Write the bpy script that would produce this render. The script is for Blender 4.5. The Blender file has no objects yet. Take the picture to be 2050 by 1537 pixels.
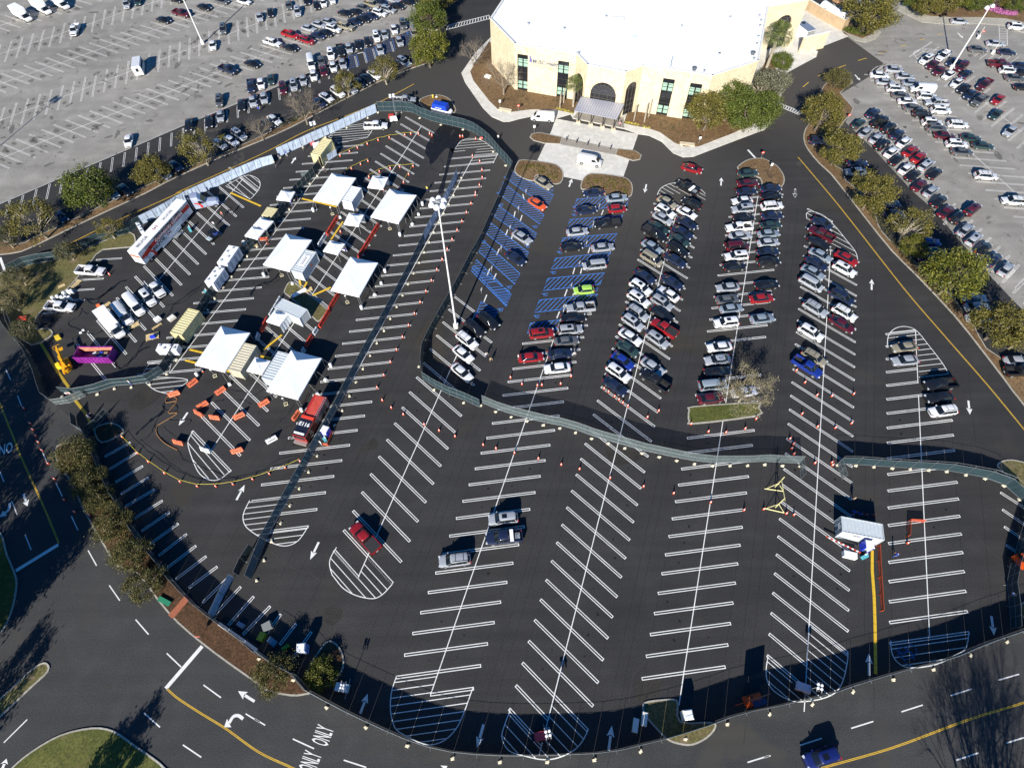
import bpy, bmesh, math, random
from mathutils import Vector, Matrix
random.seed(7)
R = math.radians
SC = bpy.context.scene; COL = SC.collection
# ---------------------------------------------------------------- camera, sky, sun, exposure
CAM_H = 92.0; F = 1187.0; CX, CY = 1025.0, 768.5; NX, NY = 1040.0, 1516.0
_dn = Vector((NX-CX, -(NY-CY), -F)).normalized()
_z = -_dn; _f = Vector((0, 0, -1)); _y = (_f - _f.dot(_z)*_z).normalized(); _x = _y.cross(_z)
ROT = Matrix((_x, _y, _z))                     # camera space -> world
cam = bpy.data.cameras.new('camera'); co = bpy.data.objects.new('camera', cam); COL.objects.link(co)
co.matrix_world = Matrix.Translation((0, 0, CAM_H)) @ ROT.to_4x4()
cam.sensor_width = 36; cam.lens = 36*F/2050; cam.clip_start = 1; cam.clip_end = 3000
SC.camera = co
SUN_AZ, SUN_EL = R(252.2), R(28.2)             # direction towards the sun, counter-clockwise from +X
W = bpy.data.worlds.new('World'); SC.world = W; W.use_nodes = True
nt = W.node_tree; bg = nt.nodes['Background']; sky = nt.nodes.new('ShaderNodeTexSky')
sky.sky_type = 'NISHITA'; sky.sun_disc = False; sky.sun_elevation = SUN_EL
sky.sun_rotation = R(90)-SUN_AZ; sky.air_density = 1.0; sky.dust_density = 0.3; sky.ozone_density = 2.5
hs = nt.nodes.new('ShaderNodeHueSaturation'); hs.inputs['Saturation'].default_value = 1.45; hs.inputs['Hue'].default_value = .508; nt.links.new(sky.outputs[0], hs.inputs['Color'])
nt.links.new(hs.outputs[0], bg.inputs[0]); bg.inputs[1].default_value = 0.07
sd = bpy.data.lights.new('sun', 'SUN'); sd.energy = 5.0; sd.angle = R(0.5); sd.color = (1.0, 0.95, 0.86)
so = bpy.data.objects.new('sun', sd); COL.objects.link(so)
so.rotation_euler = Vector((math.cos(SUN_EL)*math.cos(SUN_AZ), math.cos(SUN_EL)*math.sin(SUN_AZ), math.sin(SUN_EL))).to_track_quat('Z', 'Y').to_euler()
so.location = (0, 0, 150)
vs = SC.view_settings; vs.view_transform = 'Standard'; vs.look = 'None'; vs.gamma = 1; vs.exposure = 0.8
SC.render.engine = 'CYCLES'; SC.cycles.max_bounces = 5; SC.cycles.transparent_max_bounces = 12

# ---------------------------------------------------------------- surveying: photo position -> point on a level plane
def G(px, py, z=0.0):
    v = ROT @ Vector((px-CX, -(py-CY), -F)); t = (z-CAM_H)/v.z
    return Vector((v.x*t, v.y*t, z))
class Tile:
    def __init__(s, x0, y0, k): s.x0, s.y0, s.k = x0, y0, k
    def px(s, u, v): return (s.x0+u/s.k, s.y0+v/s.k)
    def __call__(s, u, v, z=0.0): return G(s.x0+u/s.k, s.y0+v/s.k, z)
    def L(s, *c): return [s(c[i], c[i+1]) for i in range(0, len(c), 2)]
T = {(c, r): Tile([0, 510, 1020, 1530][c], [0, 380, 760, 1147][r], 3.9404) for c in range(4) for r in range(4)}
T00, T10, T20, T30 = T[0,0], T[1,0], T[2,0], T[3,0]; T01, T11, T21, T31 = T[0,1], T[1,1], T[2,1], T[3,1]
T02, T12, T22, T32 = T[0,2], T[1,2], T[2,2], T[3,2]; T03, T13, T23, T33 = T[0,3], T[1,3], T[2,3], T[3,3]
ZC = Tile(510, 0, 6.026); ZB1 = Tile(980, 60, 6.83); ZB2 = Tile(1230, 60, 6.83); ZW = Tile(1480, 0, 7.318)
ZT1 = Tile(580, 330, 7.88); ZT2 = Tile(500, 460, 7.88); ZT3 = Tile(380, 620, 6.83); ZT0 = Tile(390, 400, 7.88)
ZF = Tile(570, 770, 10.98); ZE = Tile(0, 560, 7.88); ZV = Tile(90, 560, 7.88); ZR = Tile(1640, 960, 9.314); ZN = Tile(760, 160, 6.83)
ZS = Tile(240, 370, 9.314)
PX = Tile(0, 0, 1)
def ang(a, b): return math.atan2(b.y-a.y, b.x-a.x)
def d2(a, b): return math.hypot(b.x-a.x, b.y-a.y)
def uv2(a): return Vector((math.cos(a), math.sin(a), 0))
DIR = R(70.9)

# ---------------------------------------------------------------- materials
MATS = {}
def mat(name, col, rough=0.7, metal=0.0, noise=0, nscale=1.0, bump=0, alpha=1.0, spec=0.5, coat=0, col2=None, emis=0):
    if name in MATS: return MATS[name]
    m = bpy.data.materials.new(name); m.use_nodes = True; n = m.node_tree; b = n.nodes['Principled BSDF']
    b.inputs['Base Color'].default_value = (*col, 1); b.inputs['Roughness'].default_value = rough
    b.inputs['Metallic'].default_value = metal; b.inputs['Alpha'].default_value = alpha
    b.inputs['Specular IOR Level'].default_value = spec; b.inputs['Coat Weight'].default_value = coat
    if noise or bump:
        tc = n.nodes.new('ShaderNodeNewGeometry'); nz = n.nodes.new('ShaderNodeTexNoise')
        nz.inputs['Scale'].default_value = nscale; nz.inputs['Detail'].default_value = 6
        n.links.new(tc.outputs['Position'], nz.inputs['Vector'])
        if noise:
            mx = n.nodes.new('ShaderNodeMix'); mx.data_type = 'RGBA'
            c2 = col2 or tuple(min(1, c*(1+noise)) for c in col); c1 = col if col2 else tuple(c*(1-noise) for c in col)
            mx.inputs[6].default_value = (*c1, 1); mx.inputs[7].default_value = (*c2, 1)
            rp = n.nodes.new('ShaderNodeMapRange'); rp.inputs[1].default_value = .32; rp.inputs[2].default_value = .68
            n.links.new(nz.outputs['Fac'], rp.inputs[0]); n.links.new(rp.outputs[0], mx.inputs[0])
            n.links.new(mx.outputs[2], b.inputs['Base Color'])
        if bump:
            bp = n.nodes.new('ShaderNodeBump'); bp.inputs['Strength'].default_value = bump; bp.inputs['Distance'].default_value = .05
            n.links.new(nz.outputs['Fac'], bp.inputs['Height']); n.links.new(bp.outputs[0], b.inputs['Normal'])
    MATS[name] = m; return m
def ground_mat(name, dark, light, fine_s, fine_a, big_s, stain=None, stain_s=.05, stain_t=.62, rough=.85, bump=.3, streak=None, worn=None):
    m = bpy.data.materials.new(name); m.use_nodes = True; n = m.node_tree; N = n.nodes.new; Lk = n.links.new
    b = n.nodes['Principled BSDF']; b.inputs['Roughness'].default_value = rough; b.inputs['Specular IOR Level'].default_value = .25
    g = N('ShaderNodeNewGeometry')
    def nz(s, d=5, dist=0):
        t = N('ShaderNodeTexNoise'); t.inputs['Scale'].default_value = s; t.inputs['Detail'].default_value = d
        t.inputs['Distortion'].default_value = dist; Lk(g.outputs['Position'], t.inputs['Vector']); return t
    def mix(f, a, c):
        x = N('ShaderNodeMix'); x.data_type = 'RGBA'
        if isinstance(f, float): x.inputs[0].default_value = f
        else: Lk(f, x.inputs[0])
        for i, q in ((6, a), (7, c)):
            if isinstance(q, tuple): x.inputs[i].default_value = (*q, 1)
            else: Lk(q, x.inputs[i])
        return x.outputs[2]
    def rng(o, a, c, lo=0., hi=1.):
        r = N('ShaderNodeMapRange'); r.inputs[1].default_value = a; r.inputs[2].default_value = c
        r.inputs[3].default_value = lo; r.inputs[4].default_value = hi; Lk(o, r.inputs[0]); return r.outputs[0]
    big = nz(big_s, 4, .6); c = mix(rng(big.outputs[0], .3, .7), dark, light)
    mid = nz(big_s*9, 6, .3); c = mix(rng(mid.outputs[0], .45, .8, 0., .35), c, tuple(min(1, q*1.6) for q in light))
    fine = nz(fine_s, 3); sc = N('ShaderNodeVectorMath'); sc.operation = 'SCALE'; Lk(c, sc.inputs[0])
    Lk(rng(fine.outputs[0], .3, .7, 1-fine_a, 1+fine_a), sc.inputs['Scale']); c = sc.outputs[0]
    if stain:
        s = nz(stain_s, 7, 1.2); c = mix(rng(s.outputs[0], stain_t, stain_t+.08), c, stain)
    if streak:
        mp = N('ShaderNodeMapping'); mp.inputs['Rotation'].default_value = (0, 0, -R(streak[0])); mp.inputs['Scale'].default_value = (streak[2]*.06, streak[2], 1); Lk(g.outputs['Position'], mp.inputs['Vector'])
        t = N('ShaderNodeTexNoise'); t.inputs['Scale'].default_value = 1; t.inputs['Detail'].default_value = 5; Lk(mp.outputs[0], t.inputs['Vector'])
        s2 = N('ShaderNodeVectorMath'); s2.operation = 'SCALE'; Lk(c, s2.inputs[0]); Lk(rng(t.outputs[0], .3, .7, 1-streak[1], 1+streak[1]), s2.inputs['Scale']); c = s2.outputs[0]
    for (wx, wy, wr, wc) in (worn or []):
        ds = N('ShaderNodeVectorMath'); ds.operation = 'DISTANCE'; Lk(g.outputs['Position'], ds.inputs[0]); ds.inputs[1].default_value = (wx, wy, 0); c = mix(rng(ds.outputs['Value'], wr*.45, wr, 1., 0.), c, wc)
    Lk(c, b.inputs['Base Color'])
    bp = N('ShaderNodeBump'); bp.inputs['Strength'].default_value = bump; bp.inputs['Distance'].default_value = .03
    Lk(fine.outputs[0], bp.inputs['Height']); Lk(bp.outputs[0], b.inputs['Normal'])
    MATS[name] = m; return m
WB = G(1180, 300); WC2 = G(1650, 150); WD = G(930, 170)
M_ASPH = ground_mat('new_asphalt', (.0275, .0268, .0275), (.036, .0348, .0345), 6, .35, .02, stain=(.040, .036, .030), stain_s=.045, stain_t=.60, streak=(70.9, .14, .55), worn=[(WB.x, WB.y, 42, (.058, .054, .049)), (WC2.x, WC2.y, 40, (.060, .055, .050)), (WD.x, WD.y, 34, (.048, .045, .042))])
M_ROAD = ground_mat('road_asphalt', (.036, .0368, .039), (.044, .044, .0437), 6, .3, .03, stain=(.050, .048, .044), stain_s=.06, stain_t=.6, streak=(20, .10, .5))
M_GREY = ground_mat('old_asphalt', (.205, .195, .175), (.27, .255, .23), 5, .25, .03, stain=(.15, .14, .125), stain_s=.35, stain_t=.63, streak=(39.8, .13, .35))
M_GREY2 = ground_mat('old_asphalt_right', (.205, .195, .175), (.27, .255, .23), 5, .25, .03, stain=(.15, .14, .125), stain_s=.35, stain_t=.63, streak=(-47, .13, .35))
M_ROADG = M_GREY
M_MULCH = ground_mat('mulch', (.12, .072, .035), (.17, .11, .055), 3.5, .45, .1, stain=(.09, .06, .035), stain_s=.6, stain_t=.6)
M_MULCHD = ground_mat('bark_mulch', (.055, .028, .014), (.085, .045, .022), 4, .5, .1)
M_DRY = ground_mat('dry_grass', (.13, .10, .045), (.10, .10, .035), 3, .4, .12, stain=(.17, .13, .08), stain_s=.25, stain_t=.6)
M_GRASS = ground_mat('lawn', (.045, .062, .011), (.10, .102, .026), 4, .4, .15, stain=(.14, .11, .05), stain_s=.3, stain_t=.63)
M_CONC = ground_mat('concrete_paving', (.50, .48, .43), (.60, .58, .53), 2, .05, .08, rough=.8)
M_KERB = ground_mat('kerb_concrete', (.28, .26, .22), (.38, .36, .31), 3, .15, .2)
M_LINE = ground_mat('white_line_paint', (.62, .62, .60), (.75, .75, .72), 9, .12, .3, stain=(.42, .42, .41), stain_s=2.5, stain_t=.68, rough=.6)
M_OLINE = ground_mat('worn_line_paint', (.58, .57, .54), (.72, .70, .67), 5, .2, .3, stain=(.34, .33, .31), stain_s=1.2, stain_t=.58, rough=.7)
M_YEL = ground_mat('yellow_line_paint', (.55, .33, .03), (.62, .40, .05), 5, .1, .3, rough=.6)
M_BLUE = ground_mat('blue_bay_paint', (.05, .19, .60), (.07, .24, .68), 5, .15, .3, rough=.6)
M_TAR = mat('crack_sealer', (.006, .006, .007), .45)
M_STAIN = mat('wet_asphalt', (.010, .0095, .010), .5, noise=.3, nscale=1, alpha=.82)
WHITE = mat('white_paint', (.80, .80, .80), .4); OFFW = mat('off_white', (.70, .68, .62), .6, noise=.06, nscale=3)
GALV = mat('galvanised_steel', (.45, .46, .47), .45, .6); FSTEEL = mat('fence_steel', (.24, .26, .27), .55, .3); DARK = mat('dark_rubber', (.015, .015, .016), .8)
BLACKP = mat('black_paint', (.012, .012, .014), .35); CREAM = mat('cream_metal', (.62, .56, .36), .55, noise=.1, nscale=1.2)
REDP = mat('red_plastic', (.52, .05, .03), .5, noise=.12, nscale=2); ORANGE = mat('orange_plastic', (.75, .16, .05), .5, noise=.12, nscale=2)
YELP = mat('yellow_plastic', (.70, .50, .04), .5); BLUEP = mat('blue_plastic', (.02, .05, .55), .45)
CONEO = mat('cone_orange', (.78, .09, .03), .5); TENT = mat('tent_fabric', (.82, .83, .84), .65, noise=.03, nscale=1, bump=.15)
WOOD = mat('plywood', (.55, .42, .22), .75, noise=.2, nscale=2); SKINM = mat('skin', (.45, .26, .17), .6)

# ---------------------------------------------------------------- mesh helpers
def link(o, parent=None):
    COL.objects.link(o)
    if parent: o.parent = parent
    return o
def mesh(name, V, Fc, mats, fm=None, smooth=False, sharp=35):
    me = bpy.data.meshes.new(name); me.from_pydata([tuple(v) for v in V], [], Fc)
    for m in (mats if isinstance(mats, (list, tuple)) else [mats]): me.materials.append(m)
    if fm: me.polygons.foreach_set('material_index', fm)
    if smooth:
        me.polygons.foreach_set('use_smooth', [True]*len(me.polygons)); me.set_sharp_from_angle(angle=R(sharp))
    me.update(); return me
class MB:
    """collects faces for ONE mesh"""
    def __init__(s): s.V = []; s.F = []; s.M = []
    def add(s, V, Fc, m=0, X=None):
        b = len(s.V); s.V += [X @ Vector(v) for v in V] if X else [Vector(v) for v in V]
        s.F += [tuple(i+b for i in f) for f in Fc]; s.M += [m]*len(Fc); return s
    def box(s, c, d, m=0, rz=0, X=None, taper=1.0):
        hx, hy, hz = d[0]/2, d[1]/2, d[2]/2
        V = [Vector((sx*hx*(taper if sz > 0 else 1), sy*hy*(taper if sz > 0 else 1), sz*hz)) for sz in (-1, 1) for sx, sy in ((-1,-1),(1,-1),(1,1),(-1,1))]
        A = Matrix.Translation(c) @ Matrix.Rotation(rz, 4, 'Z'); A = X @ A if X else A
        return s.add(V, [(3,2,1,0),(4,5,6,7),(0,1,5,4),(1,2,6,5),(2,3,7,6),(3,0,4,7)], m, A)
    def bar(s, a, b, r, m=0, n=6, r2=None):
        a, b = Vector(a), Vector(b); d = b-a
        if d.length < 1e-6: return s
        q = d.to_track_quat('Z', 'Y').to_matrix(); r2 = r if r2 is None else r2
        V = [a + q @ Vector((r*math.cos(t), r*math.sin(t), 0)) for t in [2*math.pi*i/n for i in range(n)]]
        V += [b + q @ Vector((r2*math.cos(t), r2*math.sin(t), 0)) for t in [2*math.pi*i/n for i in range(n)]]
        Fc = [(i, (i+1)%n, n+(i+1)%n, n+i) for i in range(n)] + [tuple(range(n-1, -1, -1)), tuple(range(n, 2*n))]
        return s.add(V, Fc, m)
    def lathe(s, c, prof, m=0, n=10):
        c = Vector(c); V = [c+Vector((r*math.cos(2*math.pi*i/n), r*math.sin(2*math.pi*i/n), z)) for r, z in prof for i in range(n)]
        Fc = [(k*n+i, k*n+(i+1)%n, (k+1)*n+(i+1)%n, (k+1)*n+i) for k in range(len(prof)-1) for i in range(n)]
        Fc += [tuple(range(n-1, -1, -1)), tuple((len(prof)-1)*n+i for i in range(n))]
        return s.add(V, Fc, m)
    def me(s, name, mats, smooth=False, sharp=35): return mesh(name, s.V, s.F, mats, s.M, smooth, sharp)
    def ob(s, name, mats, parent=None, smooth=False, sharp=35):
        return link(bpy.data.objects.new(name, s.me(name, mats, smooth, sharp)), parent)
def tag(o, label, cat, group=None, kind=None):
    if label: o['label'] = label
    if cat: o['category'] = cat
    if group: o['group'] = group
    if kind: o['kind'] = kind
    return o
def thing(name, label, cat, loc=(0, 0, 0), rz=0, group=None):
    o = bpy.data.objects.new(name, None); o.empty_display_size = .3; COL.objects.link(o); o.location = loc; o.rotation_euler = (0, 0, rz)
    return tag(o, label, cat, group)
KIDS = {}
def kids(o): return [c for c in COL.objects if c.parent == o]
def proto_tree(root):
    return (root, [(c, kids(c)) for c in kids(root)])
def place(proto, loc, rz, label=None, group=None, used=set(), scale=None, color=None):
    root, ch = proto
    if id(root) not in used and root.get('_fresh', 1):
        used.add(id(root)); r = root; allp = [c for c, _ in ch]
    else:
        r = root.copy(); COL.objects.link(r); allp = []
        for c, g in ch:
            k = c.copy(); COL.objects.link(k); k.parent = r; allp.append(k)
            for q in g:
                j = q.copy(); COL.objects.link(j); j.parent = k
    r.location = loc; r.rotation_euler = (0, 0, rz)
    if scale: r.scale = scale
    if label: r['label'] = label
    if group: r['group'] = group
    if color:
        r.color = (*color, 1)
        for k in allp: k.color = (*color, 1)
    return r
def catmull(P, closed=True, n=6):
    N = len(P); out = []
    for i in range(N if closed else N-1):
        p0 = P[(i-1)%N] if closed or i > 0 else P[0]; p1 = P[i]; p2 = P[(i+1)%N]; p3 = P[(i+2)%N] if closed or i < N-2 else P[-1]
        for k in range(n):
            t = k/n; out.append(.5*((2*p1)+(p2-p0)*t+(2*p0-5*p1+4*p2-p3)*t*t+(3*p1-p0-3*p2+p3)*t**3))
    if not closed: out.append(P[-1])
    return out
def area2(P): return sum(P[i].x*P[(i+1)%len(P)].y-P[(i+1)%len(P)].x*P[i].y for i in range(len(P)))
def inset(P, d):
    if area2(P) < 0: P = P[::-1]
    out = []; N = len(P)
    for i in range(N):
        a, b, c = P[i-1], P[i], P[(i+1)%N]; e1 = (b-a); e2 = (c-b)
        if e1.length < 1e-6 or e2.length < 1e-6: out.append(b.copy()); continue
        n1 = Vector((-e1.y, e1.x, 0)).normalized(); n2 = Vector((-e2.y, e2.x, 0)).normalized(); s = n1+n2
        k = s.length_squared/2; s = s/k if k > .35 else n1
        out.append(b+s*d)
    return out
def tri(P):
    from mathutils.geometry import tessellate_polygon
    return tessellate_polygon([[Vector((p.x, p.y, 0)) for p in P]])
def sheet(name, P, z, m, label=None, kind='structure'):
    P = [Vector((p.x, p.y, 0)) for p in P]
    if area2(P) < 0: P = P[::-1]
    fs = tri(P); me = mesh(name, [(p.x, p.y, z) for p in P], [tuple(f) for f in fs], m)
    o = link(bpy.data.objects.new(name, me)); o['kind'] = kind
    b = bmesh.new(); b.from_mesh(me)
    for f in b.faces:
        if f.normal.z < 0: f.normal_flip()
    b.to_mesh(me); b.free(); return o
def slab(name, P, z0, z1, m_side, m_top=None, ins=0, kind='structure', round_=0):
    """raised bed: kerb ring all round, filling set inside"""
    P = [Vector((p.x, p.y, 0)) for p in P]
    if round_: P = catmull(P, True, round_)
    if area2(P) < 0: P = P[::-1]
    N = len(P); V = [(p.x, p.y, z0) for p in P]+[(p.x, p.y, z1) for p in P]
    Fc = [(i, (i+1)%N, N+(i+1)%N, N+i) for i in range(N)]; fm = [0]*N
    if ins:
        Q = inset(P, ins); V += [(p.x, p.y, z1) for p in Q]; Fc += [(N+i, N+(i+1)%N, 2*N+(i+1)%N, 2*N+i) for i in range(N)]; fm += [0]*N
        V += [(p.x, p.y, z1-.02) for p in Q]
        for f in tri(Q): Fc.append(tuple(3*N+i for i in f)); fm.append(1)
    else:
        for f in tri(P): Fc.append(tuple(N+i for i in f)); fm.append(1)
    me = mesh(name, V, Fc, [m_side, m_top or m_side], fm)
    b = bmesh.new(); b.from_mesh(me)
    for f in b.faces:
        if abs(f.normal.z) > .9 and f.normal.z < 0: f.normal_flip()
    b.to_mesh(me); b.free()
    o = link(bpy.data.objects.new(name, me)); o['kind'] = kind; return o
def ribbon(mb, P, w, z, m=0, closed=False):
    N = len(P); L = []; 
    for i in range(N):
        a = P[i-1] if (i > 0 or closed) else P[i]; c = P[(i+1)%N] if (i < N-1 or closed) else P[i]
        t = (c-a); t.z = 0; t = t.normalized() if t.length > 1e-6 else Vector((1, 0, 0)); n = Vector((-t.y, t.x, 0))*w/2
        L.append((P[i]+n, P[i]-n))
    V = []; 
    for a, b in L: V += [(b.x, b.y, z), (a.x, a.y, z)]
    K = N if closed else N-1
    mb.add(V, [(2*i, 2*((i+1)%N), 2*((i+1)%N)+1, 2*i+1) for i in range(K)], m)
def text_me(txt, size, m, ext=.01, align='CENTER', bold=0):
    cu = bpy.data.curves.new('lettering', 'FONT'); cu.body = txt; cu.size = size; cu.extrude = ext; cu.align_x = align; cu.align_y = 'CENTER'; cu.offset = bold
    cu.resolution_u = 2
    o = bpy.data.objects.new('lettering', cu); COL.objects.link(o); dg = bpy.context.evaluated_depsgraph_get()
    me = bpy.data.meshes.new_from_object(o.evaluated_get(dg)); me.materials.clear(); me.materials.append(m)
    bpy.data.objects.remove(o); return me
def text(name, txt, size, m, parent, X, ext=.01, align='CENTER', bold=0, sx=1):
    me = text_me(txt, size, m, ext, align, bold); me.transform(X @ Matrix.Diagonal((sx, 1, 1, 1)))
    return link(bpy.data.objects.new(name, me), parent)
def frame(o, x, y):   # matrix with given local x / y axes (world or local), z = x cross y
    x = Vector(x).normalized(); y = Vector(y).normalized(); z = x.cross(y)
    return Matrix.Translation(o) @ Matrix((x, y, z)).transposed().to_4x4()
ORD = ['', 'second', 'third', 'fourth', 'fifth', 'sixth', 'seventh', 'eighth', 'ninth', 'tenth', 'eleventh', 'twelfth', 'thirteenth', 'fourteenth', 'fifteenth', 'sixteenth', 'seventeenth', 'eighteenth', 'nineteenth', 'twentieth']
def ordw(i, n=99):
    if i == 0: return 'first'
    if i < 20: return ORD[i]
    t = ['', '', 'twenty', 'thirty', 'forty', 'fifty', 'sixty'][i//10 if (i+1) % 10 else (i+1)//10]
    k = (i+1) % 10
    if k == 0: return {20: 'twentieth', 30: 'thirtieth', 40: 'fortieth', 50: 'fiftieth', 60: 'sixtieth'}[i+1]
    return ['', '', 'twenty', 'thirty', 'forty', 'fifty', 'sixty'][(i+1)//10]+'-'+['first', 'second', 'third', 'fourth', 'fifth', 'sixth', 'seventh', 'eighth', 'ninth'][k-1]
# ================================================================ GROUND
sheet('ground', [Vector((-700, -150, 0)), Vector((700, -150, 0)), Vector((700, 900, 0)), Vector((-700, 900, 0))], 0, M_ASPH)
sheet('grey_car_park', [G(-60, 434), G(44, 389.6), G(370, 250), G(472, 209.5), ZC(280, 1040), ZC(1080, 690), ZC(1900, 360), G(838, 0), G(870, -70), G(-90, -70)], .004, M_GREY)
sheet('grey_car_park', T30.L(650, 290, 940, 500, 840, 600, 605, 740, 710, 860, 640, 965, 880, 1195, 1170, 1510)+T31.L(1330, 150, 1600, 470, 1780, 680, 2049, 960, 2600, 1570, 3600, 2650)+[G(3600, 900), G(2900, -60), G(1640, -60)], .004, M_GREY2)
sheet('road', T13.L(60, 640, 330, 805, 450, 945, 740, 1095, 1150, 1285, 1480, 1395, 2030, 1440)+T23.L(560, 1425, 950, 1370, 1300, 1280, 1640, 1165, 2020, 1068)+T33.L(460, 965, 770, 862, 1085, 772, 1380, 698, 1680, 572, 2049, 442, 3300, -60, 5200, -500)+[G(3600, 2300), G(2500, 2300), G(-900, 1900), G(-900, 500)]+T01.L(0, 640, 60, 900, 140, 1190, 270, 1370, 350, 1560)+T02.L(378, 148, 680, 400, 900, 900, 1300, 1500)+T03.L(1560, 260, 1900, 520), .002, M_ROAD)
# raised beds --------------------------------------------------------
def bed(name, P, fill, ins=.22, rnd=3, h=.13): return slab(name, P, -.02, h, M_KERB, fill, ins, round_=rnd)
bed('planting_strip', T01.L(-200, 560, 0, 515, 170, 490, 400, 385, 700, 240, 1150, 30)+T00.L(1330, 1432, 1700, 1262, 2040, 1122)+T10.L(300, 1002, 700, 792, 1000, 640, 1250, 540, 1400, 488, 1435, 450, 1400, 425)+
    ZC.L(1900, 790, 1240, 1075, 980, 1215, 600, 1405, 350, 1510)+T00.L(2000, 1105, 1700, 1235, 1450, 1335, 1180, 1455)+T01.L(700, 175, 480, 285, 250, 385, 130, 430, -200, 350), M_MULCH, rnd=2)
bed('planting_strip', T10.L(1330, 225, 1425, 245, 1500, 210, 1522, 165, 1500, 110, 1480, 0, 1475, -80, 1300, -80, 1290, 60, 1310, 150), M_MULCH)
bed('grass_verge', T01.L(-120, 720, 60, 640, 250, 585, 460, 545, 860, 390, 1030, 337, 1072, 390, 1040, 455, 815, 475, 730, 560, 640, 665, 540, 780, 330, 960, 280, 1040, 285, 1095, 380, 1092, 420, 1125, 400, 1160, 250, 1230, 100, 1110, 40, 960, -120, 900), M_DRY, rnd=2)
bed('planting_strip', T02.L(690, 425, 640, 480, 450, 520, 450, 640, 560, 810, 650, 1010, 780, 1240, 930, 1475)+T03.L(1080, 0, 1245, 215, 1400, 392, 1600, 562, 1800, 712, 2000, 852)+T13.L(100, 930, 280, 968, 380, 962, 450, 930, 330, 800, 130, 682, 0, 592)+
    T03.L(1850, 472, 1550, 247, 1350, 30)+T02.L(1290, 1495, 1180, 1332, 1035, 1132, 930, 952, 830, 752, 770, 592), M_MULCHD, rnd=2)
bed('lawn', T03.L(-60, 1700, 90, 1537, 250, 1403, 480, 1272, 730, 1215, 900, 1240, 1050, 1340, 1180, 1430, 1310, 1537, 1450, 1750, 700, 2300, -60, 2300), M_GRASS)
bed('grass_verge', T03.L(-300, 1250, 0, 990, 200, 802, 320, 712, 380, 712, 385, 775, 250, 903, 0, 1140, -300, 1420), M_DRY)
bed('lawn', T02.L(-200, 1100, 0, 1192, 60, 1372, 128, 1537)+T03.L(137, 120, 92, 320, 0, 482, -200, 650, -900, 400, -900, -600), M_GRASS)
bed('planting_strip', T30.L(700, 655, 600, 738, 705, 858, 640, 950, 560, 1060, 500, 1130, 540, 1290, 615, 1340, 640, 1420, 760, 1520)+T31.L(860, 135, 900, 280, 980, 390, 1180, 560, 1300, 700, 1470, 830, 1560, 950, 1650, 1060, 1750, 1250, 1950, 1380, 2300, 1720, 2900, 2350, 2860, 2440)+T32.L(2480, 680, 2049, 207, 1890, 0)+
    T31.L(1700, 1250, 1500, 1000, 1200, 680, 1000, 480, 800, 232, 620, 0)+T30.L(520, 1372, 430, 1290, 340, 1180, 308, 1100, 322, 1020, 400, 900, 430, 760, 500, 640, 640, 620), M_MULCH, rnd=2)
bed('traffic_island', T10.L(1295, 800, 1350, 765, 1430, 750, 1520, 772, 1575, 835, 1580, 890, 1450, 905, 1340, 860), M_MULCH)
bed('traffic_island', T20.L(40, 1360, 60, 1290, 110, 1263, 330, 1290, 400, 1325, 427, 1380, 405, 1445, 335, 1455, 310, 1425, 215, 1385, 190, 1430, 110, 1410), M_MULCH, rnd=3)
bed('traffic_island', T20.L(562, 1490, 575, 1420, 650, 1370, 880, 1395, 950, 1430, 972, 1490, 940, 1560, 760, 1545, 740, 1505, 620, 1500), M_MULCH)
bed('traffic_island', T20.L(1800, 1340, 1830, 1290, 1900, 1256, 1990, 1250)+T30.L(0, 1255, 100, 1310, 158, 1400, 140, 1475, 60, 1480)+T20.L(1985, 1500, 1975, 1410), M_MULCH)
bed('traffic_island', T22.L(1405, 290, 1412, 240, 1450, 210, 1940, 180, 1968, 225, 1955, 288, 1450, 352, 1412, 325), M_GRASS, .25)
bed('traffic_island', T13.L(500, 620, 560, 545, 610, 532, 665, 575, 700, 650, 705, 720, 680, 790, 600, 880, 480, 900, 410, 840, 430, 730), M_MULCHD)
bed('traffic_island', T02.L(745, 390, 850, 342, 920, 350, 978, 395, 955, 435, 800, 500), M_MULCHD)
bed('traffic_island', T23.L(1050, 1035, 1100, 1005, 1285, 990, 1330, 1020, 1350, 1165, 1590, 1170, 1628, 1215, 1560, 1300, 1440, 1358, 1330, 1348, 1240, 1310, 1130, 1200, 1060, 1110), M_DRY)
bed('traffic_island', ZT2.L(545, 960, 600, 850, 670, 822, 760, 870, 1205, 1235, 1225, 1290, 1110, 1440, 1050, 1440, 975, 1370, 640, 1075, 550, 1010), M_DRY)
bed('grass_verge', T32.L(1835, 685, 1870, 642, 1950, 630, 2049, 650, 2300, 700, 2300, 1300, 2049, 900, 1950, 790), M_DRY)
bed('grass_verge', T33.L(2049, 220, 2015, 260, 2012, 300, 2049, 360, 2300, 500, 2300, 100), M_DRY)
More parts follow.
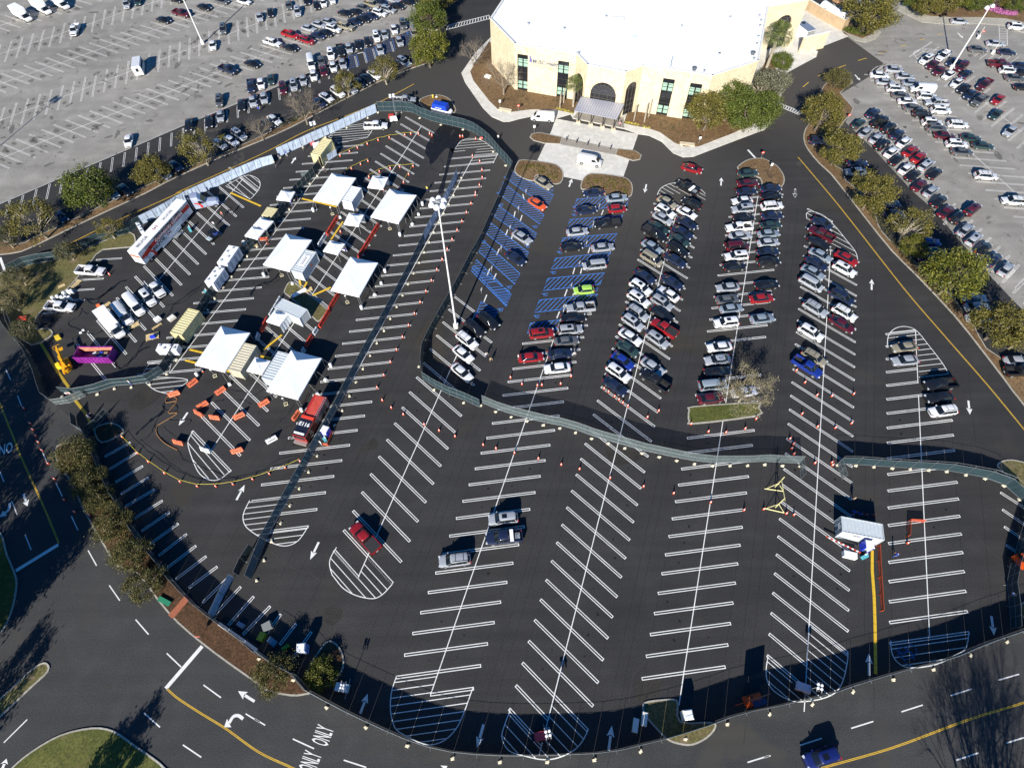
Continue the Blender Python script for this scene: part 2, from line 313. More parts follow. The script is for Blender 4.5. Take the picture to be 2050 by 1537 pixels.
# building plot --------------------------------------------------------
slab('pavement', T10.L(1870, 290, 1740, 420, 1630, 580, 1660, 655, 1800, 855, 1870, 925, 1960, 963)+T20.L(0, 962, 80, 940, 170, 922, 365, 938, 480, 905)+T20.L(500, 938, 905, 1020, 1015, 1060, 1100, 1072, 1200, 1120, 1290, 1210, 1370, 1243, 1450, 1238, 1700, 1142, 1990, 1032)+
     T30.L(0, 1030, 40, 975, 120, 800, 180, 575, 300, 510, 410, 452, 422, 410, 385, 393, 480, 360, 660, 290)+[G(1640, 40), G(1400, 20), G(1010, 40)], -.02, .12, M_CONC)
slab('planting_bed', T10.L(1850, 330, 1745, 490, 1700, 570, 1725, 640, 1850, 800, 1930, 878)+T20.L(10, 888, 170, 868, 360, 870, 505, 900, 560, 760, 30, 600), .1, .15, M_MULCH)
slab('planting_bed', T20.L(900, 978, 1000, 1000, 1100, 1018, 1190, 1050, 1300, 1130, 1372, 1160, 1490, 1160, 1750, 1060, 2000, 950)+T30.L(10, 860, 60, 700, 90, 560, 60, 400)+T20.L(1900, 700, 1400, 880, 940, 860), .1, .15, M_MULCH)
sheet('crossing_paving', T20.L(365, 937, 1015, 1060, 895, 1405, 640, 1365, 570, 1425, 425, 1395, 400, 1320, 220, 1265, 330, 1035), .006, M_CONC)
M_BRICKP = ground_mat('grey_pavers', (.24, .22, .19), (.30, .27, .23), 3, .15, .2)
bed('traffic_island', T20.L(158, 1085, 175, 1057, 240, 1048, 418, 1085, 402, 1140, 270, 1134, 190, 1112), M_MULCH, rnd=0)
bed('traffic_island', T20.L(850, 1175, 990, 1190, 1042, 1225, 1030, 1262, 975, 1272, 832, 1225), M_MULCH, rnd=0)
sheet('paver_strip', T20.L(418, 1085, 850, 1175, 832, 1222, 402, 1140), .012, M_BRICKP)
sheet('entrance_paving', T20.L(500, 935, 560, 860, 900, 930, 905, 1015), .135, M_BRICKP)
# loading yard at the right wing
sheet('yard_paving', ZW.L(1560, 540, 1255, 640, 1230, 700, 1100, 740, 600, 690, 900, 210, 1000, 150, 1480, 440), .128, M_CONC)
slab('pavement', ZW.L(1480, 440, 1700, 600, 1850, 630, 2000, 580, 2080, 480, 1960, 400, 1960, 500, 1800, 570, 1600, 500), -.02, .1, M_KERB)
slab('planting_bed', ZW.L(1480, 420, 1570, 520, 1750, 575, 1900, 545, 1980, 470, 2100, 100, 1700, 60, 1520, 330), -.02, .09, M_MULCH)
slab('pavement', T30.L(1050, 85, 1240, 178, 1480, 200, 1700, 190, 1900, 205, 2049, 268, 2300, 380, 2300, 250, 2049, 180, 1900, 150, 1700, 140, 1480, 140, 1300, 130, 1150, 60, 1060, 20), -.02, .1, M_KERB)
slab('planting_bed', T30.L(1060, 20, 1150, 60, 1300, 130, 1480, 140, 1700, 140, 1900, 150, 2049, 180, 2300, 250, 2300, -500, 1060, -500), -.02, .12, M_MULCH)

# ================================================================ PAINTED MARKINGS (a sheet 4 mm above the road)
wl = MB(); ol = MB(); yl = MB(); bl = MB(); ol2 = MB()
ZL = .008
def seg(mb, a, b, w=.11, z=ZL):
    ribbon(mb, [Vector((a.x, a.y, 0)), Vector((b.x, b.y, 0))], w, z)
def dbl(mb, a, b, sep=.33, w=.11, z=ZL):
    t = (b-a).normalized(); n = Vector((-t.y, t.x, 0))*(sep/2)
    P = [a+n, b+n, b-n, a-n]
    seg(mb, a+n-t*w/2, b+n+t*w/2, w, z); seg(mb, a-n-t*w/2, b-n+t*w/2, w, z); 
    seg(mb, b+n-n.normalized()*w/2, b-n+n.normalized()*w/2, w, z); seg(mb, a+n-n.normalized()*w/2, a-n+n.normalized()*w/2, w, z)
class Row:
    def __init__(s, c0, cn, n, a, length=11.9, end=None):
        s.a = a; s.L = length; t = uv2(a)
        off = {None: 0, 'L': length/2, 'R': -length/2}[end]
        s.c0 = c0+t*off; s.st = (cn-c0)/n; s.t = t
    def c(s, n): return s.c0+s.st*n
    def draw(s, mb, i0, i1, left=True, right=True, centre=True, sep=.33, w=.115, skip=()):
        for i in range(i0, i1+1):
            if i in skip: continue
            c = s.c(i); h = s.t*s.L/2
            if left and right: dbl(mb, c-h, c+h, sep, w)
            elif left: dbl(mb, c-h, c, sep, w)
            elif right: dbl(mb, c, c+h, sep, w)
        if centre: seg(mb, s.c(i0-(0 if centre is True else centre)), s.c(i1+(0 if centre is True else centre)), .13, ZL+.001)
A_E, A_O = R(6.2), R(-44.6)
R4 = Row(T23(1375, 785), G(1493.4, 546), 26, A_E)
R2 = Row(T13(1450, 775), T22(205, 95), 16, A_E)
R3 = Row(T23(352, 965), T22(930, 210), 16, A_O)
R5 = Row(T33(355, 385), T32(455, 172), 13, A_O)
R6 = Row(T33(1297, 345), T32(1227, 350), 11, A_E)
R1 = Row(T12(890, 1390), T12(1450, 130), 9, A_O)
R0 = Row(T11(520, 1515), T11(1345, 80), 17, A_E, end='L')
R4.draw(wl, 0, 34, skip=(18, 19)); seg(wl, R4.c(34), R4.c(34), .1)
seg(wl, R4.c(0), T23(1337, 1040), .13, ZL+.001)
R2.draw(wl, 0, 20); R2.draw(wl, -1, -1, left=False, centre=False); seg(wl, R2.c(-1), R2.c(0), .13, ZL+.001); R2.draw(wl, 21, 23, left=False)
R3.draw(wl, 0, 33); R3.draw(wl, -2, -1, right=False, centre=False); seg(wl, R3.c(-2.4), R3.c(0), .13, ZL+.001)
R5.draw(wl, 0, 26); R5.draw(wl, -3, -1, right=False, centre=False); seg(wl, R5.c(-4), R5.c(0), .13, ZL+.001); R5.draw(wl, 27, 29, right=False)
R6.draw(wl, -1, 13); R6.draw(wl, 14, 18, right=False)
R1.draw(wl, 0, 15); R1.draw(wl, -1, -1, right=False, centre=False); seg(wl, R1.c(-1), R1.c(0), .13, ZL+.001)
R0.draw(wl, -8, 22); R0.draw(wl, -10, -9, left=False, centre=False); seg(wl, R0.c(-10), R0.c(-8), .13, ZL+.001)
def steps(a, b, st=3.022): return d2(a, b)/st
# tent row, its left neighbour and the row under the lorry
_a, _b = T10(1190, 925), T02(1670, 180); _n = round(steps(_a, _b)); RT = Row(_a, _b, _n, R(-42.3), end='L', length=11.6)
RT.draw(wl, 0, _n+2)
_a, _b = T01(1920, 140), T01(995, 1295); _n2 = round(steps(_a, _b)); RB = Row(_a, _b, _n2, A_O, end='R')
RB.draw(wl, -2, _n2+2)
_a, _b = T10(768, 1265), T01(2000, 855); _n3 = round(steps(_a, _b)); RW = Row(_a, _b, _n3, R(5), end='R')
RW.draw(wl, -2, _n3+6)
MARK = dict(RT=_n, RB=_n2, RW=_n3)
# hatched row ends ---------------------------------------------------
def hatch(mb, P, a, gap=1.0, w=.11, rnd=0, extra=None, border=True, off=0.0, z=ZL):
    C0 = [Vector((p.x, p.y, 0)) for p in P]; P = P+(extra or []); P = [Vector((p.x, p.y, 0)) for p in P]
    if rnd: P = catmull(P, True, rnd)
    t = uv2(a); n = Vector((-t.y, t.x, 0)); ks = [p.dot(n) for p in P]; k = min(ks)+gap*(.5+off)
    while k < max(ks):
        xs = []
        for i in range(len(P)):
            a0, b0 = P[i], P[(i+1)%len(P)]; u, v = a0.dot(n)-k, b0.dot(n)-k
            if (u < 0) != (v < 0): xs.append((a0+(b0-a0)*(u/(u-v))).dot(t))
        xs.sort()
        for i in range(0, len(xs)-1, 2): seg(mb, t*xs[i]+n*k, t*xs[i+1]+n*k, w, z)
        k += gap
    if border: ribbon(mb, C0, w*1.15, z+.001, closed=extra is None)
def cv(pts, n=5): return catmull(pts, False, n)
hatch(wl, cv(T12.L(645, 1320, 600, 1400, 590, 1460, 610, 1537))+cv(T13.L(640, 50, 700, 120, 800, 175, 930, 200, 1010, 165, 1085, 85)), A_O, 1.0, extra=[R1.c(0), R1.c(-1)])
hatch(wl, cv(T13.L(1120, 808, 1080, 930, 1070, 1060, 1085, 1160, 1125, 1240, 1250, 1310, 1330, 1345, 1430, 1345, 1530, 1290, 1620, 1170, 1720, 905)), A_E, .95, extra=[R2.c(-1), R2.c(0)])
hatch(wl, cv(T23.L(5, 1080, -40, 1200, -60, 1300, 0, 1400, 120, 1440, 260, 1468, 380, 1455, 500, 1400, 570, 1330, 618, 1240)), A_O, 1.2, extra=[R3.c(0), R3.c(-2)])
hatch(wl, cv(T33.L(30, 655, 15, 760, 25, 850, 80, 930, 200, 1000, 300, 1012, 450, 990, 560, 940, 620, 850, 655, 700, 660, 625)), A_O, 1.05, extra=[R5.c(0), R5.c(-3)])
hatch(wl, cv(T33.L(998, 530, 1005, 620, 1050, 700, 1150, 745, 1350, 720, 1500, 650, 1590, 590, 1615, 460)), A_E, 1.1, extra=[])
hatch(wl, cv(T12.L(-40, 950, -90, 1060, -80, 1140, -20, 1200, 100, 1270, 230, 1310, 340, 1270, 425, 1150)), A_E, .95, extra=[R0.c(-10), R0.c(-8)])
hatch(wl, cv(T02.L(1525, 400, 1485, 480, 1495, 560, 1560, 720, 1640, 785, 1730, 785, 1815, 720)), A_O, 1.1, extra=[])
hatch(wl, cv(T02.L(1150, 25, 1220, 80, 1300, 105, 1340, 100, 1480, 0, 1200, -20)), A_E, 1.0)
hatch(wl, cv(ZN.L(1005, 988, 1090, 860, 1180, 810, 1280, 805, 1400, 830, 1500, 900, 1595, 980, 1600, 1040, 1550, 1135)), A_E, 1.0, extra=ZN.L(1220, 1150, 1330, 950))
hatch(wl, cv(T01.L(1780, -30, 1930, -110, 2010, -100, 2050, -60, 2040, 0, 1975, 75)), A_O, 1.1)
hatch(wl, T10.L(580, 1080, 690, 1000, 870, 975, 925, 1035, 890, 1085, 665, 1130), A_E, .95)
hatch(wl, cv(T20.L(1165, 1537, 1200, 1480, 1290, 1445, 1400, 1450, 1500, 1490, 1545, 1530)), A_O, 1.1, extra=T21.L(1545, 95, 1380, 30, 1165, 40))
hatch(wl, cv(T31.L(335, 220, 335, 185, 380, 172, 470, 205, 560, 290, 650, 400, 720, 490, 738, 560)), A_O, 1.2, off=.3, extra=T31.L(525, 440, 500, 320))
hatch(wl, cv(T31.L(970, 1240, 980, 1150, 1030, 1095, 1110, 1078, 1200, 1110, 1300, 1230, 1400, 1360, 1455, 1450)), A_E, 1.15, extra=T31.L(1220, 1500, 1210, 1200))
# blue accessible bays ------------------------------------------------
def bhatch(t, *q, g=.75): hatch(bl, t.L(*q), A_O if q[-1] == 0 else R(-65), g, .07)
for q in [(530, 75, 950, 40, 925, 125, 505, 170), (478, 235, 895, 200, 870, 275, 450, 312), (420, 382, 848, 345, 820, 425, 392, 468), (362, 540, 802, 495, 770, 578, 330, 625), (300, 700, 748, 655, 715, 745, 265, 795), (235, 870, 697, 822, 662, 915, 198, 968), (165, 1052, 405, 1025, 370, 1105, 140, 1130)]:
    hatch(bl, T21.L(*q), R(50), .72, .11)
for q in [(-45, -100, 30, -140, 345, 40, 300, 140), (-85, 35, -50, -60, 272, 200, 240, 272), (-135, 200, -100, 115, 212, 345, 185, 420), (-190, 340, -155, 255, 150, 495, 112, 580), (-240, 490, -205, 405, 82, 660, 42, 745), (-300, 640, -262, 550, 12, 825, -25, 920)]:
    hatch(bl, T21.L(*q), R(8), .72, .11)
hatch(bl, T11.L(1785, 880, 1915, 960, 1880, 1030, 1740, 1000), R(8), .72, .11)
hatch(bl, T21.L(-300, 610, -280, 600, 0, 800, -20, 915), R(8), .8, .08)
def iso(t, u, v, a):   # wheelchair symbol
    c = t(u, v); X = uv2(a); Y = uv2(a+math.pi/2)
    P = [c+X*.34*math.cos(k)+Y*.34*math.sin(k) for k in [i*.45 for i in range(2, 13)]]; ribbon(bl, P, .09, ZL+.001)
    seg(bl, c+Y*.62+X*-.02, c+Y*.1+X*.02, .1, ZL+.002); seg(bl, c+Y*.1, c+Y*.08+X*.35, .1, ZL+.001); seg(bl, c+X*.35+Y*.1, c+X*.55-Y*.35, .1, ZL+.002)
    seg(bl, c+Y*.4, c+Y*.38+X*.28, .07, ZL+.001); seg(bl, c+Y*.74+X*-.07, c+Y*.74+X*.07, .14, ZL+.001)
for u, v in [(348, 655), (283, 827), (218, 1000), (682, 788), (205, 293), (145, 447), (515, 200), (400, 495), (520, 140), (330, 5), (-80, 30)]: iso(T21, u, v, R(65))
for u, v in [(1945, 120), (1807, 410), (2012, 770), (1942, 947)]: iso(T11, u, v, R(65))
for (u, v, u2, v2) in [(105, 35, 115, 75), (45, 170, 35, 215), (100, 200, 85, 245), (740, 160, 725, 200), (635, 455, 620, 500), (515, 615, 500, 665), (570, 620, 560, 662), (455, 785, 435, 840), (515, 790, 500, 835), (395, 960, 373, 1012), (25, 350, 15, 390), (155, 65, 145, 100)]:
    seg(wl, T21(u, v), T21(u2, v2), .22)
for (u, v, u2, v2) in [(1995, 315, 1980, 360), (1930, 465, 1908, 515), (1855, 622, 1832, 678), (1905, 660, 1883, 710), (1830, 828, 1808, 885)]: seg(wl, T11(u, v), T11(u2, v2), .22)
# perimeter bays by the left-hand fence
for q in [(830, 605, 1025, 495), (865, 705, 1070, 580), (915, 805, 1125, 682), (955, 900, 1170, 772), (995, 995, 1220, 865), (1065, 1090, 1280, 955), (1120, 1190, 1335, 1045), (1190, 1290, 1405, 1135), (1255, 1385, 1470, 1218), (1310, 1490, 1545, 1310), (1390, 1570, 1625, 1393), (1490, 1640, 1712, 1475)]: dbl(wl, T02(*q[:2]), T02(*q[2:]), .32)
for q in [(1600, 230, 1800, 35), (1700, 320, 1898, 108), (1805, 405, 2000, 185), (1920, 480, 2130, 262)]: dbl(wl, T03(*q[:2]), T03(*q[2:]), .32)
for q in [(90, 480, 205, 325), (200, 560, 325, 400), (270, 715, 445, 465)]: dbl(wl, T13(*q[:2]), T13(*q[2:]), .32)
for q in [(1865, 890, 2100, 1040), (1880, 1025, 2110, 1180), (1895, 1160, 2120, 1310), (1910, 1305, 2120, 1440)]: dbl(wl, T32(*q[:2]), T32(*q[2:]), .32)
for q in [(760, 553, 960, 540), (590, 715, 815, 700), (560, 795, 742, 783), (560, 870, 665, 868), (340, 975, 560, 950)]: dbl(wl, T01(*q[:2]), T01(*q[2:]), .3)
hatch(wl, T01.L(1130, 1445, 1180, 1365, 1350, 1375, 1330, 1450), A_E, 1.1)
# grey car parks -------------------------------------------------------
def grow(mb, t, a, b, n, ang_, length, i0, i1, end='L', sep=.32, w=.09, centre=True, **k):
    r = Row(t(*a), t(*b), n, ang_, length, end); r.draw(mb, i0, i1, sep=sep, w=w, centre=centre, **k); return r
aG, aV = R(-28.5), R(-75.6)
GR1 = grow(ol, T00, (30, 1140), (1975, 385), 22, aG, 11.5, -2, 38)
GR2 = grow(ol, T00, (100, 550), (1190, 175), 13, aG, 11.5, -3, 28)
GR3 = grow(ol, T00, (75, 248), (800, 12), 9, aG, 11.5, -3, 12, end='R')
GV1 = grow(ol, T00, (130, 815), (1650, 250), 18, aV, 11.5, -2, 33, end='L')
GV2 = grow(ol, T00, (38, 490), (1272, 68), 15, aV, 11.5, -1, 22, end='R')
GV3 = grow(wl, T00, (875, 1355), (1440, 1115), 6, aV, 5.4, -9, 27, end='R', centre=False)
seg(wl, G(-60, 434)+Vector((0, 0, 0)), T00(1460, 985), .1); seg(wl, T00(1460, 985), ZC(280, 1040), .1); seg(wl, ZC(280, 1040), ZC(1080, 690), .1)
aT1, aT2 = ang(T30(1480, 1245), T30(1915, 1275)), ang(T30(1795, 998), T30(1980, 850))
grow(ol, T30, (895, 688), (1750, 1500), 14, aT1, 12.2, -2, 26)
grow(ol, T30, (1365, 635), (1995, 1170), 10, aT2, 11.6, -4, 26)
grow(ol, T30, (700, 1000), (1150, 1445), 8, aT2, 5.6, 0, 22, centre=False)
grow(ol, T31, (2049, 900), (1275, 135), 10, aT2, 5.2, 0, 9, centre=False)
hatch(ol, cv(T30.L(1215, 475, 1180, 430, 1200, 400, 1290, 388, 1380, 400, 1400, 410)), aT2, 1.0)
hatch(ol, cv(T30.L(840, 600, 850, 560, 900, 525, 1000, 515, 1080, 530, 900, 640)), aT2, 1.0)
hatch(ol2, T30.L(1850, 190, 1915, 225, 1918, 360, 1860, 350), R(-12), 1.4, border=True)
hatch(ol2, T30.L(1620, 420, 2000, 440, 2049, 500, 1700, 470), aT2, 1.6, border=False)
for q in [(740, 435, 810, 535), (865, 398, 965, 490), (1325, 308, 1420, 408), (1550, 215, 1690, 300), (1820, 260, 1900, 410)]: hatch(bl, ZC.L(q[0]-200+200, q[1]+0, q[2], q[1]-30, q[2]+20, q[3], q[0]+20, q[3]+20), aG, .9, .07) if q[0] > 1800 else None
for q in [(1130, 680, 1225, 655, 1260, 790, 1130, 835), (1325, 600, 1455, 560, 1475, 690, 1360, 745), (1550, 510, 1660, 470, 1695, 600, 1580, 640), (1780, 420, 1880, 385, 1910, 510, 1810, 550)]: hatch(bl, ZC.L(*q), R(20), .95, .07)
seg(wl, ZC(1240, 650), ZC(1310, 632), .3)
# road lines -----------------------------------------------------------
def yline(P, w=.09, dbl_=True):
    P = catmull(P, False, 5); ribbon(yl, P, w, ZL)
    D = [(P[min(i+1, len(P)-1)]-P[max(i-1, 0)]).normalized() for i in range(len(P))]
    if dbl_: ribbon(yl, [p+Vector((-d.y, d.x, 0))*.15 for p, d in zip(P, D)], .09, ZL)
yline(T02.L(-80, -20, 0, 200, 100, 450, 180, 650, 340, 1000, 460, 1290))
yline(T03.L(1315, 915, 1400, 990, 1600, 1120, 1780, 1230, 2040, 1415)+T13.L(290, 1537, 500, 1640))
yline(T33.L(300, 1600, 470, 1537, 1000, 1385, 1500, 1200, 1750, 1115, 2049, 1025, 2400, 900, 3200, 660))
yline(T30.L(265, 1242, 400, 1400)+T31.L(110, -30+30, 480, 10, 700, 270, 1100, 780, 1400, 1130, 1750, 1530)+T32.L(1800, 90, 2049, 395, 2300, 700) if False else T30.L(265, 1242, 515, 1537)+T31.L(700, 270, 1100, 780, 1400, 1130, 1750, 1530)+T32.L(2049, 395, 2300, 700, 2700, 1200))
yline(T01.L(140, 605, 500, 450, 870, 270, 1470, 0)+T00.L(1400, 1520, 2049, 1225)+T10.L(400, 1040, 700, 925, 1000, 800, 1258, 665))
for a, b in [(T30(305, 688), T30(350, 650)), (T30(422, 603), T30(480, 577)), (T30(575, 540), T30(645, 515)), (T30(740, 480), T30(808, 460)), (T30(902, 428), T30(972, 405)), (T30(1070, 370), T30(1120, 358)), (T30(1225, 318), T30(1262, 308)), (T30(1365, 275), T30(1410, 270))]: seg(yl, a, b, .2)
# the yellow cable ramps are objects; blue sections of the long one too
def dash(t, *q, w=.15):
    for i in range(0, len(q), 4): seg(wl, t(q[i], q[i+1]), t(q[i+2], q[i+3]), w)
dash(T02, 138, 125, 172, 210, 335, 570, 372, 655, 440, 812, 492, 920, 563, 1075, 615, 1185, 695, 1345, 762, 1465, 92, 955, 135, 1062, 198, 1222, 246, 1340, 0, 725, 32, 805)
dash(T03, 862, 95, 945, 215, 1070, 365, 1172, 482, 1315, 630, 1430, 740, 1605, 880, 1743, 980, 1938, 1107, 2049, 1175, 1135, 1100, 1262, 1213, 1443, 1352, 1588, 1450, 30, 1335, 215, 1152)
dash(T13, 0, 1148, 82, 1197, 300, 1305, 468, 1382, 702, 1472, 880, 1530)
dash(T23, 1878, 1490, 2049, 1437); dash(T33, 0, 1452, 50, 1437, 685, 1222, 860, 1167, 1082, 1092, 1250, 1038, 1470, 965, 1635, 912, 1847, 842, 2010, 795, 1515, 1473, 1690, 1415, 1910, 1338, 2049, 1295, 285, 1355, 455, 1300)
dash(T01, 45, 1415, 85, 1500, w=.15)
seg(wl, T03(1595, 575), T03(1308, 908), .55); seg(wl, T02(460, 1300), T02(125, 1505), .55)
seg(wl, T01(0, 535), T01(42, 650), .5); seg(wl, T20(1880, 1183), T20(1940, 1248), .45)
# crossings
def zebra(a0, a1, b0, b1, n, w=.35):
    seg(wl, a0, a1, .25); seg(wl, b0, b1, .25)
    for i in range(n+1): seg(wl, a0.lerp(a1, i/n), b0.lerp(b1, i/n), w)
zebra(T10(1530, 200), T10(1848, 122), T10(1510, 238), T10(1852, 150), 15, .2)
zebra(T30(120, 815), T30(300, 885), T30(115, 840), T30(270, 905), 9, .25)
# arrows ---------------------------------------------------------------
def arrow(mb, tail, tip, w=.34, z=ZL+.001):
    t = (tip-tail); Ln = t.length; t = t.normalized(); n = Vector((-t.y, t.x, 0)); m = tip-t*Ln*.42
    P = [tail-n*w/2, m-n*w/2, m+n*w/2, tail+n*w/2]
    mb.add([(p.x, p.y, z) for p in P], [(0, 1, 2, 3)]); P = [m-n*w*1.5-t*Ln*.03, tip, m+n*w*1.5-t*Ln*.03, m+t*.15]
    mb.add([(p.x, p.y, z) for p in P], [(0, 1, 3), (3, 1, 2)])
for t, q in [(T22, None), (T12, (505, 1280, 437, 1418)), (T02, (1480, 258, 1410, 362)), (T02, (1865, 948, 1930, 828)), (T02, (185, 900, 218, 1000)), (T13, (832, 1105, 892, 948)), (T13, (1805, 1190, 1752, 1378)), (T23, (782, 1395, 808, 1200)), (T33, (828, 805, 825, 632)), (T33, (1792, 338, 1812, 490)), (T32, (1610, 165, 1622, 275)), (T31, (847, 790, 848, 705)), (T31, (243, 0, 240, 60)), (T30, (245, 1490, 243, 1560)), (T20, (470, 1475, 492, 1412)), (T20, (1080, 1455, 1065, 1522)), (T20, (1668, 1465, 1672, 1402)), (T10, (1545, 1070, 1575, 1018)), (T10, (290, 1290, 325, 1240)), (T30, (715, 592, 760, 640)), (T03, (2008, 1010, 1878, 928)), (T13, (1430, 1580, 1520, 1518)), (T30, (1525, 262, 1570, 305)), (T03, (10, 1560, 52, 1460))]:
    if q: arrow(wl, t(*q[:2]), t(*q[2:]))
def curve_arrow(t, pts, tip):
    P = catmull(t.L(*pts), False, 5); ribbon(wl, P, .4, ZL+.001); e = P[-1]; tp = t(*tip); d = (tp-e).normalized(); n = Vector((-d.y, d.x, 0))
    wl.add([(p.x, p.y, ZL+.002) for p in (e-n*.65, tp, e+n*.65)], [(0, 1, 2)])
curve_arrow(T03, (1918, 1148, 1880, 1122, 1840, 1130, 1808, 1180), (1768, 1212)); curve_arrow(T02, (78, 970, 70, 1020, 40, 1050), (-5, 1085))
for (cx_, cy_) in ((647.6, 1472.3), (622.5, 1524.5)):   # lane wording
    w = G(cx_, cy_); fwd = (G(cx_+10.5, cy_-27)-w).normalized(); me = text_me('ONLY', 1.9, M_LINE, 0, 'CENTER', .015)
    me.transform(Matrix.Translation((w.x, w.y, ZL+.003)) @ Matrix.Rotation(math.atan2(fwd.y, fwd.x), 4, 'Z') @ Matrix.Diagonal((.42, 1.8, 1, 1)))
    o = link(bpy.data.objects.new('lane_wording', me)); o['kind'] = 'structure'
w = T02(8, 552); me = text_me('ONLY', 1.9, M_LINE, 0, 'CENTER', .03); me.transform(Matrix.Translation((w.x, w.y, ZL+.003)) @ Matrix.Rotation(R(180+22), 4, 'Z') @ Matrix.Diagonal((.74, 1.6, 1, 1)))
o = link(bpy.data.objects.new('lane_wording', me)); o['kind'] = 'structure'
for mb, nm, m in ((wl, 'white_road_markings', M_LINE), (ol, 'worn_road_markings', M_OLINE), (ol2, 'worn_road_markings', M_OLINE), (yl, 'yellow_road_markings', M_YEL), (bl, 'blue_bay_markings', M_BLUE)):
    o = mb.ob(nm, m); o['kind'] = 'structure'
    b = bmesh.new(); b.from_mesh(o.data)
    for f in b.faces:
        if f.normal.z < 0: f.normal_flip()
    b.to_mesh(o.data); b.free()
# sealed cracks, spills -------------------------------------------------
ck = MB()
def crack(P, w=.16):
    P = catmull(P, False, 4); P = [p+Vector((random.uniform(-.18, .18), random.uniform(-.18, .18), 0)) for p in P]
    for i in range(len(P)-1): ribbon(ck, [P[i], P[i+1]], w*random.uniform(.5, 1.5), .0125)
crack(ZV.L(590, 440, 560, 560, 370, 680, 440, 740, 600, 800, 780, 860, 920, 800), .2); crack(ZV.L(590, 490, 700, 540), .2)
crack(ZV.L(400, 390, 640, 300, 820, 300, 1000, 180, 1180, 40, 1300, 0), .45); crack(ZV.L(640, 300, 800, 380, 900, 260, 1050, 120), .3)
crack(ZV.L(1650, 1050, 1500, 1120, 1400, 1240, 1250, 1380, 1130, 1370, 1120, 1300), .3)
crack(T01.L(1600, 740, 1480, 830, 1380, 900, 1330, 980, 1240, 1060)+T01.L(1150, 1180, 1080, 1290, 980, 1390), .22); crack(T01.L(1570, 780, 1450, 880, 1290, 920), .15)
crack(T02.L(1420, 60, 1380, 130, 1300, 180, 1280, 260, 1180, 330, 1080, 430), .45); crack(T02.L(1280, 260, 1230, 350, 1240, 420, 1300, 480, 1400, 560, 1450, 620, 1600, 690, 1750, 740, 1900, 780), .12)
crack(T02.L(1110, 470, 1200, 540, 1330, 640, 1480, 740, 1640, 800, 1800, 810, 1990, 770)+T12.L(200, 620, 360, 600), .09)
crack(T02.L(1230, 350, 1180, 430, 1090, 500, 1000, 560), .1); crack(T02.L(1290, 370, 1400, 460, 1500, 480), .1)
crack(ZT3.L(480, 1090, 700, 1110, 880, 1160, 1000, 1080), .12); crack(ZT3.L(1440, 1290, 1350, 1420, 1230, 1520), .12); crack(ZT3.L(340, 1240, 700, 1230, 850, 1290), .1)
crack(ZT0.L(1340, 1150, 1250, 1260, 1080, 1320, 960, 1370, 880, 1500), .5); crack(ZT2.L(1350, 1040, 1500, 1190, 1700, 1130, 1880, 1060), .1)
crack(ZT1.L(1100, 870, 1250, 1040, 1400, 1010), .1); crack(ZT1.L(940, 1310, 1150, 1300), .1); crack(ZN.L(690, 1180, 760, 1240, 860, 1260, 880, 1160, 820, 1060), .08)
o = ck.ob('sealed_cracks', M_TAR); o['kind'] = 'structure'
sheet('wet_patch', catmull(ZN.L(860, 620, 960, 610, 1050, 650, 1180, 690, 1235, 740, 1200, 800, 1110, 830, 1040, 930, 1000, 1000, 930, 930, 820, 1030, 780, 1090, 690, 1160, 680, 1080, 640, 1030, 620, 980, 660, 860, 780, 690), True, 4), .011, M_STAIN)
sheet('wet_patch', catmull(ZN.L(960, 950, 1020, 960, 960, 1150, 900, 1400, 870, 1537, 800, 1537, 880, 1300, 930, 1080), True, 4), .011, M_STAIN)
M_PATCH = ground_mat('resurfaced_asphalt', (.024, .022, .020), (.034, .031, .027), 6, .4, .2)
for P in [T12.L(790, 640, 830, 550, 940, 455, 965, 545, 850, 570, 800, 660), T02.L(1130, 60, 1280, 70, 1240, 160, 1100, 240, 1010, 200), T22.L(760, 500, 900, 540, 1080, 600, 850, 680, 780, 620), T13.L(560, 270, 700, 300, 640, 400, 560, 400), T23.L(1000, 850, 1200, 800, 1150, 1000, 1000, 1000)]:
    sheet('asphalt_patch', catmull(P, True, 3), .003, M_PATCH)

# oil drips, tyre smudges, paving seams, hairline cracks -------------------
M_OIL = mat('oil_spots', (.010, .0095, .009), .55, alpha=.55); M_SMUDGE = mat('tyre_smudge', (.10, .095, .085), .8, alpha=.38); M_SEAM = mat('paving_seam', (.012, .012, .012), .8, alpha=.6); M_HAIR = mat('hairline_crack', (.075, .065, .05), .9, alpha=.55)
def blob(mb, p, r, a=None, el=1.0, z=.0135):
    a = random.uniform(0, 6.28) if a is None else a; K = 9; V = [(p.x, p.y, z)]
    for i in range(K):
        t = i*2*math.pi/K; q = r*random.uniform(.6, 1.2); x, y = q*math.cos(t)*el, q*math.sin(t); V.append((p.x+x*math.cos(a)-y*math.sin(a), p.y+x*math.sin(a)+y*math.cos(a), z))
    mb.add(V, [(0, 1+i, 1+(i+1) % K) for i in range(K)])
oil = MB(); sm_ = MB()
for row, i0, i1 in ((R0, -9, 22), (R1, -1, 14), (R2, 0, 23), (R3, 0, 33), (R4, 0, 34), (R5, -2, 28), (R6, 0, 14), (RT, 0, _n), (RB, 0, _n2), (RW, 0, _n3+4)):
    for i in range(i0, i1):
        for s_ in (-1, 1):
            if random.random() < .55:
                c = row.c(i+.5)+row.t*(s_*random.uniform(1.6, 4.4)); blob(oil, c+Vector((random.uniform(-.3, .3), random.uniform(-.3, .3), 0)), random.uniform(.07, .26))
